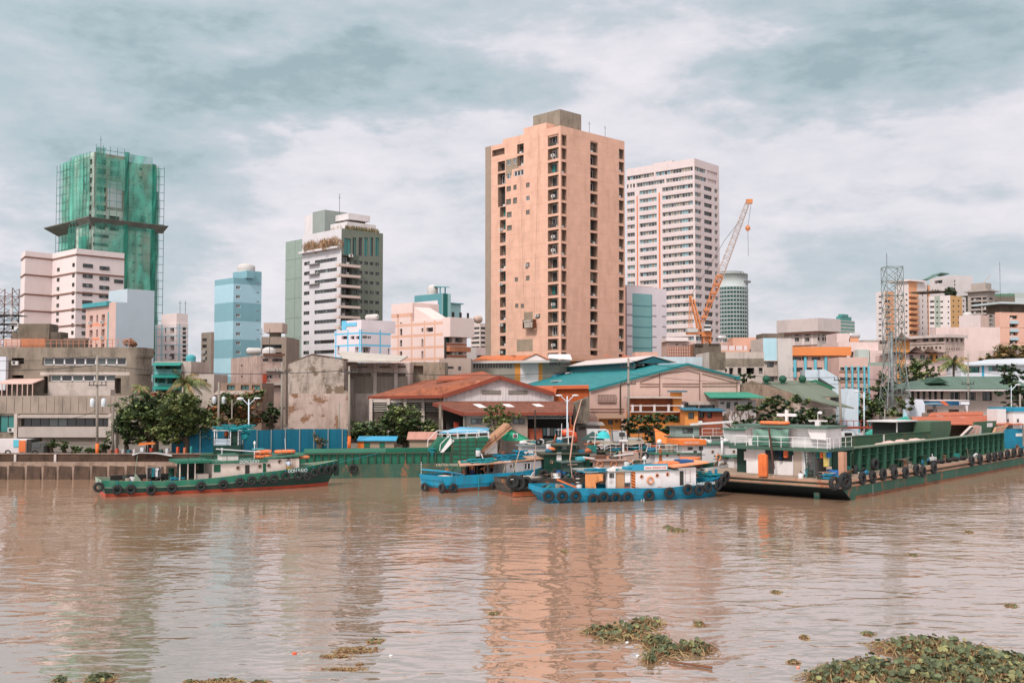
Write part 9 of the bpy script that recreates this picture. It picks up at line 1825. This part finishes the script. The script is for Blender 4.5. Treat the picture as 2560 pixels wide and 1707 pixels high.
b=MB();y_,z_=E(1967,1064,xf+1);zc2=mb.E(1967,1024,xf+1)[1];b.box(xf+.9,xf+1.15,y_-.12,y_+.12,z2_+.2,zc2);zc3=mb.E(1967,1037,xf+1)[1];b.box(xf+.92,xf+1.13,y_-.95,y_+.95,zc3-.13,zc3+.13);cx_=b.build('cross',mat('cross_white',C(222,212,205),.6,.05),None,loc=mb.W3(0,0,0),rz=mb.h);tag(cx_,'white wooden cross standing on the barge deckhouse roof','cross')
y_,z_=E(1937,1063,xf+.6);rf=raft(mb,'long orange raft on the barge deckhouse roof beside the cross',xf+.6,y_,z2_+.24,2.6,.8,.34);rf.rotation_euler=(0,0,mb.h+math.pi/2)
b=MB();y_,z_=E(2045,1062,xf+1);b.box(xf+.8,xf+1.2,y_-.2,y_+.2,z2_+.2,z2_+.6);b.box(xf+.95,xf+1.05,y_-.9,y_+.9,z2_+.62,z2_+.74);b.tube([(xf+1,y_,z2_+.7),(xf+1,y_,z2_+1.5)],.03,5);b.blob((xf+1,y_-.2,z2_+1.4),.12,.25,.15,8,4);mb.part('radar',b,WM)
y_,z_=E(2040,1085,xf+.4);b=MB();b.slab([(xf+.3,max(y_-1.2,.2),z2_-.02),(xf+.3,y_+.6,z2_-.02),(xf+.3,y_+.2,z2_-.9),(xf+.3,max(y_-1.2,.2),z2_-1.0)],(-.5,0,0));mb.part('white_duct',b,WM)
LD=mat('ladder_dark',C(45,60,52),.6,.08);b=MB();ya_,yb_=E(2018,1128)[0],E(2037,1172)[0];
for o_ in(0,-.75):b.beam((xf-.5,ya_+o_,z1_),(xf-1.6,yb_+o_,zd+.05),.10)
for k in range(8):f=(k+.5)/8;p=Vector((xf-.5-1.1*f,ya_+(yb_-ya_)*f,z1_+(zd+.05-z1_)*f));b.beam(p,p+Vector((0,-.75,0)),.05)
mb.part('ladder',b,LD)
b=MB();ya_,za_=mb.E(1922,1070,xf-1);yb_,zb_=mb.E(1935,1172,xf-1);b.beam((xf-1,ya_,za_),(xf-1,yb_,zb_),.13);mb.part('pole',b,mat('pole_brown',C(90,62,50),.8,.1))
y_,z_=mb.E(1907,1160,-.4);z0__,z1__=mb.E(1907,1190,-.4)[1],mb.E(1907,1137,-.4)[1];b=MB();b.box(-.5,-.2,y_-.42,y_+.42,z0__,z1__);b.box(-.56,-.5,y_-.08,y_+.08,z0__,z1__-.05);b.blob((-.35,y_,z1__),.14,.40,.14,10,5);tag(b.build('rudder_plate',mat('rudder_orange_rust',C(222,110,45),.8,.12,stain=.5,scol=C(150,65,30),ssc=3),None,loc=mb.W3(0,0,0),rz=mb.h),'tall orange rusted box hung on the barge stern','steel box')
for k,(px,py,lb,c,hh)in enumerate(((1943,1130,'dark shirt hung left of the orange bag on the barge',(35,45,55),.5),(1952,1137,'long navy cloth hung beside the orange bag',(25,45,60),.8),(1965,1134,'orange bag hung under the barge bridge deck',(235,110,60),.65),(1977,1130,'dark green cloth hung right of the orange bag',(30,65,55),.5),(2047,1135,'teal cloth hung beyond the barge ladder',(35,105,100),.7),(2056,1137,'orange cloth hung beyond the barge ladder',(225,110,50),.5),(2065,1148,'long yellow cloth hung beyond the barge ladder',(200,175,95),1.3),(2072,1136,'blue bag hung at the right of the deckhouse',(30,110,165),.5))):
 y_,z_=mb.E(px,py,xf-.3);p=mb.W3(xf-.3,y_,0);b=MB();b.box(p.x-.22,p.x+.22,p.y,p.y+.05,z_-hh/2,z_+hh/2);b.blob((p.x,p.y+.02,z_-hh/2+.08),.24,.12,.14,8,4);tag(b.build('hanging_cloth',mat('cloth_%d_%d_%d'%c,C(*c),.9,.12),world=1),lb,'cloth')
for k,px in enumerate((2073,2082,2090)):y_,z_=mb.E(px,1168,xf+.5);p=mb.W3(xf+.5,y_,zd+.05);b=MB();b.lathe(p,[(.22,0),(.24,.05),(.23,.4),(.24,.62),(.2,.68)],12);tag(b.build('drum',mat('drum_blue_b',C(25,105,170),.5,.06),world=1),['left of three blue drums on the barge deck','middle of three blue drums on the barge deck','right of three blue drums on the barge deck'][k],'drum','blue drums')
y_,z_=mb.E(2090,1182,.6);mb.heap(.8,max(y_,.5)+.3,zd+.05,.5,.8,.4,ROPE,16,41);p=mb.W3(1.8,E(2029,1175)[0],zd+.05);b=MB();b.lathe(p,[(.22,0),(.26,.7),(.28,.72)],12);tag(b.build('bucket',mat('bucket_cyan',C(70,190,205),.5,.05),world=1),'cyan bucket on the barge deck by the ladder','bucket')
b=MB();y_=E(2020,1165,1.8)[0];b.tube([(1.8,y_,zd),(1.8,y_,zd+1.4)],.06,6);b.torus((1.8,y_,zd+1.0),(1,0,0),.2,.04,12,5);b.box(1.6,2.0,y_-.3,y_+.3,zd+.05,zd+.3);mb.part('hand_pump',b,LD)
b=MB();y_=max(mb.E(2113,1160,2.0)[0],.2);x=mb.P(2113,1150,1.0)[0];b.box(x-.35,x+.35,1.0,1.5,zd+.05,zd+2.3);mb.part('rust_locker',b,mat('locker_tan',C(205,150,120),.75,.12,stain=.4));b=MB();b.tube([(x+1.0,.9,zd),(x+1.0,.9,zd+2.1),(x+1.25,.9,zd+2.25),(x+1.45,.9,zd+2.0)],.06,6);mb.part('vent_pipe',b,MG2)
for k in range(3):x=mb.P(2125+k*12,1150,2.2)[0];b=MB();b.box(x-.05,x+.05,2.2,2.3,zd,zc_);mb.part('post',b,MG2)
b=MB();b.box(mb.P(2082,1150,2.6)[0],xs_,2.6,2.7,zd,zc_);mb.part('green_bulkhead',b,mat('bulkhead_dark_green',C(28,70,55),.7,.1));b=MB();b.slab([(mb.P(2078,1118,1.9)[0],1.9,zc_-.1),(xs_,1.9,zc_),(xs_,4,zc_),(mb.P(2078,1118,1.9)[0],4,zc_-.1)],(0,0,.15));mb.part('side_deck',b,mat('coaming_top',C(120,135,112)))
mb.heap(mb.P(2325,1100,6)[0],1.2,zd,.6,.3,.3,ROPET,5,42);gear(mb,.3,1.8,1.0,4.2,zd+.05,9,20);gear(mb,xf+3.4,xs_-.5,.8,2.4,zd+.05,8,21);gear(mb,xs_,xs_+30,.5,1.3,zd+.05,9,22);gear(mb,xs_+8,xs_+34,.5,1.3,zd+.05,9,32)
# second barge alongside, far side
sb=Boat('cargo_hopper','tall dark green hopper walls standing in the hold of the big barge','hopper',(32.5,108),43.4,44,4)
SG=mat('barge_olive_green',C(62,98,72),.75,.14,stain=.4,scol=C(110,95,62),ssc=1.2,rust=.10,rcol=C(150,110,60));SGD=mat('barge_flat_green',C(78,104,80),.75,.08,stain=.15)
sx0=sb.P(2077,1095)[0];sz=sb.P(2200,1087)[1];sx1=sb.P(2325,1080)[0];sx2=sb.P(2378,1080)[0]
b=MB();b.box(sx0,sx1,0,.2,1.8,sz);b.box(sx0-.1,sx1,-.05,.25,sz,sz+.07);sb.part('side_wall',b,SG)
zz=sb.P(2350,1053)[1];b=MB();b.slab([(sx1+.01,0,1.8),(sx2-1.5,0,1.8),(sx2,0,zz-.8),(sx2,0,zz),(sx1+.01,0,zz)],(0,3,0));sb.part('bulkhead',b,SGD)
xa_,xb_=sb.P(2284,1070)[0],sx1;zc4=sb.P(2300,1055)[1];b=MB();b.box(xa_,xb_,2,5,sz-.5,zc4,0);sb.part('dark_cabin',b,mat('cabin_black_green',C(30,38,32),.7,.1));b=MB();b.box(xa_-.9,xb_+.2,1.6,5.2,zc4,zc4+.15);sb.part('cabin_roof',b,RWHT);b=MB();b.box(xa_-.15,xa_,1.9,2,sz,zc4);sb.part('post',b,WM)
xa_,xb_=sb.P(2438,1070)[0],sb.P(2492,1070)[0];za_,zb_=sb.P(2465,1090)[1],sb.P(2465,1053)[1];b=MB();b.slab([(xa_,0,za_-1),(xb_-1.2,0,za_-1),(xb_,0,zb_),(xa_,0,zb_)],(0,.3,0));sb.part('end_plate',b,SG);b=MB();x,z=sb.P(2474,1062);b.box(x-.8,x+.8,-.04,-.005,z-.25,z+.25);sb.part('name_plate',b,WM)
b=MB();pA,pB=sb.P(2375,1104),sb.P(2416,1064);pC,pD=sb.P(2440,1064),sb.P(2440,1100);b.slab([(pA[0],-.4,pA[1]),(pD[0],-.4,pD[1]),(pD[0],-.4,pC[1]),(pC[0]-1,-.4,pC[1]+.1),(pB[0],-.4,pB[1])],(0,-.3,0));o=sb.part('pale_ramp',b,mat('ramp_pink_white',C(222,190,172),.7,.08,stain=.15));b=MB()
for f in(.2,.45,.7):b.beam((pA[0]+(pD[0]-pA[0])*f,-.74,pA[1]),(pB[0]+(pC[0]-pB[0])*f,-.74,pB[1]),.06)
sb.part('ramp_rib',b,BRK);b=MB();b.beam((pA[0],-.75,pA[1]-.1),(pB[0],-.75,pB[1]-.2),.15);sb.part('ramp_edge',b,LD)
b=MB();x,z=sb.P(2209,1086);b.box(x-.12,x+.12,-.06,-.0,z-1.3,z);b.blob((x,-.05,z-1.35),.22,.06,.22,6,4);sb.part('white_mark',b,RWHT)
p0_=[sb.P(v,w_,-.5)for v,w_ in((2492,1068),(2522,1062),(2498,1090),(2478,1100))];b=MB();b.slab([(a,-.5,c)for a,c in p0_],(0,.3,0));sb.part('tan_flap',b,mat('ramp_wood2',C(200,150,118),.8,.12));sb.heap(sb.P(2455,1088,-.8)[0],-.8,sb.P(2455,1092,-.8)[1],.9,.4,.6,ROPET,10,43)
TL=mat('derrick_teal',C(70,175,155),.55,.08);Yd=133;dk=empty('derrick',tuple(W(2262,1085,Yd)),0,'teal derrick with two leaning arms and a pale peak','derrick')
for a,c,w_ in(((2166,1088),(2232,1052),.55),((2232,1052),(2268,1042),.25),((2245,1083),(2267,1044),.75)):b=MB();b.beam(W(*a,Yd),W(*c,Yd),w_);b.build('arm',TL,dk,world=1)
b=MB();b.slab([W(2259,1042,Yd),W(2272,1044,Yd),W(2260,1022,Yd)],(0,.3,0));b.box(W(2261,0,Yd).x-.2,W(2261,0,Yd).x+.2,Yd+.4,Yd+.7,1.5,W(0,1050,Yd).z);b.build('peak',mat('derrick_pale',C(175,205,215),.6,.05),dk,world=1)
for px,py in((2212,1078),(2262,1078)):b=MB();p=W(px,py,Yd+2);b.box(p.x-.3,p.x+.3,Yd+2,Yd+2.4,p.z-.6,p.z+.6);b.build('orange_block',ORB,dk,world=1)
b=MB();a=W(2178,1075,Yd+3);c=W(2245,1075,Yd+3);b.box(a.x,c.x,Yd+3,Yd+5,1.5,a.z);b.build('green_housing',GB2,dk,world=1);b=MB();a=W(2100,1069,Yd+6);c=W(2290,1067,Yd+6)
b.beam(a,c,.3);b.beam(a+Vector((0,0,.9)),c+Vector((0,0,.9)),.08)
for k in range(12):p=a.lerp(c,k/11);b.beam(p,p+Vector((0,0,.9)),.07);
b.build('red_gangway',mat('red_gangway',C(150,62,45),.7,.1),dk,world=1)
p=W(2506,1120,141);rb=Boat('ferry_boat','blue hulled boat with white upper works at the right edge','boat',(p.x,141),14,16,5);rb.hull(lambda t:2.2+.2*t,[RED,BL2,BL2,WM,DKG],bul=.3,boot=.4,stern=.95)
rb.box('blue_side',.05,14,-.02,4.6,1.2,4.3,BL2);rb.box('upper_works',1.8,14,.1,4.5,4.3,6.6,WM);b=MB();b.box(1.6,14.2,-.1,4.7,6.6,7.1);rb.part('roof_band',b,BLH);rb.box('white_box',.1,1.5,1,3,4.4,6.9,WM)
for px,y in((2520,4.9),(2545,4.9)):x=rb.P(px,1080,.1)[0];rb.win(x,5.4,.12,.25,.4,'dark')
x=rb.P(2547,1095,0)[0];rb.box('white_plate',x-.5,x+.5,-.06,-.03,3.3,3.7,WM);b=MB();b.box(2,2.5,-.3,-.05,1.0,1.9);rb.part('bollard',b,MRU)
HG=leafmat('hyacinth_leaf',(.095,.115,.055));HL=leafmat('hyacinth_leaf_yellow',(.22,.21,.085));HS=mat('hyacinth_stem',C(168,142,96),.7,.15);HB=mat('hyacinth_dry',C(140,96,62),.85,.2)
def hyacinth(label,blobs,n,seed,dry=.3,size=.085,h=.18,root=None,cat='floating plants'):
 """floating mat: round leaves on stalks and lying straw, blobs are (px,py,rx_px,ry_px) on the water plane"""
 r=random.Random(seed);bl=[]
 for px,py,rx,ry in blobs:
  c=WZ(px,py,0);a=WZ(px+rx,py,0);d=WZ(px,py-ry,0);bl.append((c.x,c.y,abs(a.x-c.x),abs(d.y-c.y)))
 cx=sum(b_[0]for b_ in bl)/len(bl);cy=sum(b_[1]for b_ in bl)/len(bl);rt=empty('floating_plants',(cx,cy,0),0,label,cat,'floating water plants');area=sum(b_[2]*b_[3]for b_ in bl);lf=MB();st=MB();bs=MB()
 for c in bl:
  m=int(n*c[2]*c[3]/area)
  for _ in range(m):
   th=r.uniform(0,6.283);q_=math.sqrt(r.random());q_*=.6+.55*abs(math.sin(3*th+seed)*math.cos(4*th+c[0]));x=c[0]+math.cos(th)*q_*c[2]-cx;y=c[1]+math.sin(th)*q_*c[3]-cy;hh=h*r.uniform(.15,1)*(1.15-q_*.7);tl=Vector((r.uniform(-.6,.6)*hh,r.uniform(-.6,.6)*hh,hh))
   if r.random()>dry:
    s_=size*r.uniform(.55,1.2);top=Vector((x,y,0))+tl;nn=Vector((r.uniform(-.9,.9),r.uniform(-1,.5),r.uniform(.3,1))).normalized();a=nn.cross(Vector((0,0,1))if abs(nn.z)<.95 else Vector((1,0,0))).normalized();e=nn.cross(a)
    pts=[top+(a*math.cos(t)*s_*(1 if k not in(0,)else 1.15)+e*math.sin(t)*s_*.85)+nn*(-.18*s_ if k%2 else .05*s_)for k,t in enumerate([2*math.pi*i/7 for i in range(7)])];lf.add(pts,[tuple(range(7))],0 if r.random()<.8 else 1)
    st.tube([(x,y,0),tuple(top)],.010,3,caps=False)
   else:
    l_=r.uniform(.6,1.7)*h+.05;t=r.uniform(0,6.283);st.tube([(x,y,r.uniform(0,.04)),(x+math.cos(t)*l_*.5,y+math.sin(t)*l_*.5,hh*.7+.02),(x+math.cos(t)*l_,y+math.sin(t)*l_,r.uniform(0,.05))],.016,3,m=0 if r.random()<.6 else 1,caps=False)
  k=14;bs.add([(c[0]-cx+math.cos(6.283*i/k)*c[2]*r.uniform(.3,.75),c[1]-cy+math.sin(6.283*i/k)*c[3]*r.uniform(.3,.75),.012+.002*len(bs.f))for i in range(k)],[tuple(range(k))])
 lf.build('leaves',[HG,HL],rt)if lf.f else None;st.build('stems',[HS,HB],rt);bs.build('root_mat',mat('root_mat',C(120,98,62),.95,.25,patch=(C(70,80,45),3,.5)),rt);return rt
hyacinth('broad bank of water hyacinth filling the bottom right corner',[(2330,1625,150,20),(2440,1665,180,34),(2280,1690,160,30),(2540,1680,140,34),(2400,1710,240,40)],4600,60,.60,.105,.55)
hyacinth('smaller hyacinth fringe left of the corner bank',[(2120,1690,90,20),(2060,1704,50,14),(2170,1670,40,12)],620,61,.6,.10,.5)
hyacinth('green and straw hyacinth clump, upper one near the stick',[(1570,1580,70,18),(1500,1578,44,9),(1620,1560,46,12),(1545,1595,60,9)],620,62,.7,.10,.35)
hyacinth('leafy hyacinth clump directly above the floating stick',[(1735,1625,52,13),(1650,1620,46,24),(1630,1650,22,12)],520,63,.55,.11,.42)
hyacinth('small leaf sprig left of the upper hyacinth clump',[(1475,1578,20,6)],120,64,.8,.05,.08);hyacinth('tiny round tuft right of the upper hyacinth clump',[(1748,1560,12,8)],90,65,.6,.05,.12);hyacinth('rusty brown straw raft with a green tip at the lower middle',[(890,1625,62,9),(840,1640,50,5)],420,66,.98,.05,.06);hyacinth('green leafy tip of the brown straw raft',[(938,1602,20,6)],160,67,.7,.06,.08);hyacinth('thin straw streak below the brown raft',[(860,1672,55,4),(900,1660,14,3)],200,68,.95,.04,.03)
hyacinth('floating leaf bunch above the corner bank',[(2170,1584,17,5)],110,69,.4,.07,.08);hyacinth('brown plant line in mid river near the blue tugs',[(1692,1325,26,5),(1670,1318,14,4)],320,70,.7,.09,.08);hyacinth('pale weed streak left of the mid river plants',[(1368,1298,24,4)],200,71,.85,.08,.05);hyacinth('dark weed clump at the bottom left edge',[(250,1700,34,14),(150,1706,16,5)],420,72,.35,.08,.2);hyacinth('dry weed strip at the bottom edge, left of centre',[(560,1705,50,6),(480,1707,20,4),(650,1708,20,4)],420,73,.8,.07,.14)
for k,(px,py,s_)in enumerate(((2283,1388,10),(2424,1330,8),(1410,1378,9),(1236,1534,12),(2010,1592,7),(2530,1515,16),(1940,1480,9),(1985,1655,14))):hyacinth(['tiny dark weed near the right middle of the river','speck of weed below the big barge side','small brown weed in the peach reflection','short weed left of the peach reflection','small dry leaf group left of the leaf bunch','thin weed line at the right edge','little weed right of the white tower reflection','scattered dry leaves beside the hyacinth fringe'][k],[(px,py,s_,2.5)],90,80+k,.6,.06,.09)
b=MB();b.tube([WZ(1672,1652,.05),WZ(1780,1668,.06)],[.035,.05],7);tag(b.build('floating_stick',mat('stick_brown',C(120,75,48),.8,.15),world=1),'long brown stick floating below the hyacinth clump','stick')
for k,(px,py,c,s_)in enumerate(((736,1633,(235,90,50),.09),(977,1639,(230,230,225),.07),(1568,1606,(220,225,228),.07),(1595,1640,(225,228,228),.08),(2530,1668,(235,215,205),.16),(1984,1654,(230,160,120),.09),(2236,1668,(230,225,215),.06),(1560,1560,(228,228,226),.06),(1995,1668,(225,150,120),.07))):
 p=WZ(px,py,0);b=MB();b.blob((p.x,p.y,.02),s_,s_*.8,s_*.5,9,6,0,.15);b.blob((p.x+s_*.6,p.y+.02,.02),s_*.5,s_*.4,s_*.3,7,4,0,.15);tag(b.build('litter',mat('litter_%d'%k,C(*c),.5,.05),world=1),['orange red float left of the brown straw raft','white scrap right of the brown straw raft','white bag scrap left of the leafy clump','white cup left below the leafy clump','pale plastic bag on the corner hyacinth bank','orange scrap beside the hyacinth fringe','small pale cap in the corner hyacinth bank','white foam piece in the upper hyacinth clump','salmon scrap just below the orange scrap'][k],'litter','floating litter')
